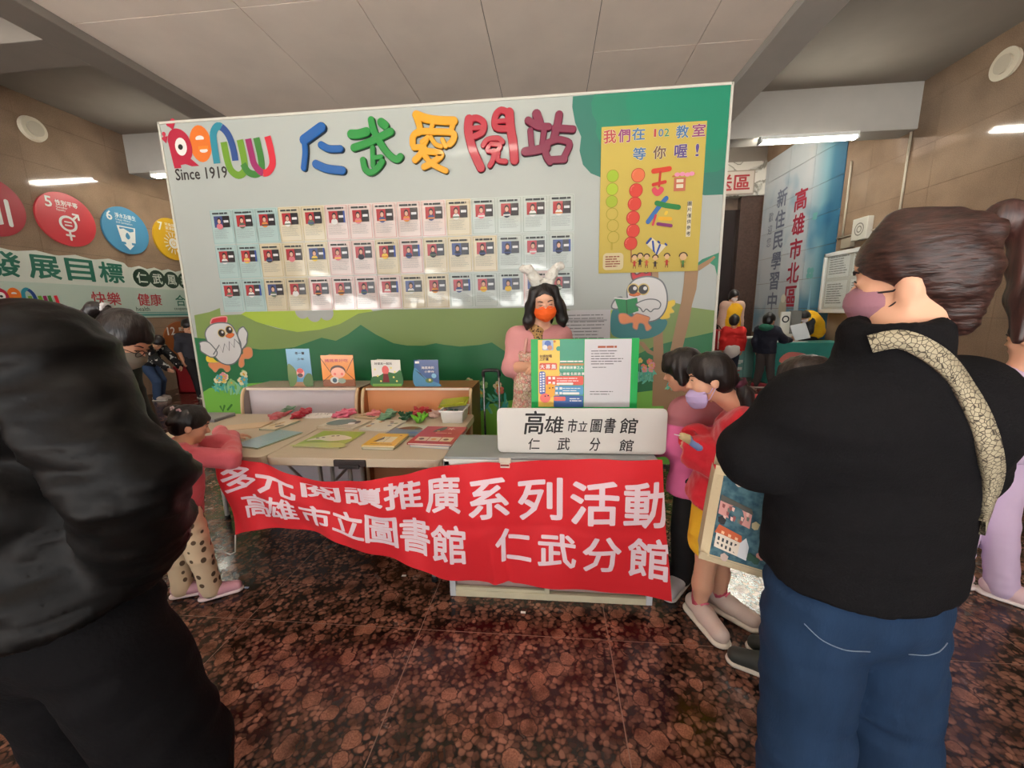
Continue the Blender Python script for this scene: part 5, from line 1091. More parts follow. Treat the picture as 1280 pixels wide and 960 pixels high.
# grey plate at the foot of the board on the left table
t = empty('laptop', (-2.41,2.557,0.722), 'closed silver laptop at the back left corner of the left table', 'laptop')
pl_ = (-2.444,2.493,0.722); G().box((pl_[0] - .15, pl_[1] - .02, BZ), (pl_[0] + .13, pl_[1] + .17, BZ + .016), M((150, 152, 156), .3, metal=.6), .005).obj('base', t); G().box((pl_[0] - .15, pl_[1] - .02, BZ + .017), (pl_[0] + .13, pl_[1] + .17, BZ + .024), M((172, 174, 178), .3, metal=.6), .003).obj('lid', t)
# open paper roll the girl leans on
q_ = (-1.991,2.309,0.73); t = G().add([(q_[0] - .14, q_[1] - .04, BZ + .004), (q_[0] + .10, q_[1] + .06, BZ + .004), (q_[0] + .10, q_[1] + .17, BZ + .012), (q_[0] - .14, q_[1] + .07, BZ + .012), (q_[0] - .14, q_[1] - .04, BZ), (q_[0] + .10, q_[1] + .06, BZ), (q_[0] + .10, q_[1] + .17, BZ), (q_[0] - .14, q_[1] + .07, BZ)], [(0, 1, 2, 3), (7, 6, 5, 4), (0, 4, 5, 1), (1, 5, 6, 2), (2, 6, 7, 3), (3, 7, 4, 0)], M((214, 190, 156), .7)).obj('paper_folder', None, 'tan cardboard folder under the hands of the girl in pink', 'folder')
# trolley case
t = empty('trolley_case', (-0.394,2.62,0.6), 'dark suitcase with a raised trolley handle behind the counter', 'suitcase')
sx = (-0.394,2.62,0.6)[0]; hz = (-0.382,2.62,1.056)[2]; wd = .052
chm = M((150, 152, 154), .25, metal=.9)
for s in (-1, 1): G().tube([(sx + s * wd, 2.62, .5), (sx + s * wd, 2.62, hz - .03)], .007, chm, 8).obj('handle_tube', t)
G().tube(spl([(sx - wd, 2.62, hz - .04), (sx - wd, 2.62, hz - .01), (sx - wd + .02, 2.62, hz), (sx + wd - .02, 2.62, hz), (sx + wd, 2.62, hz - .01), (sx + wd, 2.62, hz - .04)], False, 4), .012, M((22, 22, 24), .5), 8).obj('grip', t)
G().box((sx - .17, 2.5, .05), (sx + .17, 2.74, .56), M((40, 38, 44), .6), .04).obj('case_body', t)
for s in (-1, 1): G().tube([(sx + s * .12 - .02, 2.64, .03), (sx + s * .12 + .02, 2.64, .03)], .03, M((20, 20, 20), .6), 12).obj('wheel', t)
# ---- red banner ----
cols = [(-1.698,1.8,0.742) + (-1.664,1.8,0.304), (-1.576,1.8,0.732) + (-1.514,1.79,0.353), (-1.442,1.79,0.704) + (-1.341,1.78,0.365), (-1.269,1.78,0.66) + (-1.164,1.77,0.341), (-1.083,1.78,0.635) + (-1.001,1.76,0.291), (-0.916,1.78,0.638) + (-0.837,1.76,0.245), (-0.734,1.79,0.671) + (-0.674,1.76,0.19), (-0.551,1.79,0.712) + (-0.515,1.77,0.132), (-0.335,1.79,0.737) + (-0.321,1.775,0.111), (-0.143,1.785,0.754) + (-0.131,1.775,0.116), (0.082,1.785,0.762) + (0.105,1.775,0.098), (0.301,1.785,0.768) + (0.349,1.775,0.084), (0.504,1.785,0.773) + (0.576,1.775,0.07)]
CC = np.array(cols); NC = len(cols)
def bcol0(u):
    u = min(max(u, 0), NC - 1 - 1e-6); i = int(u); t_ = u - i; P = [CC[min(max(i + k, 0), NC - 1)] for k in (-1, 0, 1, 2)]
    return .5 * (2 * P[1] + (P[2] - P[0]) * t_ + (2 * P[0] - 5 * P[1] + 4 * P[2] - P[3]) * t_ ** 2 + (-P[0] + 3 * P[1] - 3 * P[2] + P[3]) * t_ ** 3)
BT = [tuple(bcol0(k / 64)) for k in range((NC - 1) * 64 + 1)]
def bcol(u):
    q = min(max(u, 0), NC - 1 - 1e-6) * 64; i = int(q); f = q - i; a, b = BT[i], BT[i + 1]; return [a[k] + (b[k] - a[k]) * f for k in range(6)]
def bsurf(u, v_):
    c = bcol(u); p = [c[k] * (1 - v_) + c[k + 3] * v_ for k in range(3)]; s = u / (NC - 1)
    w_ = .010 * math.sin(u * 2.3 + v_ * 5.0) + .006 * math.sin(u * 5.1 - v_ * 4 + 1) + .012 * math.sin((v_ * 2.2 - s * 3.5) * 3) * max(0, 1 - s * 1.7)
    w_ += -.012 * math.exp(-((u - 8.35 - v_ * .25) / .10) ** 2) * max(0, v_ - .55) * 3 + .01 * math.exp(-((u - 8.05 - v_ * .2) / .12) ** 2) * max(0, v_ - .5) * 3
    w_ -= .004 * math.exp(-((v_ - .52) / .04) ** 2) * min(1, s * 2)
    return Vector((p[0], min(p[1] - w_ - .012, 1.793 if u > 7.5 else 9), p[2]))
t = empty('red_banner', (-0.515,1.77,0.136), 'red cloth banner with two rows of white Chinese characters, tied across tables and counter', 'banner')
nu, nv = 260, 36; g = G(); vs = [bsurf(i / nu * (NC - 1), j / nv) for j in range(nv + 1) for i in range(nu + 1)]
g.add(vs, [[j * (nu + 1) + i, (j + 1) * (nu + 1) + i, (j + 1) * (nu + 1) + i + 1, j * (nu + 1) + i + 1] for j in range(nv) for i in range(nu)], M((226, 26, 40), .62, sheen=.15, bump=.08, bs=250), True); g.obj('cloth', t)
def u_at(px_x, v_):  # column parameter from x position on the banner at height v
    lo, hi = 0, NC - 1.0
    for _ in range(16):
        m_ = (lo + hi) / 2; p = bcol(m_); x = p[0] * (1 - v_) + p[3] * v_
        if x < px_x: lo = m_
        else: hi = m_
    return (lo + hi) / 2
lw_ = M((244, 222, 230), .6)
def bchar(parent, ch, xc, wx, v0, v1, vclip=0, x_slope=0):
    vs, fs, (x0, y0, x1, y1) = text_polys(ch, 0, 2); bm = bmesh.new(); cnt = 0
    # bold by overlaying shifted copies
    for dx, dy in ((0, 0), (.022, 0), (-.022, 0), (0, .02), (0, -.02), (.016, .016), (-.016, .016), (.016, -.016), (-.016, -.016)):
        bv = [bm.verts.new((x + dx, y + dy, cnt * 1e-5)) for x, y, z in vs]; cnt += 1
        for f in fs:
            try: bm.faces.new([bv[i] for i in f])
            except ValueError: pass
    for k in range(1, 6):
        c = x0 + (x1 - x0) * k / 6; bmesh.ops.bisect_plane(bm, geom=bm.verts[:] + bm.edges[:] + bm.faces[:], plane_co=(c, 0, 0), plane_no=(1, 0, 0))
        c = y0 + (y1 - y0) * k / 6; bmesh.ops.bisect_plane(bm, geom=bm.verts[:] + bm.edges[:] + bm.faces[:], plane_co=(0, c, 0), plane_no=(0, 1, 0))
    if vclip: bmesh.ops.bisect_plane(bm, geom=bm.verts[:] + bm.edges[:] + bm.faces[:], plane_co=(0, y1 - (y1 - y0) * vclip, 0), plane_no=(0, 1, 0), clear_outer=True)
    out = []
    for v in bm.verts:
        a_ = (v.co.x - (x0 + x1) / 2) / (x1 - x0); b2 = (y1 - v.co.y) / (y1 - y0); vv = v0 + (v1 - v0) * b2
        u = u_at(xc + a_ * wx + x_slope * (b2 - .5), vv); p = bsurf(u, vv); e = 1e-2
        N = (bsurf(u + e, vv) - p).cross(bsurf(u, vv + e) - p).normalized()
        if N.y > 0: N = -N
        v.co = p + N * (.0016 + v.co.z)
    g = G(); bm.verts.index_update(); g.bm(bm, lw_); return g
tx = lambda a_, b_: ((a_[0] + b_[0]) / 2, b_[0] - a_[0])
row1 = [('多', (-1.663,1.79,0.66), (-1.495,1.79,0.664), .08, .44, 0, .01), ('元', (-1.488,1.79,0.595), (-1.275,1.79,0.6), .06, .44, .22, .02), ('閱', (-1.237,1.78,0.579), (-1.05,1.78,0.584), -.02, .33, .35, .01), ('讀', (-1.023,1.78,0.568), (-0.827,1.78,0.573), -.04, .33, .38, .01), ('推', (-0.808,1.78,0.565), (-0.628,1.78,0.57), .04, .36, .1, .005), ('廣', (-0.605,1.78,0.554), (-0.438,1.78,0.558), .08, .40, 0, 0), ('系', (-0.389,1.78,0.576), (-0.199,1.78,0.581), .12, .44, 0, 0), ('列', (-0.149,1.78,0.566), (0.053,1.78,0.572), .14, .46, 0, 0), ('活', (0.098,1.78,0.557), (0.313,1.78,0.563), .16, .47, 0, 0), ('動', (0.343,1.78,0.556), (0.538,1.78,0.561), .16, .48, 0, .003)]
row2 = [('高', (-1.585,1.78,0.482), (-1.43,1.78,0.487), .50, .82, 0, .012), ('雄', (-1.435,1.78,0.451), (-1.282,1.78,0.456), .48, .82, 0, .012), ('市', (-1.253,1.77,0.427), (-1.107,1.77,0.432), .48, .82, 0, .01), ('立', (-1.093,1.77,0.406), (-0.928,1.77,0.412), .46, .80, 0, .008), ('圖', (-0.914,1.77,0.377), (-0.76,1.77,0.383), .46, .82, 0, .006), ('書', (-0.742,1.77,0.349), (-0.598,1.77,0.354), .47, .83, 0, .004), ('館', (-0.584,1.77,0.311), (-0.417,1.77,0.318), .52, .84, 0, .002), ('仁', (-0.266,1.77,0.324), (-0.097,1.77,0.331), .55, .82, 0, 0), ('武', (-0.058,1.77,0.302), (0.119,1.77,0.31), .57, .82, 0, 0), ('分', (0.157,1.77,0.299), (0.334,1.77,0.306), .57, .83, 0, 0), ('館', (0.372,1.77,0.283), (0.556,1.77,0.291), .57, .86, 0, 0)]
for ch, a_, b_, v0, v1, vc, xs in row1 + row2:
    x, wx = tx(a_, b_); bchar(t, ch, x, wx, v0, v1, vc, xs).obj('character', t)
g = G(); g.tube([tuple(bsurf(0, 1)), (-1.685,1.8,0.2), (-1.715,1.8,0.185), (-1.784,1.78,0.228), (-1.837,1.7,0.227)], .0035, M((226, 222, 216), .6), 6); g.obj('tie_string', t)
g = G(); g.tube([tuple(bsurf(0, 0)), (-1.735,1.82,0.734), (-1.766,1.82,0.707)], .006, M((70, 30, 34), .6), 6); g.obj('corner_knot', t)
t = empty('counter_latch', (-0.212,1.76,0.763), 'small white hasp over the banner at the front of the counter', 'latch')
c_ = (-0.211,1.756,0.76); g = G(); g.box((c_[0] - .028, 1.755, c_[2] - .012), (c_[0] + .028, 1.762, c_[2] + .012), M((214, 206, 190), .4), .002); g.box((c_[0] - .022, 1.752, c_[2] - .034), (c_[0] + .022, 1.758, c_[2] - .012), M((214, 206, 190), .4), .002); g.obj('plate', t)
G().box((c_[0] - .02, 1.749, c_[2] - .024), (c_[0] + .02, 1.753, c_[2] - .016), M((150, 40, 36), .5)).obj('tongue', t)
# bits on the floor
tt = random.Random(3)
for i, (p, lb) in enumerate((((-0.133,1.709,0), 'tiny white paper scrap on the floor in front of the cabinet'), ((-0.815,1.937,0), 'tiny white scrap on the floor under the banner'), ((-1.636,1.782,0), 'small bluish wrapper on the floor beside the girl in pink'))):
    G().box((p[0] - .012, p[1] - .006, .0005), (p[0] + .012, p[1] + .006, .004), M(((226, 222, 216), (226, 222, 216), (150, 160, 190))[i], .4), .001).obj('floor_scrap', None, lb, 'scrap')
# ---- registration table at the right rear ----
RT = empty('registration_table', (4.7, 8.0, 0), 'table under a teal printed cloth where volunteers register children, right rear', 'table')
teal = M((40, 130, 120), .6, var=.12, vs=4)
x0, x1, y0, y1 = 4.02, 5.40, 7.75, 8.30
g = G(); g.box((x0, y0, .74), (x1, y1, .765), teal, .004); n = 60
vs = []; 
path = [(x0, y1), (x0, y0), (x1, y0)]
for j in range(9):
    for i in range(n + 1):
        s = i / n * 2; k = min(int(s), 1); f = s - k; x = path[k][0] * (1 - f) + path[k + 1][0] * f; y = path[k][1] * (1 - f) + path[k + 1][1] * f; w_ = .025 * math.sin(i * .9) * (j / 8); vs.append((x - .01 - (w_ if k == 0 else 0), y - .01 - (w_ if k == 1 else 0), .76 - j * .092))
g.add(vs, [[j * (n + 1) + i, (j + 1) * (n + 1) + i, (j + 1) * (n + 1) + i + 1, j * (n + 1) + i + 1] for j in range(8) for i in range(n)], teal, True); g.obj('cloth', RT)
a = Art((x0, y0 - .04, 0), (1, 0, 0), (0, 0, 1), .001); a.poly(spl([(.15, .45), (.3, .6), (.6, .56), (.62, .42), (.3, .38)]), M((206, 120, 110), .6), 1)
for i in range(10): a.rect(.05 + i * .14, .05, .13 + i * .14, .05 + .1 + .1 * (i % 3), M((206, 216, 206), .6), 1)
a.obj('cloth_print', RT)
for x in (x0 + .1, x1 - .1): G().box((x - .02, y0 + .1, 0), (x + .02, y0 + .14, .74), mt_ := M((120, 120, 120), .5)).obj('leg', RT); G().box((x - .02, y1 - .14, 0), (x + .02, y1 - .1, .74), mt_).obj('leg', RT)
t = empty('paper_stack', (4.35, 8.05, .767), 'white papers laid on the teal registration table', 'paper'); G().box((4.2, 7.9, .767), (4.75, 8.2, .775), M((226, 226, 220), .6)).obj('sheets', t)
t = empty('tilted_sheet_stand', (4.62, 7.86, .776), 'tilted white sheet on a stand on the teal table', 'sign'); R_ = Matrix.Translation((4.5, 7.85, .776)) @ Matrix.Rotation(-.35, 4, 'X') @ Matrix.Rotation(-.2, 4, 'Y')
G().box((0, 0, .02), (.28, .012, .32), M((206, 212, 216), .4), .002, R_).obj('sheet', t)
t = empty('plant_pot', (4.1, 8.25, .767), 'pale leafy plant in a white pot at the back of the teal table', 'plant')
g = G(); g.tube([(4.1, 8.22, .767), (4.1, 8.22, .9)], [.05, .07], M((220, 220, 214), .4), 14, smooth=False); g.obj('pot', t); g = G(); r = random.Random(6)
for i in range(26): th = r.uniform(0, 6.28); e = r.uniform(.3, 1.3); rr_ = r.uniform(.08, .2); c = Vector((4.1, 8.22, .9)); d = Vector((math.cos(th) * math.cos(e), math.sin(th) * math.cos(e), math.sin(e))) * rr_; s_ = d.cross(Vector((0, 0, 1))).normalized() * .025; g.add([c, c + d * .5 + s_, c + d, c + d * .5 - s_], [(0, 1, 2, 3)], M((170, 196, 160), .6))
tag(g.obj('foliage', t), kind='stuff')
t = empty('monitor', (4.55, 8.3, .767), 'white upright monitor with a round emblem on the registration table', 'monitor')
G().box((4.42, 8.26, .9), (4.6, 8.3, 1.32), M((222, 220, 212), .4), .01).obj('screen_housing', t); G().box((4.6, 8.22, .82), (4.78, 8.34, 1.34), M((120, 120, 116), .5), .01).obj('side_box', t); G().box((4.4, 8.2, .767), (4.8, 8.34, .9), M((200, 198, 190), .4), .008).obj('base', t)
a = Art((4.42, 8.259, .9), (1, 0, 0), (0, 0, 1)); a.ring(.09, .28, .055, .025, M((40, 40, 44), .5)); a.obj('emblem', t)
t = empty('low_display_stand', (3.72, 8.45, 0), 'low stand with teal and white printed panels between the two boys', 'stand')
for k, (xx, ww) in enumerate(((3.62, .3), (3.95, .2))): G().box((xx, 8.5 + .05 * k, 0), (xx + ww, 8.54 + .05 * k, .8), M((120, 170, 164), .6)).obj('panel', t)
a = Art((3.62, 8.49, 0), (1, 0, 0), (0, 0, 1)); r = random.Random(9)
for k in range(14): x = r.uniform(0, .2); z = r.uniform(.02, .7); a.rect(x, z, x + .09, z + .06, M(r.choice([(214, 220, 214), (226, 226, 220), (50, 120, 116), (196, 90, 90)]), .6), 1)
a.obj('print', t); G().box((3.55, 8.4, .8), (4.2, 8.75, .83), M((206, 206, 200), .5), .004).obj('shelf', t)
t = empty('striped_bag', (3.28, 8.6, 0), 'red bag with white stripes at the right edge of the display board', 'bag')
G().box((3.15, 8.6, .55), (3.5, 8.8, .98), M((170, 24, 34), .6), .03).obj('bag_body', t)
for k in range(4): G().box((3.24 + k * .09, 8.588, .58), (3.27 + k * .09, 8.6, .95), M((224, 220, 214), .6)).obj('stripe', t)
G().tube(spl([(3.25, 8.7, .97), (3.3, 8.7, 1.06), (3.45, 8.7, 1.06), (3.52, 8.7, .97)], False, 4), .01, M((40, 30, 34), .6), 6).obj('handle', t)
t = empty('bench', (3.4, 8.7, 0), 'low grey bench carrying the striped bag', 'bench'); G().box((3.1, 8.55, .5), (3.55, 8.9, .548), M((150, 150, 146), .5), .004).obj('seat', t)
for x in (3.14, 3.5): G().box((x - .02, 8.6, 0), (x + .02, 8.85, .5), M((120, 120, 118), .5)).obj('leg', t)
# ================= people =================
def hairmat(c, c2, streak=(90, 90, 6), rough=.38):
    key = ('hair', c, c2, streak)
    if key in MATS: return MATS[key]
    m, nt, b = newmat('hair', rough); v = wcoord(nt, streak); n = nt.nodes.new('ShaderNodeTexNoise'); n.inputs['Scale'].default_value = 1.6; n.inputs['Detail'].default_value = 4
    nt.links.new(v, n.inputs[0]); nt.links.new(ramp(nt, n.outputs[0], [(.3, c), (.7, c2)]), b.inputs['Base Color'])
    bp = nt.nodes.new('ShaderNodeBump'); bp.inputs['Strength'].default_value = .5; bp.inputs['Distance'].default_value = .004; nt.links.new(n.outputs[0], bp.inputs['Height']); nt.links.new(bp.outputs[0], b.inputs['Normal'])
    MATS[key] = m; return m
def skinmat(c):
    key = ('skin', c)
    if key in MATS: return MATS[key]
    m, nt, b = newmat('skin', .5); b.inputs['Base Color'].default_value = rgb(*c); b.inputs['Subsurface Weight'].default_value = .12; b.inputs['Subsurface Radius'].default_value = (.02, .008, .004); b.inputs['Subsurface Scale'].default_value = .5
    MATS[key] = m; return m
SK1 = (224, 172, 142); SK2 = (214, 160, 130)
HB = hairmat((13, 10, 10), (32, 25, 24)); HBR = hairmat((24, 15, 14), (70, 44, 38), (30, 30, 120))
def stand(x, y, yaw, H, kid=False, sw=None, **over):
    a = math.radians(yaw); F = A3((math.cos(a), math.sin(a), 0)); R_ = A3((math.sin(a), -math.cos(a), 0)); B = A3((x, y, 0)); U = A3((0, 0, 1))
    P = lambda r, f, u: B + R_ * r * H + F * f * H + U * u * H
    if kid: sh, nk, hc, hh = .765, .80, .895, .19
    else: sh, nk, hc, hh = .81, .835, .925, .142
    sw = sw or (.105 if not kid else .105)
    J = dict(F=F, R=R_, H=H, hh=hh * H, hc=P(0, .01, hc), hf=F, hu=U, neck=P(0, -.012, nk), shL=P(-sw, -.005, sh), shR=P(sw, -.005, sh), chest=P(0, 0, .71), waist=P(0, 0, .60), pelvis=P(0, 0, .52),
             elL=P(-sw - .025, -.02, .62), elR=P(sw + .025, -.02, .62), wrL=P(-sw - .02, .02, .48), wrR=P(sw + .02, .02, .48), hipL=P(-.05, 0, .49), hipR=P(.05, 0, .49), knL=P(-.052, .01, .27), knR=P(.052, .01, .27),
             anL=P(-.052, -.01, .045), anR=P(.052, -.01, .045), ftL=F, ftR=F)
    for k, v in over.items(): J[k] = A3(v) if not isinstance(v, (int, float)) else v
    J['hf'] = unit(J['hf']); J['hu'] = unit(J['hu'] - J['hf'] * (J['hu'] @ J['hf'])); J['hr'] = np.cross(J['hf'], J['hu'])
    J['n'] = unit(np.cross(J['shR'] - J['shL'], J['neck'] - J['pelvis'])); return J
def hpt(J):
    return lambda x, y, z: J['hc'] + J['hh'] * (x * J['hr'] + y * J['hf'] + (z - .52) * J['hu'])
def head_prims(S, J, nose=1.0):
    h = J['hh']; P = hpt(J); ax = (J['hr'], J['hf'], J['hu'])
    S.ell(P(0, -.05, .63), (.315 * h, .385 * h, .35 * h), .03 * h, axes=ax); S.ell(P(0, .1, .38), (.235 * h, .25 * h, .32 * h), .09 * h, axes=ax); S.ell(P(0, .2, .12), (.12 * h, .1 * h, .09 * h), .1 * h, axes=ax)
    S.ell(P(0, .2, .66), (.22 * h, .16 * h, .13 * h), .08 * h, axes=ax)
    for s in (-1, 1):
        S.ell(P(s * .15, .22, .36), (.09 * h, .09 * h, .1 * h), .07 * h, axes=ax)
        S.ell(P(s * .125, .375, .505), (.075 * h, .06 * h, .05 * h), .04 * h, '-', axes=ax)
        S.ell(P(s * .315, -.03, .44), (.04 * h, .085 * h, .115 * h), .02 * h, axes=ax); S.ell(P(s * .372, .01, .45), (.035 * h, .045 * h, .07 * h), .012 * h, '-', axes=ax)
        S.ell(P(s * .125, .3, .5), (.055 * h, .06 * h, .04 * h), .015 * h, axes=ax)
    S.cap(P(0, .32, .52), P(0, .4, .37), .03 * h, .05 * h * nose, .03 * h); S.ell(P(0, .34, .36), (.075 * h, .05 * h, .035 * h), .02 * h, axes=ax)
    S.cap(P(-.07, .325, .235), P(.07, .325, .235), .028 * h, .028 * h, .02 * h); S.cap(P(-.055, .325, .195), P(.055, .325, .195), .028 * h, .028 * h, .015 * h)
def hand_prims(S, w, d, n, s, side, curl=.5, grip=0):
    """w wrist, d direction of the hand, n back-of-hand normal, side +1/-1 for thumb"""
    d = unit(d); n = unit(A3(n) - d * (A3(n) @ d)); t = np.cross(d, n) * side; w = A3(w)
    S.cap(w - d * .01 * s, w + d * .07 * s, .026 * s, .034 * s, .015 * s, flat=n, fn=.45)
    L = (.072, .08, .076, .06)
    for i in range(4):
        b = w + d * (.078 - abs(i - 1.3) * .004) * s + t * (.027 - i * .018) * s; c = curl + grip
        d1 = unit(d * math.cos(c * .8) - n * math.sin(c * .8)); d2 = unit(d * math.cos(c * 1.8) - n * math.sin(c * 1.8)); d3 = unit(d * math.cos(c * 2.5) - n * math.sin(c * 2.5))
        p1 = b + d1 * L[i] * .45 * s; p2 = p1 + d2 * L[i] * .32 * s; p3 = p2 + d3 * L[i] * .25 * s
        S.cap(b - d * .012 * s, p1, .0098 * s, .009 * s, .004 * s); S.cap(p1, p2, .009 * s, .008 * s, .003 * s); S.cap(p2, p3, .008 * s, .0068 * s, .003 * s)
    b = w + d * .02 * s + t * .022 * s; p1 = b + unit(t * .8 + d * .75 - n * .25) * .04 * s; p2 = p1 + unit(t * .25 + d * 1 - n * (.4 + grip)) * .032 * s
    S.cap(b, p1, .014 * s, .011 * s, .008 * s); S.cap(p1, p2, .011 * s, .008 * s, .004 * s)
def body(root, J, skin, res=.009, s=1.0, hands='LR', hs=None, hand=None, legs=True):
    H = J['H']; S = SDF(res); head_prims(S, J); P = hpt(J); n = J['n']; k = .02 * H
    nr = .034 * H * s; S.cap(J['neck'] - A3((0, 0, .01)), P(0, -.08, .3), nr * 1.08, nr * .95, .02 * H)
    S.cap(J['shL'], J['shR'], .042 * H * s, None, k, flat=n, fn=.8); S.cap(J['chest'], J['waist'], .085 * H * s, .072 * H * s, .03 * H, flat=n, fn=.7); S.cap(J['waist'], J['pelvis'], .072 * H * s, .085 * H * s, .03 * H, flat=n, fn=.75)
    S.cap((J['shL'] + J['chest']) / 2, (J['shR'] + J['chest']) / 2, .05 * H * s, None, .03 * H, flat=n, fn=.8)
    for a in 'LR':
        S.cap(J['sh' + a], J['el' + a], .031 * H * s, .025 * H * s, k); S.cap(J['el' + a], J['wr' + a], .025 * H * s, .0165 * H * s, .01 * H)
        if legs:
            S.cap(J['hip' + a], J['kn' + a], .056 * H * s, .036 * H * s, k); S.cap(J['kn' + a], J['an' + a] * .55 + J['kn' + a] * .45, .036 * H * s, .034 * H * s, .015 * H); S.cap(J['an' + a] * .55 + J['kn' + a] * .45, J['an' + a], .034 * H * s, .021 * H * s, .015 * H)
            S.cap(J['an' + a] - A3((0, 0, .012 * H)), J['an' + a] - A3((0, 0, .018 * H)) + J['ft' + a] * .07 * H, .02 * H, .014 * H, .01 * H)
    V, Q = S.build().net(); parts = [(V, Q, 0)]
    hs = hs or H / 1.62
    for a in hands:
        side = 1 if a == 'R' else -1; dflt = (unit(J['wr' + a] - J['el' + a]), J['R'] * side, .35, 0); d, nn, cu, gr_ = (hand or {}).get(a, dflt)
        T_ = SDF(.0042 if hs > .8 else .0036); T_.cap(J['wr' + a] - unit(d) * .03 * hs, J['wr' + a] + unit(d) * .01, .021 * hs, .022 * hs, .01); hand_prims(T_, J['wr' + a], d, nn, hs, side, cu, gr_); V2, Q2 = T_.build().net(); parts.append((V2, Q2, 0))
    me = mesh_np('body', parts, [skinmat(skin)]); o = bpy.data.objects.new('body', me); COL.objects.link(o); wchild(o, root); return o
def face(root, J, mask=None, specs=False, mouth=False, lids=.0, cheap=False, chin=False, lipc=(190, 96, 90), eye=True, loopc=None):
    P = hpt(J); h = J['hh']; Mx = Matrix((list(J['hr']) + [0], list(J['hf']) + [0], list(J['hu']) + [0], [0, 0, 0, 1])).transposed()
    for s in (-1, 1):
        if eye:
            g = G(); g.ell(P(s * .118, .318, .5), (.038 * h, .024 * h, (.026 - lids) * h), M((236, 230, 224), .3), 12, 8, Mx); g.ell(P(s * .118, .336, .498), (.024 * h, .010 * h, (.024 - lids) * h), M((34, 22, 18), .15), 10, 8, Mx)
            g.tube([P(s * .075, .342, .502), P(s * .12, .350, .524 - lids), P(s * .165, .326, .508)], .007 * h, M((26, 18, 18), .5), 6); g.obj('eye', root)
        G().tube([P(s * .06, .362, .585), P(s * .13, .352, .608), P(s * .19, .306, .595)], [.011 * h, .012 * h, .006 * h], M((40, 28, 26), .7), 6).obj('eyebrow', root)
    if not mask or chin: G().ell(P(0, .345, .215), (.07 * h, .022 * h, .024 * h), M(lipc, .45), 12, 8, Mx).obj('mouth', root)
    if mask:
        c = M(mask, .75, bump=.15, bs=120); zc = .14 if chin else .3
        S = SDF(max(.0035, .018 * h)); S.ell(P(0, .14, zc + .0), (.282 * h, .305 * h, .24 * h), .01, axes=(J['hr'], J['hf'], J['hu'])); S.cap(P(0, .38, zc + .04), P(0, .3, zc - .16), .05 * h, .05 * h, .1 * h)
        S.ell(P(0, -.02, zc), (.33 * h, .19 * h, .5 * h), .01, '-', axes=(J['hr'], J['hf'], J['hu'])); S.plane(P(0, 0, zc + .17), J['hu'] * 1.0 - J['hf'] * .15, .01)
        hu = J['hu']; o = soft('face_mask', S, c, root, lambda V, N: .006 * h * 4 * np.clip(np.abs(((V - J['hc']) @ hu / h * 9) % 1 - .5) - .38, 0, 1) * 3)
        for s in (-1, 1):
            for dz in (.13, -.12): G().tube([P(s * .235, .2, zc + dz * .8), P(s * .3, .07, zc + dz * .45 + (.06 if chin else .05)), P(s * .335, -.06, .44 + dz * .3)], .008 * h, M(loopc or mask, .7), 6).obj('ear_loop', root)
    if specs:
        g = G(); fm = M((60, 44, 40), .4, metal=.4)
        for s in (-1, 1):
            pts = [P(s * .13 + .085 * math.cos(t_), .41, .49 + .065 * math.sin(t_)) for t_ in [2 * math.pi * k / 16 for k in range(17)]]; g.tube(pts, .007 * h, fm, 6); g.tube([P(s * .215, .41, .5), P(s * .32, .2, .5), P(s * .335, -.05, .5)], .007 * h, fm, 6)
        g.tube([P(-.045, .415, .5), P(.045, .415, .5)], .007 * h, fm, 6); g.obj('glasses', root)
def hair(root, J, mat, res=.008, cap=1.0, bangs=False, extra=(), cut=(.62, .78), strand=(70, 70, 9), amp=.0025, side=0, name='hair', lift=0):
    """skull cap with the face cut free; cut = (hairline height, ear line)"""
    P = hpt(J); h = J['hh']; ax = (J['hr'], J['hf'], J['hu']); S = SDF(res)
    S.ell(P(0, -.06, .645 + lift), (.36 * h * cap, .43 * h * cap, .395 * h * cap), .02 * h, axes=ax); S.ell(P(0, -.2, .42), (.3 * h * cap, .26 * h, .26 * h), .08 * h, axes=ax)
    S.ell(P(0, .42, .33), (.30 * h, .45 * h, (cut[0] - .33 + .02) * h), .03 * h, '-', axes=ax)
    S.ell(P(0, .22, .2), (.6 * h, .25 * h, (cut[1] - .46) * h), .05 * h, '-', axes=ax)
    if bangs:
        S.ell(P(0, .20, .70), (.33 * h, .22 * h, .15 * h), .04 * h, axes=ax)
        for s in (-1, 1): S.cap(P(s * .3, .16, .7), P(s * .32, .12, .42), .07 * h, .05 * h, .05 * h)
        S.plane(P(0, .3, .575), J['hf'] * .0 - J['hu'], .01) if bangs == 'only' else None
    for q in extra:
        a, b, ra, rb = q[:4]; S.cap(a if isinstance(a, np.ndarray) else P(*a), b if isinstance(b, np.ndarray) else P(*b), ra * h, rb * h, (q[4] if len(q) > 4 else .06) * h)
    sx, sy, sz = strand
    return soft(name, S, mat, root, lambda V, N: amp * vnoise(np.stack([(V - J['hc']) @ J['hr'] * sx, (V - J['hc']) @ J['hf'] * sy, (V - J['hc']) @ J['hu'] * sz], 1)))
def lerp(a, b, t): return a * (1 - t) + b * t
HEMCUT = [False]
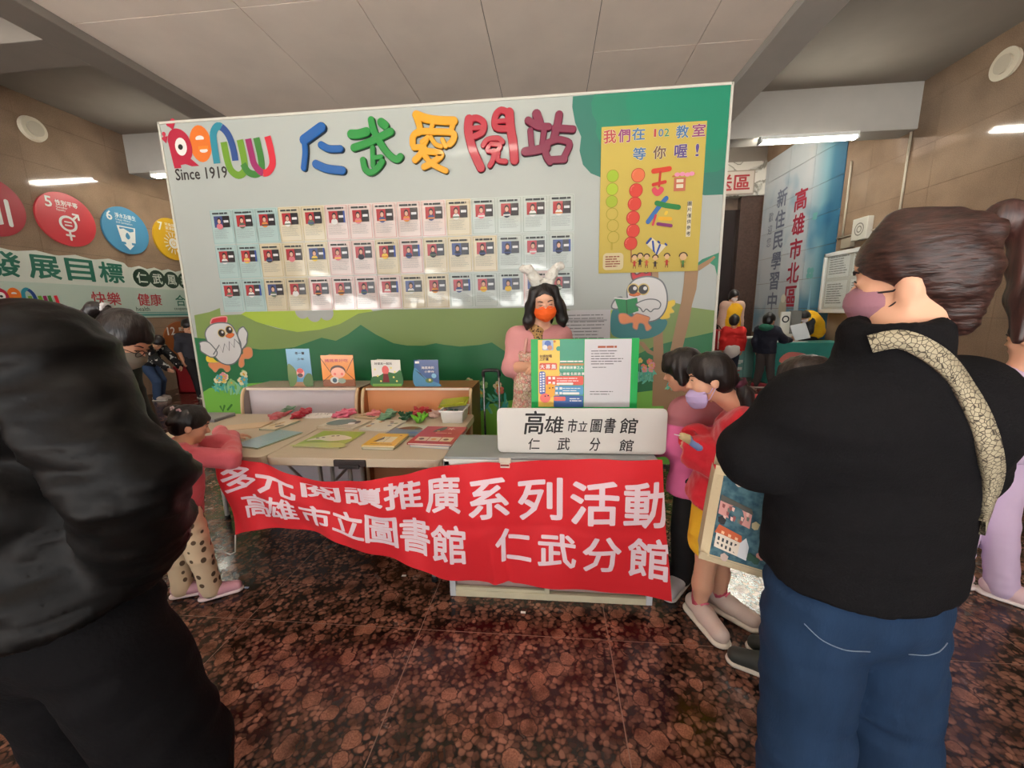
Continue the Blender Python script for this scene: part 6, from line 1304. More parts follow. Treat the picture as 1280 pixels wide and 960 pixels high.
def top(root, J, mat, res=.01, name='jacket', hem=.48, tw=(.10, .098, .10), fn=.72, sl=(.048, .042, .032), collar=None, sleeve=1.0, fold=.006, seed=0, zip_=None, matfn=None, shoulder=.05, band=None, hood=False, ff=(7, 7, 15), extra=None, cuts=None, axis=None, fine=0):
    H = J['H']; S = SDF(res); n = J['n']; up = unit(J['neck'] - J['pelvis']); k = .03 * H
    he = J['pelvis'] + up * (hem - .52) * H
    for a in 'LR':
        S.cap(J['sh' + a], J['el' + a], sl[0] * H, sl[1] * H, k); w_ = lerp(J['el' + a], J['wr' + a], sleeve)
        if sleeve > 0: S.cap(J['el' + a], w_, sl[1] * H, sl[2] * H, .015 * H); S.ell(w_ + unit(w_ - J['el' + a]) * sl[2] * .9 * H, (sl[2] * .62 * H,) * 3, .008, '-')
    S.cap(J['shL'], J['shR'], shoulder * H, None, k, flat=n, fn=.9)
    S.cap(lerp(J['shL'], J['chest'], .35), lerp(J['shR'], J['chest'], .35), tw[0] * .62 * H, None, k, flat=n, fn=.95)
    S.cap(J['chest'], J['waist'], tw[0] * H, tw[1] * H, k, flat=n, fn=fn); S.cap(J['waist'], he, tw[1] * H, tw[2] * H, k, flat=n, fn=fn)
    S.cap(he, he - up * .09 * H, tw[2] * H, tw[2] * H, k, flat=n, fn=fn)
    S.box(he - up * .1 * H, (tw[2] * 1.35 * H, tw[2] * 1.35 * H, .1 * H), .002, .006, '-', (unit(J['shR'] - J['shL'] - up * ((J['shR'] - J['shL']) @ up)), n, up)) if HEMCUT[0] else S.plane(he, -up, .006)
    if band: S.cap(he + up * .02 * H, he + up * .02 * H + up * .001, tw[2] * 1.0 * H, None, .01, flat=n, fn=fn)
    if collar: S.cap(J['neck'] - up * .01, J['neck'] + up * collar * H, .048 * H, .046 * H, .02 * H); S.cap(J['neck'] + up * (collar + .045) * H, J['neck'] + up * (collar + .2) * H, .038 * H, .042 * H, .006, '-'); S.plane_local(J['neck'] + up * (collar + .022) * H, up, .09 * H, .05 * H)
    else: S.cap(J['neck'] + up * .005 * H, J['neck'] + up * .08 * H, .04 * H, .05 * H, .01, '-')
    if hood: S.ell(J['neck'] - J['F'] * .055 * H + A3((0, 0, .0)), (.07 * H, .06 * H, .05 * H), .03)
    for q in (extra or []): S.cap(*q)
    for q in (cuts or []): S.cap(*q, op='-')
    f1 = folds(fold, *ff, seed=seed); f2_ = folds(fine, ff[0] * 2.6, ff[1] * 2.6, ff[2] * 3, seed=seed + 3)
    return soft(name, S, mat, root, (lambda V, N: f1(V, N) + f2_(V, N)) if fine else f1, matfn)
def pants(root, J, mat, res=.01, name='trousers', r=(.062, .042, .034), length=1.0, top_=.0, pel=.082, fn=.8, fold=.004, seed=1, matfn=None):
    H = J['H']; S = SDF(res); n = J['n']; k = .008 * H
    for a in 'LR':
        kn = J['kn' + a]; an = J['an' + a]
        if length >= 1 or length > .55: S.cap(J['hip' + a], kn, r[0] * H, r[1] * H, k); e = lerp(kn, an, (length - .5) / .5); S.cap(kn, e, r[1] * H, r[2] * H, .012 * H)
        else: e = lerp(J['hip' + a], kn, length * 2); S.cap(J['hip' + a], e, r[0] * H, r[1] * H, k); S.ell(e + unit(e - J['hip' + a]) * r[1] * .9 * H, (r[1] * .88 * H,) * 3, .006, '-')
    S.cap(J['pelvis'] + (J['waist'] - J['pelvis']) * (.3 + top_), J['pelvis'] - A3((0, 0, .02 * H)), (pel - .004) * H, pel * H, .02 * H, flat=n, fn=fn)
    return soft(name, S, mat, root, folds(fold, 9, 9, 16, seed), matfn)
def shoe(root, J, a, col, sole=(226, 222, 214), s=None, chunky=False, accent=None, sock=None):
    H = J['H']; f = unit(A3((J['ft' + a][0], J['ft' + a][1], 0))); r = A3((f[1], -f[0], 0)); an = J['an' + a]; L = (s or .15) * H; g0 = A3((an[0], an[1], 0)); th = .03 if chunky else .02
    lift = max(0, an[2] - .05 * H)
    g0 = g0 + A3((0, 0, lift)); S = SDF(.006); w = L * .17
    S.cap(g0 - f * L * .14 + A3((0, 0, th + w * .75)), g0 + f * L * .2 + A3((0, 0, th + w * .7)), w * 1.0, w * .95, .02); S.cap(g0 + f * L * .2 + A3((0, 0, th + w * .6)), g0 + f * L * .62 + A3((0, 0, th + w * .35)), w * 1.0, w * .9, .02)
    S.cap(g0 - f * L * .1 + A3((0, 0, th + w)), g0 - f * L * .02 + A3((0, 0, th + w * 2.2)), w * .75, w * .75, .015); S.cap(g0 - f * L * .03 + A3((0, 0, th + w * 2.3)), g0 - f * L * .03 + A3((0, 0, th + w * 3.6)), w * .6, w * .7, .006, '-')
    S.plane(g0 + A3((0, 0, th * .8)), (0, 0, -1), .003)
    o = soft('shoe', S, M(col, .6, bump=.1, bs=80), root)
    T_ = SDF(.006); T_.cap(g0 - f * L * .17 + A3((0, 0, th * .5)), g0 + f * L * .62 + A3((0, 0, th * .5)), w * 1.12, w * 1.08, .01, flat=(0, 0, 1), fn=.42); T_.plane(g0 + A3((0, 0, th)), (0, 0, 1), .003); T_.plane(g0 + A3((0, 0, .0015)), (0, 0, -1), .002)
    soft('sole', T_, M(sole, .6), o)
    if accent:
        g = G(); 
        for k in range(3): c = g0 + f * L * (.16 + .1 * k) + A3((0, 0, th + w * (1.75 - .32 * k))); g.tube([c - r * w * .5, c + A3((0, 0, .004)), c + r * w * .5], .004, M(accent, .6), 6)
        g.obj('lace', o)
    if sock:
        g = G(); g.tube([g0 - f * .0 + A3((0, 0, th + w * 1.2)), g0 + A3((0, 0, th + w * 3.8))], [.028 * H, .026 * H], M(sock, .8), 12); g.obj('sock', root)
    return o
PN = (0, 0, 0)
def person(J, label, group=None):
    b = (J['anL'] + J['anR']) / 2; return empty('person', (b[0], b[1], 0), label, 'person', group)

# --- foreground woman in black fleece (right) ---
J = stand(.66, .86, 97, 1.63, hh=.212, hc=(0.662,0.83,1.501), hf=(-.70, .70, -.10), hu=(-.10, -.02, 1), neck=(.625, .80, 1.345), shL=(.505, .80, 1.245), shR=(.765, .80, 1.255), chest=(.645, .84, 1.15), waist=(.66, .85, 1.0), pelvis=(.67, .86, .86),
          elL=(.432, .84, 1.145), wrL=(.66, 1.02, 1.16), elR=(.82, .86, 1.12), wrR=(.70, 1.05, 1.14), hipL=(.59, .86, .80), hipR=(.755, .87, .80), knL=(.61, .86, .43), knR=(.80, .87, .43), anL=(.61, .84, .07), anR=(.81, .88, .07))
t = person(J, 'woman in the right foreground with brown ponytail, mauve mask, black fleece and blue jeans')
body(t, J, SK1, .008); face(t, J, (176, 126, 140), specs='dark') if False else None
P = hpt(J); h_ = J['hh']
face(t, J, (158, 112, 126), loopc=(24, 20, 24)); 
hair(t, J, HBR, .0055, extra=(((0, -.25, .74), (0, -.46, .76), .2, .09), ((0, .05, .93), (0, -.36, .80), .16, .14), ((.2, -.1, .6), (0, -.4, .7), .12, .08), ((-.2, -.1, .6), (0, -.4, .7), .12, .08), ((-.27, .06, .62), (-.29, .02, .5), .07, .03), ((.27, .06, .62), (.29, .02, .5), .07, .03), ((0, -.32, .5), (0, -.28, .10), .22, .14), ((-.14, -.22, .42), (-.12, -.22, .18), .14, .1), ((.14, -.22, .42), (.12, -.22, .18), .14, .1)), strand=(26, 26, 150), amp=.002, cut=(.64, .8))
S = SDF(.006); a_ = P(0, -.54, .755); 
a_ = A3((0.826,0.89,1.585)); pts = [a_, A3((0.853,0.88,1.609)), A3((0.885,0.87,1.582)), A3((0.893,0.86,1.516)), A3((0.887,0.85,1.451)), A3((0.874,0.84,1.377))]
for k in range(5): S.cap(pts[k], pts[k + 1], (.016, .022, .026, .028, .026)[k], (.022, .026, .028, .026, .010)[k], .02)
soft('ponytail', S, hairmat((30, 18, 17), (84, 54, 48), (60, 60, 5)), t, lambda V, N: .004 * vnoise(V * A3((75, 75, 5))))
g = G(); d_ = unit(pts[1] - pts[0]); g.tube([pts[0] - d_ * .012, pts[0] + d_ * .012], .027, M((150, 30, 80), .8), 14); g.obj('hair_tie', t)
flc = M((22, 22, 24), .95, var=.06, vs=60, bump=.25, bs=260, spec=.12)
top(t, J, flc, .009, 'fleece_jacket', hem=.535, tw=(.102, .102, .104), fn=.74, sl=(.046, .043, .038), collar=.022, fold=.010, seed=3, shoulder=.047, ff=(5, 5, 9), fine=.0025)
jeans = M((34, 56, 84), .85, spec=.15, var=.14, vs=14, bump=.2, bs=220, stretch=(1, 1, .25))
pants(t, J, jeans, .009, 'jeans', (.060, .056, .054), pel=.092, fold=.007, seed=6)
for a in 'LR': shoe(t, J, a, (50, 50, 54))
# patterned bag strap across the back
strap = newmat('woven_strap', .8); sm_, nt, b_ = strap; v = wcoord(nt, (1, 1, 1), 'obj'); vo = nt.nodes.new('ShaderNodeTexVoronoi'); vo.feature = 'DISTANCE_TO_EDGE'; vo.inputs['Scale'].default_value = 130; nt.links.new(v, vo.inputs[0]); nt.links.new(ramp(nt, vo.outputs[0], [(.03, (60, 54, 44)), (.09, (172, 164, 138))]), b_.inputs['Base Color'])
from mathutils.bvhtree import BVHTree
jk = [o for o in t.children if o.name.startswith('fleece')][0]; bv = BVHTree.FromPolygons([v_.co.copy() for v_ in jk.data.vertices], [list(p_.vertices) for p_ in jk.data.polygons])
raw = spl([(0.591,0.8,1.376), (0.643,0.8,1.384), (0.707,0.8,1.348), (0.762,0.8,1.285), (0.806,0.8,1.209), (0.834,0.8,1.13), (0.837,0.8,1.065), (0.832,0.8,1.014)], False, 6); sp_ = []; nrs = []
for p in raw:
    o_ = Vector((p[0] * .3, p[1] * .3, 1.45 + (p[2] - 1.45) * .3)); h_ = bv.ray_cast(o_, (Vector(p) - o_).normalized()); 
    if h_[0] is None: h_ = bv.find_nearest(Vector(p))
    sp_.append(h_[0] + h_[1] * .004); nrs.append(h_[1])
nrs = [sum((nrs[max(0, min(len(nrs) - 1, i + d))] for d in (-3, -2, -1, 0, 1, 2, 3)), Vector()).normalized() for i in range(len(nrs))]
sp_ = [sum((sp_[max(0, min(len(sp_) - 1, i + d))] for d in (-1, 0, 1)), Vector()) / 3 for i in range(len(sp_))]
g = G(); vs = []
for i, p in enumerate(sp_):
    tt_ = (sp_[min(i + 1, len(sp_) - 1)] - sp_[max(i - 1, 0)]).normalized(); nn = nrs[i]; sd = tt_.cross(nn).normalized() * .0155
    vs += [p - sd - nn * .006, p + sd - nn * .006, p + sd + nn * .005, p - sd + nn * .005]
fs = []
for i in range(len(sp_) - 1):
    for k in range(4): fs.append([i * 4 + k, i * 4 + (k + 1) % 4, (i + 1) * 4 + (k + 1) % 4, (i + 1) * 4 + k])
g.add(vs, fs, sm_, True); g.obj('bag_strap', t)
# back pocket stitching
jn = [o for o in t.children if o.name.startswith('jeans')][0]; bv2 = BVHTree.FromPolygons([v_.co.copy() for v_ in jn.data.vertices], [list(p_.vertices) for p_ in jn.data.polygons])
for ln in ([(0.528,0.8,0.795), (0.555,0.8,0.774), (0.596,0.8,0.761), (0.635,0.8,0.767)], [(0.709,0.8,0.762), (0.753,0.8,0.756), (0.796,0.8,0.774)]):
    pp = []
    for p in spl(ln, False, 5):
        h_ = bv2.ray_cast(Vector((p[0], .2, p[2])), Vector((0, 1, 0)))
        if h_[0] is not None: pp.append(h_[0] + h_[1] * .001)
    if len(pp) > 2: G().tube(pp, .0011, M((120, 136, 156), .8), 5).obj('pocket_seam', t)

# tote bag hanging from her arm
t = empty('tote_bag', (0.491,1,0.723), 'blue tapestry tote bag with printed houses hanging from the foreground woman', 'bag')
tbm, nt, b_ = newmat('tapestry', .9); v = wcoord(nt, (1, 1, 1), 'obj'); n_ = nt.nodes.new('ShaderNodeTexNoise'); n_.inputs['Scale'].default_value = 60; nt.links.new(v, n_.inputs[0]); nt.links.new(ramp(nt, n_.outputs[0], [(.35, (46, 84, 100)), (.65, (86, 122, 132))]), b_.inputs['Base Color'])
A_, B_2, C_2, D_ = (Vector(p) for p in ((0.442,1.02,1.029), (0.564,0.98,1.015), (0.549,0.98,0.773), (0.42,1.02,0.791)))
nrm = (B_2 - A_).cross(D_ - A_).normalized(); nrm = -nrm if nrm.y > 0 else nrm
def bagquad(u, v_, d=0): return (A_ * (1 - u) + B_2 * u) * (1 - v_) + (D_ * (1 - u) + C_2 * u) * v_ + nrm * (d + .018 * math.sin(math.pi * u) * math.sin(math.pi * min(1, v_ * 1.2)))
g = G(); N_ = 14; vs = [bagquad(i / N_, j / N_, 0) for j in range(N_ + 1) for i in range(N_ + 1)]; g.add(vs, [[j * (N_ + 1) + i, (j + 1) * (N_ + 1) + i, (j + 1) * (N_ + 1) + i + 1, j * (N_ + 1) + i + 1] for j in range(N_) for i in range(N_)], tbm, True)
vs2 = [bagquad(i / N_, j / N_, -.06 - .036 * math.sin(math.pi * i / N_)) for j in range(N_ + 1) for i in range(N_ + 1)]; g.add(vs2, [[j * (N_ + 1) + i, j * (N_ + 1) + i + 1, (j + 1) * (N_ + 1) + i + 1, (j + 1) * (N_ + 1) + i] for j in range(N_) for i in range(N_)], tbm, True)
g.obj('fabric', t)
g = G(); can = M((206, 190, 156), .85, bump=.3, bs=120); L_ = [bagquad(0, v_, 0) for v_ in (0, .33, .66, 1)]; 
def strip(pa, pb, m): n_ = len(pa); g.add(pa + pb, [[i, i + 1, n_ + i + 1, n_ + i] for i in range(n_ - 1)], m, True)
K_ = 12
strip([bagquad(-.13, j / K_, -.01) for j in range(K_ + 1)], [bagquad(.03, j / K_, .003) for j in range(K_ + 1)], can); strip([bagquad(-.16, j / K_, -.065) for j in range(K_ + 1)], [bagquad(-.13, j / K_, -.01) for j in range(K_ + 1)], M((176, 160, 130), .85))
strip([bagquad(i / K_ * 1.13 - .13, .97, .003) for i in range(K_ + 1)], [bagquad(i / K_ * 1.13 - .13, 1.09, -.01) for i in range(K_ + 1)], can); strip([bagquad(i / K_ * 1.13 - .13, 1.09, -.01) for i in range(K_ + 1)], [bagquad(i / K_ * 1.13 - .13, 1.05, -.07) for i in range(K_ + 1)], can)
strip([bagquad(i / K_ * 1.13 - .13, -.06, -.005) for i in range(K_ + 1)], [bagquad(i / K_ * 1.13 - .13, .03, .003) for i in range(K_ + 1)], can); strip([bagquad(i / K_ * 1.13 - .13, -.14, -.06) for i in range(K_ + 1)], [bagquad(i / K_ * 1.13 - .13, .02, -.065) for i in range(K_ + 1)], can)
g.obj('canvas_trim', t)
g = G(); cnt_ = [0]
def bq(pts, m):
    cnt_[0] += 1; n_ = len(pts); g.add([bagquad(u, v_, .004 + cnt_[0] * 3e-5) for u, v_ in pts], [list(range(n_))], m)
c_ = lambda *q: M(q, .85)
bq([(.08, .68), (.5, .72), (.5, .9), (.08, .86)], c_(222, 212, 196)); bq([(.05, .69), (.1, .58), (.5, .63), (.53, .73)], c_(196, 96, 60)); bq([(.5, .72), (.58, .64), (.66, .75), (.66, .92), (.5, .9)], c_(206, 210, 214))
for i in range(5):
    for j in range(2): u = .12 + i * .075; v_ = .72 + j * .075 + i * .007; bq([(u, v_), (u + .035, v_ + .004), (u + .035, v_ + .05), (u, v_ + .046)], c_(60, 66, 70))
for i in range(3): u = .16 + i * .12; bq([(u, .64 + i * .012), (u + .05, .645 + i * .012), (u + .05, .68 + i * .012), (u, .675 + i * .012)], c_(236, 190, 150))
bq([(.05, .3), (.6, .36), (.6, .52), (.05, .46)], c_(206, 150, 144)); bq([(.05, .24), (.35, .27), (.58, .3), (.62, .36), (.05, .31)], c_(90, 90, 84)); r = random.Random(3)
for i in range(14): u = r.uniform(.06, .56); v_ = r.uniform(.33, .46); bq([(u, v_), (u + .05, v_ + .005), (u + .04, v_ + .05), (u + .005, v_ + .04)], c_(*r.choice([(226, 190, 180), (150, 90, 90), (110, 120, 110)])))
for u, v_, c in ((.68, .45, (200, 190, 150)), (.3, .04, (206, 190, 176)), (.28, .93, (190, 170, 160)), (.85, .55, (110, 60, 60)), (.9, .05, (196, 150, 140)), (.86, .8, (186, 130, 120)), (.7, .84, (50, 84, 70)), (.8, .86, (50, 84, 70)), (.12, .5, (50, 50, 54))):
    bq([(u - .06, v_), (u, v_ - .03), (u + .08, v_), (u + .06, v_ + .06), (u, v_ + .07), (u - .05, v_ + .05)], c_(*c))
g.obj('woven_pictures', t)
for k, o_ in ((.3, 0), (.75, 0)): G().tube(spl([bagquad(k - .1, 0, -.01 - .05 * o_), bagquad(k - .06, -.25, -.02), (.50 + .02 * k, .98, 1.10), bagquad(k + .1, -.25, -.02), bagquad(k + .14, 0, -.01)], False, 4), .009, M((196, 180, 146), .85), 6).obj('handle', t)

# --- foreground figure in black padded jacket (left) ---
J = stand(-1.0, .6, 88, 1.74, hc=(-1.13, .66, 1.66), hf=(-.25, .95, -.25), neck=(-1.10, .60, 1.49), shL=(-1.24, .62, 1.39), shR=(-.885, .61, 1.385), chest=(-1.09, .62, 1.25), waist=(-1.06, .62, 1.08), pelvis=(-1.0, .62, .93),
          elR=(-.718, .585, 1.16), wrR=(-.80, .64, 1.02), elL=(-1.34, .60, 1.12), wrL=(-1.26, .75, .98), hipR=(-.90, .62, .86), hipL=(-1.07, .62, .86), knR=(-.835, .66, .47), knL=(-1.06, .68, .47), anR=(-.82, .62, .08), anL=(-1.06, .66, .08))
t = person(J, 'person in a black padded jacket and dark trousers, back to viewer, left foreground')
body(t, J, SK2, .012, hands=''); hair(t, J, HB, .012)
pad = M((8, 8, 8), .46, var=.1, vs=20, bump=.35, bs=14, spec=.14)
top(t, J, pad, .01, 'padded_jacket', hem=.50, tw=(.112, .115, .112), fn=.74, sl=(.046, .046, .042), collar=.01, fold=.013, seed=5, shoulder=.052, ff=(5, 5, 13), fine=.005)
pants(t, J, M((15, 15, 17), .85, bump=.2, bs=120, spec=.1), .011, 'trousers', (.060, .056, .05), pel=.094, fold=.007, seed=2)
for a in 'LR': shoe(t, J, a, (34, 34, 36))

# --- woman bending over the girl, glasses and grey mask ---
hc_ = A3((-1.548,1.33,1.372))
J = stand(-1.72, 1.22, 20, 1.6, hc=hc_, hf=(.80, .12, -.58), hu=(.52, .1, .82), hh=.205, neck=hc_ + A3((-.135, -.03, -.035)), shL=hc_ + A3((-.26, .15, -.13)), shR=hc_ + A3((-.20, -.20, -.16)), chest=hc_ + A3((-.30, -.02, -.24)), waist=hc_ + A3((-.38, 0, -.40)), pelvis=hc_ + A3((-.42, 0, -.55)))
for a, s in (('L', .16), ('R', -.16)):
    J['el' + a] = J['sh' + a] + A3((.04, s * .1, -.26)); J['wr' + a] = J['el' + a] + A3((.1, 0, -.2)); J['hip' + a] = J['pelvis'] + A3((0, s * .5, -.05)); J['kn' + a] = A3((J['pelvis'][0] + .02, 1.33 + s * .5, .44)); J['an' + a] = A3((J['pelvis'][0] - .02, 1.33 + s * .5, .07))
t = person(J, 'woman with black ponytail, glasses and grey mask bending forward beside the left foreground person')
body(t, J, SK1, .009); face(t, J, (128, 124, 112), specs=True, lids=.012); 
hair(t, J, HB, .0065, extra=(((0, -.3, .72), (0, -.44, .80), .16, .09), ((.27, .04, .6), (.29, .06, .5), .06, .03), ((0, -.3, .5), (0, -.2, .36), .16, .08), ((0, .1, .95), (0, .33, .74), .1, .08)), cut=(.66, .8))
S = SDF(.006); a_ = hpt(J)(0, -.5, .84); S.cap(a_, a_ + A3((-.035, -.01, .0)), .016, .022, .01); S.cap(a_ + A3((-.035, -.01, 0)), a_ + A3((-.075, -.02, -.04)), .024, .026, .01); S.cap(a_ + A3((-.075, -.02, -.04)), a_ + A3((-.09, -.03, -.10)), .026, .012, .01)
soft('ponytail', S, HB, t, lambda V, N: .003 * vnoise(V * A3((60, 60, 10)))); G().tube([a_ + A3((.006, 0, -.003)), a_ + A3((-.01, 0, 0))], .02, M((190, 190, 190), .5), 12).obj('hair_clip', t)
top(t, J, M((18, 18, 20), .6, bump=.3, bs=20, spec=.2), .01, 'jacket', hem=.5, collar=.03, fold=.008, seed=8, sl=(.046, .044, .036), tw=(.10, .10, .10))
pants(t, J, M((30, 30, 34), .8), .012); [shoe(t, J, a, (30, 30, 32)) for a in 'LR']

# --- little girl in pink sweater at the table ---
hc_ = A3((-1.735,1.72,0.935))
J = stand(-1.8, 1.66, 42, 1.06, True, hc=hc_, hf=(.72, .62, -.30), hu=(.22, .2, .95), hh=.185, neck=(-1.745, 1.67, .855), shL=(-1.83, 1.74, .815), shR=(-1.70, 1.60, .815), chest=(-1.77, 1.66, .74), waist=(-1.78, 1.655, .64), pelvis=(-1.80, 1.65, .55),
          elR=(-1.545, 1.71, .765), wrR=(-1.826,2.051,0.762), elL=(-1.72, 1.86, .79), wrL=(-1.948,2.113,0.77), hipL=(-1.865, 1.685, .50), hipR=(-1.75, 1.625, .50), knL=(-1.90, 1.69, .28), knR=(-1.745, 1.66, .28), anL=(-1.925, 1.70, .055), anR=(-1.76, 1.70, .055), ftL=unit((.75, .3, 0)), ftR=unit((.7, .45, 0)))
t = person(J, 'little girl in pink sweater and spotted leggings leaning on the left table')
dn = (0, 0, 1); body(t, J, SK2, .0065, 1.05, hand={'R': (unit((.3, .6, -.05)), dn, .3, 0), 'L': (unit((.8, .2, -.05)), dn, .3, 0)}); face(t, J)
hair(t, J, HB, .006, extra=(((-.18, -.35, .78), (-.24, -.5, .74), .17, .13), ((-.1, -.2, .8), (-.2, -.4, .8), .14, .14), ((.2, -.3, .62), (.26, -.42, .56), .13, .1), ((0, .12, .9), (0, .3, .72), .12, .07)), cut=(.62, .78))
P = hpt(J)
for q, c in (((-.3, -.56, .70), (226, 160, 180)), ((-.02, -.44, .86), (236, 220, 226)), ((.2, -.3, .86), (230, 190, 200))):
    g = G(); p = P(*q)
    for k in range(5): th = k * 1.256; g.ell((p[0] + .008 * math.cos(th), p[1], p[2] + .008 * math.sin(th)), (.006, .005, .006), M(c, .4), 8, 6)
    g.obj('hair_pin', t)
top(t, J, M((214, 98, 108), .9, bump=.2, bs=150, sheen=.2), .0065, 'sweater', hem=.475, tw=(.108, .104, .108), fn=.78, sl=(.046, .042, .036), fold=.006, seed=4, shoulder=.048, ff=(12, 12, 22))
dot, nt, b_ = newmat('spotted', .85); v = wcoord(nt, (1, 1, .8), 'obj'); vo = nt.nodes.new('ShaderNodeTexVoronoi'); vo.inputs['Scale'].default_value = 24; vo.inputs['Randomness'].default_value = .35; nt.links.new(v, vo.inputs[0]); nt.links.new(ramp(nt, vo.outputs[0], [(.27, (96, 76, 56)), (.31, (224, 200, 164))]), b_.inputs['Base Color'])
pants(t, J, dot, .0065, 'leggings', (.066, .050, .044), pel=.092, fold=.004)
for a in 'LR': shoe(t, J, a, (214, 160, 172), (236, 214, 214), s=.165, accent=(240, 220, 224))

# --- teacher in apron behind the counter ---
J = stand(-.085, 2.42, -98, 1.56, hc=(-0.035,2.36,1.494), hf=(.10, -.93, -.22), hu=(-.06, -.22, 1), hh=.225, shL=(.06, 2.42, 1.29), shR=(-.20, 2.44, 1.29), neck=(-.075, 2.44, 1.32), chest=(-.08, 2.43, 1.15), waist=(-.08, 2.43, 1.0), pelvis=(-.08, 2.43, .86),
          elR=(-.238, 2.40, 1.105), wrR=(-.09, 2.24, 1.135), elL=(.09, 2.40, 1.09), wrL=(.0, 2.24, 1.13))
t = person(J, 'smiling-eyed woman in orange mask, pink cardigan, floral apron and rabbit-ear headband behind the counter'.replace('smiling-eyed ', ''))
body(t, J, SK1, .008, hand={'R': (unit((.9, -.3, .1)), (0, -.3, 1), .4, 0), 'L': (unit((-.9, -.3, .1)), (0, -.3, 1), .4, 0)}); face(t, J, (240, 96, 24), lids=.014, specs=False)
P = hpt(J)
g = G(); fm = M((200, 150, 140), .3, metal=.6)
for s in (-1, 1): g.tube([P(s * .13 + .08 * math.cos(q), .42, .49 + .055 * math.sin(q)) for q in [2 * math.pi * k / 14 for k in range(15)]], .005 * .22, fm, 5)
g.tube([P(-.05, .42, .49), P(.05, .42, .49)], .0012, fm, 5); g.obj('glasses', t)
hair(t, J, HB, .0065, cap=.99, extra=(((-.26, .08, .8), (-.34, .05, .4), .13, .15), ((.26, .08, .8), (.34, .05, .4), .13, .15), ((-.34, .02, .45), (-.44, .05, .05), .17, .17), ((.34, .02, .45), (.44, .05, .05), .16, .16), ((-.44, .05, .08), (-.46, .12, -.12), .14, .06), ((.44, .05, .08), (.5, .1, -.12), .13, .05), ((0, -.25, .4), (0, -.25, 0), .28, .22), ), cut=(.76, .66), strand=(40, 40, 22), amp=.005)
top(t, J, M((214, 150, 150), .9, bump=.2, bs=140), .0085, 'cardigan', hem=.46, tw=(.088, .085, .10), sl=(.036, .033, .032), sleeve=.15, fold=.005, seed=2, shoulder=.036)
ap, nt, b_ = newmat('floral_apron', .85); v = wcoord(nt, (1, 1, 1), 'obj'); vo = nt.nodes.new('ShaderNodeTexVoronoi'); vo.inputs['Scale'].default_value = 62; nt.links.new(v, vo.inputs[0])
vo2 = nt.nodes.new('ShaderNodeTexVoronoi'); vo2.feature = 'DISTANCE_TO_EDGE'; vo2.inputs['Scale'].default_value = 62; nt.links.new(v, vo2.inputs[0])
c1 = ramp(nt, vo.outputs['Color'], [(.2, (226, 196, 176)), (.4, (222, 140, 130)), (.5, (232, 206, 190)), (.7, (206, 190, 150)), (.85, (236, 214, 200))]); nt.links.new(mixc(nt, ramp(nt, vo2.outputs[0], [(.03, (255, 255, 255)), (.07, (0, 0, 0))]), c1, (.35, .2, .16, 1)), b_.inputs['Base Color'])
S = SDF(.008); F_ = A3((.05, -1, 0)); c0 = J['chest'] + F_ * .025
S.cap(A3((-.13, 2.345, 1.20)), A3((-.03, 2.345, 1.20)), .05, None, .02); S.cap(c0 + A3((0, -.035, .02)), A3((-.085, 2.36, 1.0)), .095, .12, .04, flat=F_, fn=.8); S.cap(A3((-.085, 2.385, 1.0)), A3((-.085, 2.38, .55)), .13, .19, .04, flat=F_, fn=.8); S.plane(A3((0, 2.40, 0)), (0, 1, 0), .01); S.plane(A3((0, 2.4, 1.225)), (0, -.3, 1), .01); S.plane(A3((0, 2.4, .5)), (0, 0, -1), .01)
soft('apron', S, ap, t, folds(.004, 9, 9, 6, 3))
for s in (-.15, -.01): G().tube([(s, 2.32, 1.20), (s * .9 - .005, 2.345, 1.27), (s * .75 - .01, 2.43, 1.325)], .009, M((222, 170, 160), .8), 8).obj('apron_strap', t)
S = SDF(.006); S.cap(J['neck'] + A3((0, -.03, .01)), J['neck'] + A3((.01, -.075, -.06)), .052, .03, .02); S.cap(J['neck'] + A3((0, -.01, .02)), J['neck'] + A3((0, -.0, .05)), .058, .052, .01)
lp, nt, b_ = newmat('leopard', .8); v = wcoord(nt, (1, 1, 1), 'obj'); vo = nt.nodes.new('ShaderNodeTexVoronoi'); vo.inputs['Scale'].default_value = 70; nt.links.new(v, vo.inputs[0]); nt.links.new(ramp(nt, vo.outputs[0], [(.25, (50, 30, 20)), (.5, (186, 146, 92))]), b_.inputs['Base Color']); soft('scarf', S, lp, t)
pants(t, J, M((60, 56, 66), .85), .012); [shoe(t, J, a, (40, 40, 44)) for a in 'LR']
hb = M((206, 204, 194), .95, bump=.8, bs=60, sheen=.5); S = SDF(.006); r = random.Random(2)
for s in (-1, 1):
    p0 = P(s * .12, -.02, 1.0); p1 = P(s * .36, -.02, 1.32)
    for k in range(9): q = lerp(p0, p1, k / 8.0) + A3((r.uniform(-.012, .012), r.uniform(-.008, .008), r.uniform(-.008, .008))); S.ell(q, (r.uniform(.02, .028),) * 3, .008)
    S.ell(p1 + A3((s * -.02, 0, .01)), (.026, .024, .022), .01)
S.cap(P(-.2, -.02, 1.0), P(.2, -.02, 1.0), .02, .02, .02)
soft('rabbit_ear_headband', S, hb, t, folds(.004, 60, 60, 60, 1))

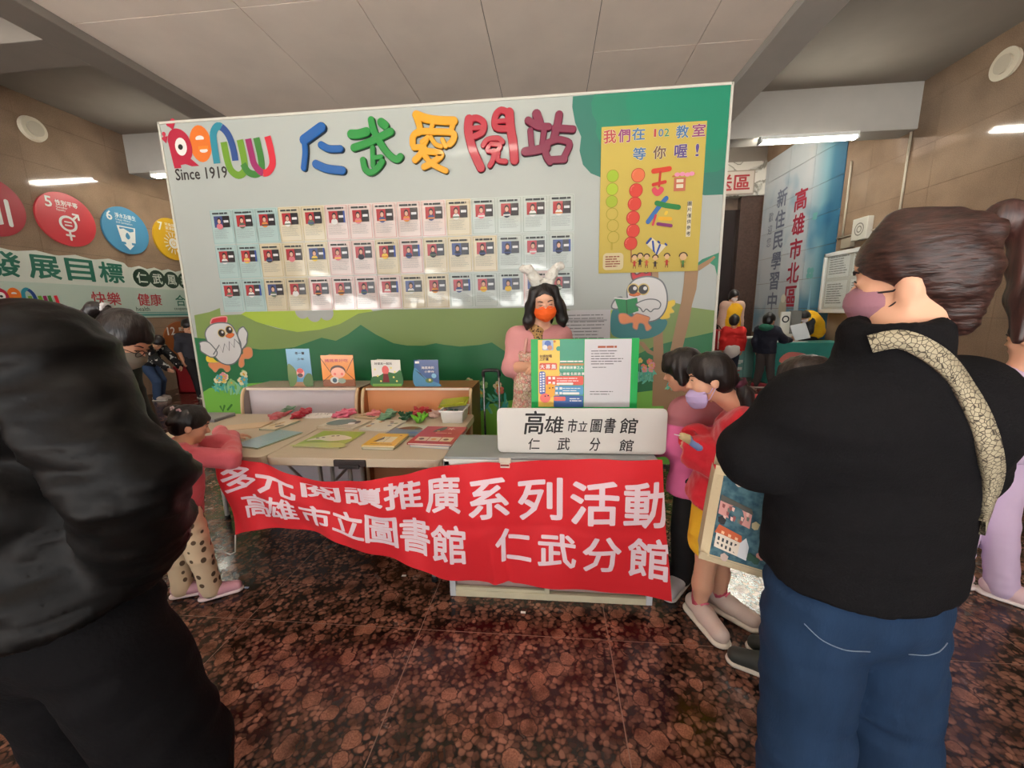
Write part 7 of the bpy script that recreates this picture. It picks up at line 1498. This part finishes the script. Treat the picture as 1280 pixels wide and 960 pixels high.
# --- child with a black bob in pink ---
hc_ = A3((0.619,1.93,1.156))
J = stand(.72, 1.98, 150, 1.25, True, hc=hc_, hf=(-.90, .38, -.18), hu=(-.1, .0, 1), hh=.20, neck=(.735, 1.985, 1.0), shL=(.645, 1.93, .955), shR=(.80, 2.06, .955), elL=(.60, 1.93, .80), wrL=(.545, 2.06, .74), elR=(.83, 2.10, .78), wrR=(.66, 2.2, .76), anL=(.68, 1.96, .06), anR=(.78, 2.06, .06), ftL=unit((-.4, -.5, 0)), ftR=unit((-.6, -.3, 0)))
t = person(J, 'child with black bob haircut in pink sweatshirt and black trousers, right of the counter')
body(t, J, SK2, .0075); face(t, J)
hair(t, J, HB, .0065, cap=1.06, bangs=True, extra=(((.3, .0, .6), (.32, .0, .3), .12, .1), ((-.3, .0, .6), (-.32, .0, .3), .12, .1), ((0, -.25, .5), (0, -.2, .2), .28, .18), ((0, .24, .85), (0, .36, .6), .16, .09), ((-.15, .24, .8), (-.2, .3, .6), .12, .07), ((.15, .24, .8), (.2, .3, .6), .12, .07)), cut=(.56, .6))
pk, nt, b_ = newmat('pink_sweat', .9); v = wcoord(nt); sep = nt.nodes.new('ShaderNodeSeparateXYZ'); nt.links.new(v, sep.inputs[0]); mr = nt.nodes.new('ShaderNodeMapRange'); mr.inputs[1].default_value = .90; mr.inputs[2].default_value = .905; nt.links.new(sep.outputs[2], mr.inputs[0]); nt.links.new(mixc(nt, mr.outputs[0], rgb(222, 110, 160), rgb(178, 112, 120)), b_.inputs['Base Color'])
top(t, J, pk, .008, 'sweatshirt', hem=.43, tw=(.105, .108, .112), sl=(.056, .054, .048), fold=.006, seed=9, hood=False, shoulder=.058, ff=(10, 10, 18))
pants(t, J, M((22, 22, 24), .8), .009, r=(.062, .05, .042)); [shoe(t, J, a, (206, 204, 206), s=.17, accent=(170, 170, 178)) for a in 'LR']

# --- girl in red jacket, ponytail and lowered mask ---
hc_ = A3((0.645,1.68,1.164))
J = stand(.80, 1.70, 165, 1.28, True, hc=hc_, hf=(-.97, .12, -.12), hu=(-.1, .05, 1), hh=.205, neck=(.80, 1.70, 1.03), shL=(.765, 1.60, .965), shR=(.86, 1.79, .965), chest=(.80, 1.70, .90), waist=(.775, 1.71, .78), pelvis=(.745, 1.725, .67),
          elL=(.735, 1.60, .80), wrL=(.63, 1.70, .835), elR=(.80, 1.86, .80), wrR=(.65, 1.78, .86), hipL=(.715, 1.675, .62), hipR=(.775, 1.78, .62), knL=(.70, 1.70, .35), knR=(.79, 1.785, .35), anL=(.695, 1.735, .065), anR=(.81, 1.80, .065), ftL=unit((.25, -.9, 0)), ftR=unit((.55, -.6, 0)))
t = person(J, 'girl in red jacket and yellow shorts with long black ponytail, beside the counter')
body(t, J, SK1, .007, 1.0, hand={'L': (unit((-.5, .6, .3)), (-.5, -.8, .2), .5, .3), 'R': (unit((-.7, -.5, .2)), (-.5, .5, .6), .5, .3)}); face(t, J, (190, 170, 214), chin=True, eye=True)
P = hpt(J)
hair(t, J, HB, .0062, extra=(((0, -.3, .6), (0, -.47, .42), .2, .1), ((.27, .12, .62), (.3, .1, .5), .07, .03), ((-.27, .12, .62), (-.3, .1, .5), .07, .03), ((0, -.3, .4), (0, -.3, .25), .2, .1), ((0, .2, .88), (0, .34, .68), .12, .05)), cut=(.62, .78))
a_ = P(0, -.56, .36); S = SDF(.0065); S.cap(a_, a_ + A3((.02, -.01, -.05)), .02, .03, .01); S.cap(a_ + A3((.02, -.01, -.05)), a_ + A3((.045, -.02, -.15)), .032, .032, .01); S.cap(a_ + A3((.045, -.02, -.15)), a_ + A3((.075, -.04, -.24)), .03, .012, .01)
soft('ponytail', S, HB, t, lambda V, N: .003 * vnoise(V * A3((70, 70, 8)))); G().tube([a_ + A3((-.006, 0, .01)), a_ + A3((.004, 0, -.01))], .025, M((90, 40, 60), .8), 12).obj('hair_tie', t)
redj = M((204, 18, 40), .8, bump=.5, bs=26, sheen=.3)
top(t, J, redj, .0075, 'red_jacket', hem=.47, tw=(.105, .110, .116), fn=.82, sl=(.064, .062, .056), fold=.010, seed=11, shoulder=.06, hood=True, ff=(11, 11, 20))
S = SDF(.008); S.cap(J['pelvis'] + A3((0, 0, -.02)), J['pelvis'] + A3((0, 0, -.05)), .115, None, .01, flat=J['n'], fn=.8); S.plane(J['pelvis'] + A3((0, 0, -.085)), (0, 0, -1), .004); soft('shirt_hem', S, M((224, 200, 140), .85), t, folds(.004, 20, 20, 8))
pants(t, J, M((232, 184, 40), .85, bump=.15, bs=120), .0075, 'shorts', (.075, .070, .05), length=.36, pel=.092)
for a in 'LR': shoe(t, J, a, (214, 196, 186), (226, 218, 204), s=.19, chunky=True, accent=(236, 120, 150), sock=(226, 96, 120))
t2 = empty('snack_pack', (0.551,1.58,0.923), 'small blue and cream snack wrapper held by the girl in red', 'snack')
sp0 = (0.531,1.56,0.94); S = SDF(.0045); S.cap(sp0, (sp0[0] + .05, sp0[1] + .0, sp0[2] - .035), .012, .014, .01, flat=(.3, 1, 0), fn=.5); S.cap((sp0[0] - .015, sp0[1], sp0[2] + .01), (sp0[0] + .005, sp0[1], sp0[2] + .005), .015, .014, .01)
soft('wrapper', S, [M((196, 176, 130), .4), M((120, 140, 190), .35)], t2, folds(.002, 60, 60, 60), lambda c: (c[:, 0] > sp0[0] + .012).astype(int))
G().tube([(sp0[0] - .012, sp0[1], sp0[2] + .01), (sp0[0] - .05, sp0[1] - .01, sp0[2] + .022)], .002, M((210, 206, 210), .4), 6).obj('straw', t2)

# --- child hidden behind the foreground woman ---
J = stand(.985, 1.42, 165, 1.25, True, hc=(0.854,1.42,1.18), hh=.195, hf=(-.9, .4, -.1), anL=(.885, 1.44, .06), anR=(1.0, 1.52, .06), ftL=unit((-.75, .35, 0)), ftR=unit((-.8, .3, 0)))
J['neck'] = J['hc'] + A3((.02, 0, -.13)); J['wrL'] = A3((.90, 1.5, .62)); J['wrR'] = A3((1.0, 1.62, .62))
t = person(J, 'short-haired child mostly hidden behind the foreground woman, dark sneaker showing')
body(t, J, SK2, .012); face(t, J); hair(t, J, hairmat((24, 16, 14), (50, 36, 30)), .008, cap=1.05, extra=(((.2, .1, .9), (0, .25, .85), .12, .1),)); top(t, J, M((40, 44, 60), .85), .012, 'shirt'); pants(t, J, M((36, 38, 46), .85), .012, r=(.055, .04, .03))
for a in 'LR': o = shoe(t, J, a, (44, 50, 46), (216, 210, 198), s=.175, accent=(190, 206, 170))

# --- girl in lavender behind, at the right edge ---
J = stand(2.13, 2.06, 110, 1.42, True, hc=(2.16, 2.02, 1.285), hh=.20, hf=(-.3, .9, -.1), anL=(2.12, 2.10, .06), anR=(2.22, 1.98, .06), ftR=unit((.65, -.6, 0)), ftL=unit((-.3, .9, 0)), hipR=(2.2, 2.06, .68), knR=(2.19, 2.02, .38), pelvis=(2.15, 2.06, .74), waist=(2.16, 2.06, .86), chest=(2.17, 2.06, .98), neck=(2.17, 2.05, 1.14), shL=(2.03, 2.05, 1.08), shR=(2.31, 2.06, 1.08), elR=(2.36, 2.04, .90), wrR=(2.34, 2.02, .80))
t = person(J, 'girl in lavender top and trousers with pink sneaker at the right edge')
body(t, J, SK1, .01); face(t, J); hair(t, J, HB, .01); top(t, J, M((206, 186, 214), .85), .01, 'lavender_top', hem=.5, fold=.006, sl=(.045, .04, .035)); pants(t, J, M((214, 192, 222), .85), .01, r=(.06, .046, .04)); [shoe(t, J, a, (226, 196, 200), (236, 226, 222), s=.17, accent=(230, 110, 140)) for a in 'LR']

# --- far right: volunteers and boys ---
vy = M((240, 180, 20), .8)
J = stand(3.98, 9.35, -75, 1.80, hf=(.35, -.85, -.45), hh=.235)
t = person(J, 'volunteer in yellow vest with white mask standing beside the doorway, right rear')
body(t, J, SK1, .014, hands=''); face(t, J, (226, 214, 214)); hair(t, J, HB, .013, cap=1.12, extra=(((.3, 0, .6), (.32, 0, .25), .16, .12), ((-.3, 0, .6), (-.32, 0, .25), .16, .12), ((0, -.25, .4), (0, -.25, .15), .28, .2)), cut=(.66, .6))
top(t, J, M((206, 168, 152), .85), .014, 'shirt', hem=.5); top(t, J, vy, .014, 'vest', hem=.47, sleeve=0, sl=(.03, .02, .02), tw=(.108, .106, .112), shoulder=.046); pants(t, J, M((40, 40, 48), .8), .015); [shoe(t, J, a, (50, 50, 54)) for a in 'LR']
J = stand(3.45, 7.98, 70, 1.30, True, hf=(.5, .8, -.1)); t = person(J, 'boy in red jacket and dark jeans seen from behind, right rear')
body(t, J, SK2, .012); face(t, J); hair(t, J, HB, .011, cap=1.03, extra=(((0, -.1, 1), (0, .1, 1), .1, .1),)); top(t, J, M((222, 40, 36), .8), .012, 'red_jacket', hem=.47, sl=(.05, .046, .04), fold=.01, ff=(8, 8, 14)); S = SDF(.012); S.cap(J['pelvis'] + A3((0, 0, -.03)), J['pelvis'] + A3((0, 0, -.07)), .11 * 1.3, None, .01, flat=J['n'], fn=.8); soft('shirt_hem', S, M((214, 206, 200), .8), t)
pants(t, J, M((36, 42, 56), .8), .012, r=(.058, .04, .032)); [shoe(t, J, a, (206, 206, 206), s=.17) for a in 'LR']
J = stand(3.78, 7.42, 40, 1.33, True, hf=(.8, .55, -.12), elR=(4.02, 7.36, .86), wrR=(4.2, 7.52, .84), anL=(3.68, 7.46, .06), anR=(3.92, 7.40, .06), ftL=unit((.9, -.2, 0)), ftR=unit((.9, -.2, 0)), knL=(3.72, 7.45, .33), knR=(3.88, 7.42, .33))
t = person(J, 'boy in navy hooded jacket and dark red sneakers reaching onto the teal table')
body(t, J, SK2, .012); face(t, J); hair(t, J, HB, .011, cap=1.03, extra=(((0, -.1, 1), (0, .1, 1), .1, .1),)); top(t, J, M((32, 36, 52), .8), .012, 'hooded_jacket', hem=.47, sl=(.054, .05, .042), tw=(.11, .11, .115), fold=.01, ff=(8, 8, 14))
S = SDF(.012); S.ell(J['neck'] - J['F'] * .05 + A3((0, 0, .01)), (.12, .11, .07), .02); S.ell(J['neck'] + A3((0, 0, .06)), (.085, .085, .08), .02, '-'); soft('hood', S, M((30, 104, 84), .8), t); pants(t, J, M((72, 66, 64), .85), .012, r=(.064, .05, .042)); [shoe(t, J, a, (150, 36, 48), (226, 220, 214), s=.19, accent=(220, 210, 210)) for a in 'LR']
J = stand(5.12, 8.62, 200, 1.64, hc=(4.90, 8.33, 1.215), hf=(-.75, -.35, -.55), hu=(-.5, -.2, .8), hh=.22, neck=(5.0, 8.42, 1.19), shL=(4.99, 8.34, 1.12), shR=(4.98, 8.64, 1.16), chest=(5.10, 8.52, 1.15), waist=(5.2, 8.58, 1.06), pelvis=(5.26, 8.62, .92), elL=(4.95, 8.26, .95), wrL=(4.72, 8.14, .84), elR=(4.86, 8.58, .98), wrR=(4.68, 8.30, .86), hipL=(5.24, 8.56, .86), hipR=(5.24, 8.72, .86), knL=(5.2, 8.56, .45), knR=(5.2, 8.72, .45), anL=(5.24, 8.57, .07), anR=(5.24, 8.72, .07))
t = person(J, 'volunteer in yellow vest and black sleeves bending over the teal table, right rear')
body(t, J, SK1, .013); face(t, J, (226, 214, 214)); hair(t, J, HB, .012, cap=1.04, extra=(((0, .1, .95), (0, .3, .75), .12, .08),)); top(t, J, M((24, 24, 28), .8), .013, 'jacket', hem=.5, collar=.02, sl=(.055, .048, .04)); top(t, J, vy, .013, 'vest', hem=.5, sleeve=0, sl=(.03, .02, .02), tw=(.125, .125, .12), fn=.85, shoulder=.05); pants(t, J, M((34, 34, 40), .8), .015); [shoe(t, J, a, (40, 40, 44)) for a in 'LR']
# --- far left children ---
J = stand(-6.85, 6.3, 0, 1.30, True, hc=(-6.62, 6.2, 1.02), hf=(.6, -.2, -.75), hu=(.75, 0, .6), neck=(-6.72, 6.25, .97), shL=(-6.75, 6.38, .93), shR=(-6.72, 6.12, .92), chest=(-6.80, 6.26, .86), waist=(-6.90, 6.28, .74), pelvis=(-6.97, 6.3, .64), elL=(-6.6, 6.4, .75), wrL=(-6.45, 6.36, .6), elR=(-6.6, 6.1, .75), wrR=(-6.42, 6.1, .6), hipL=(-6.95, 6.36, .6), hipR=(-6.95, 6.24, .6), knL=(-6.86, 6.38, .34), knR=(-6.80, 6.24, .34), anL=(-6.95, 6.4, .06), anR=(-6.86, 6.24, .06))
cam_m, nt, b_ = newmat('black_white_print', .85); v = wcoord(nt, (1, 1, 1), 'obj'); n_ = nt.nodes.new('ShaderNodeTexNoise'); n_.inputs['Scale'].default_value = 13; nt.links.new(v, n_.inputs[0]); nt.links.new(ramp(nt, n_.outputs[0], [(.6, (18, 18, 20)), (.64, (206, 206, 202))]), b_.inputs['Base Color'])
t = person(J, 'child in black and white patterned top and jeans bending forward, far left by the wall')
body(t, J, SK2, .013); face(t, J); hair(t, J, HB, .012); top(t, J, cam_m, .013, 'patterned_top', hem=.5, fn=.8, sl=(.055, .05, .04)); pants(t, J, M((56, 78, 110), .85), .013, r=(.066, .052, .042)); [shoe(t, J, a, (200, 190, 180), s=.18) for a in 'LR']
J = stand(-6.42, 6.62, -20, 1.42, True, hf=(.75, -.3, -.4), knR=(-6.3, 6.5, .38), anR=(-6.22, 6.45, .06)); t = person(J, 'boy with short black hair in dark shirt, far left beside the display board edge')
body(t, J, SK2, .013); face(t, J); hair(t, J, HB, .012); top(t, J, M((52, 52, 60), .85), .013, 'shirt', hem=.48, sleeve=.15); pants(t, J, M((24, 24, 28), .85), .013, r=(.062, .05, .04)); [shoe(t, J, a, (120, 110, 104), s=.17) for a in 'LR']
t = empty('red_crate', (-6.7, 7.1, 0), 'red plastic crate on the floor by the left wall behind the children', 'crate'); g = G()
for lo, hi in (((-7.1, 6.9, 0), (-7.06, 7.3, .5)), ((-6.6, 6.9, 0), (-6.56, 7.3, .5)), ((-7.1, 6.9, 0), (-6.56, 6.94, .5)), ((-7.1, 7.26, 0), (-6.56, 7.3, .5)), ((-7.1, 6.9, 0), (-6.56, 7.3, .03))): g.box(lo, hi, M((176, 34, 44), .5), .005)
g.obj('crate_body', t); G().box((-7.12, 6.88, .46), (-6.54, 6.9, .52), M((150, 28, 38), .5), .004).obj('rim', t)
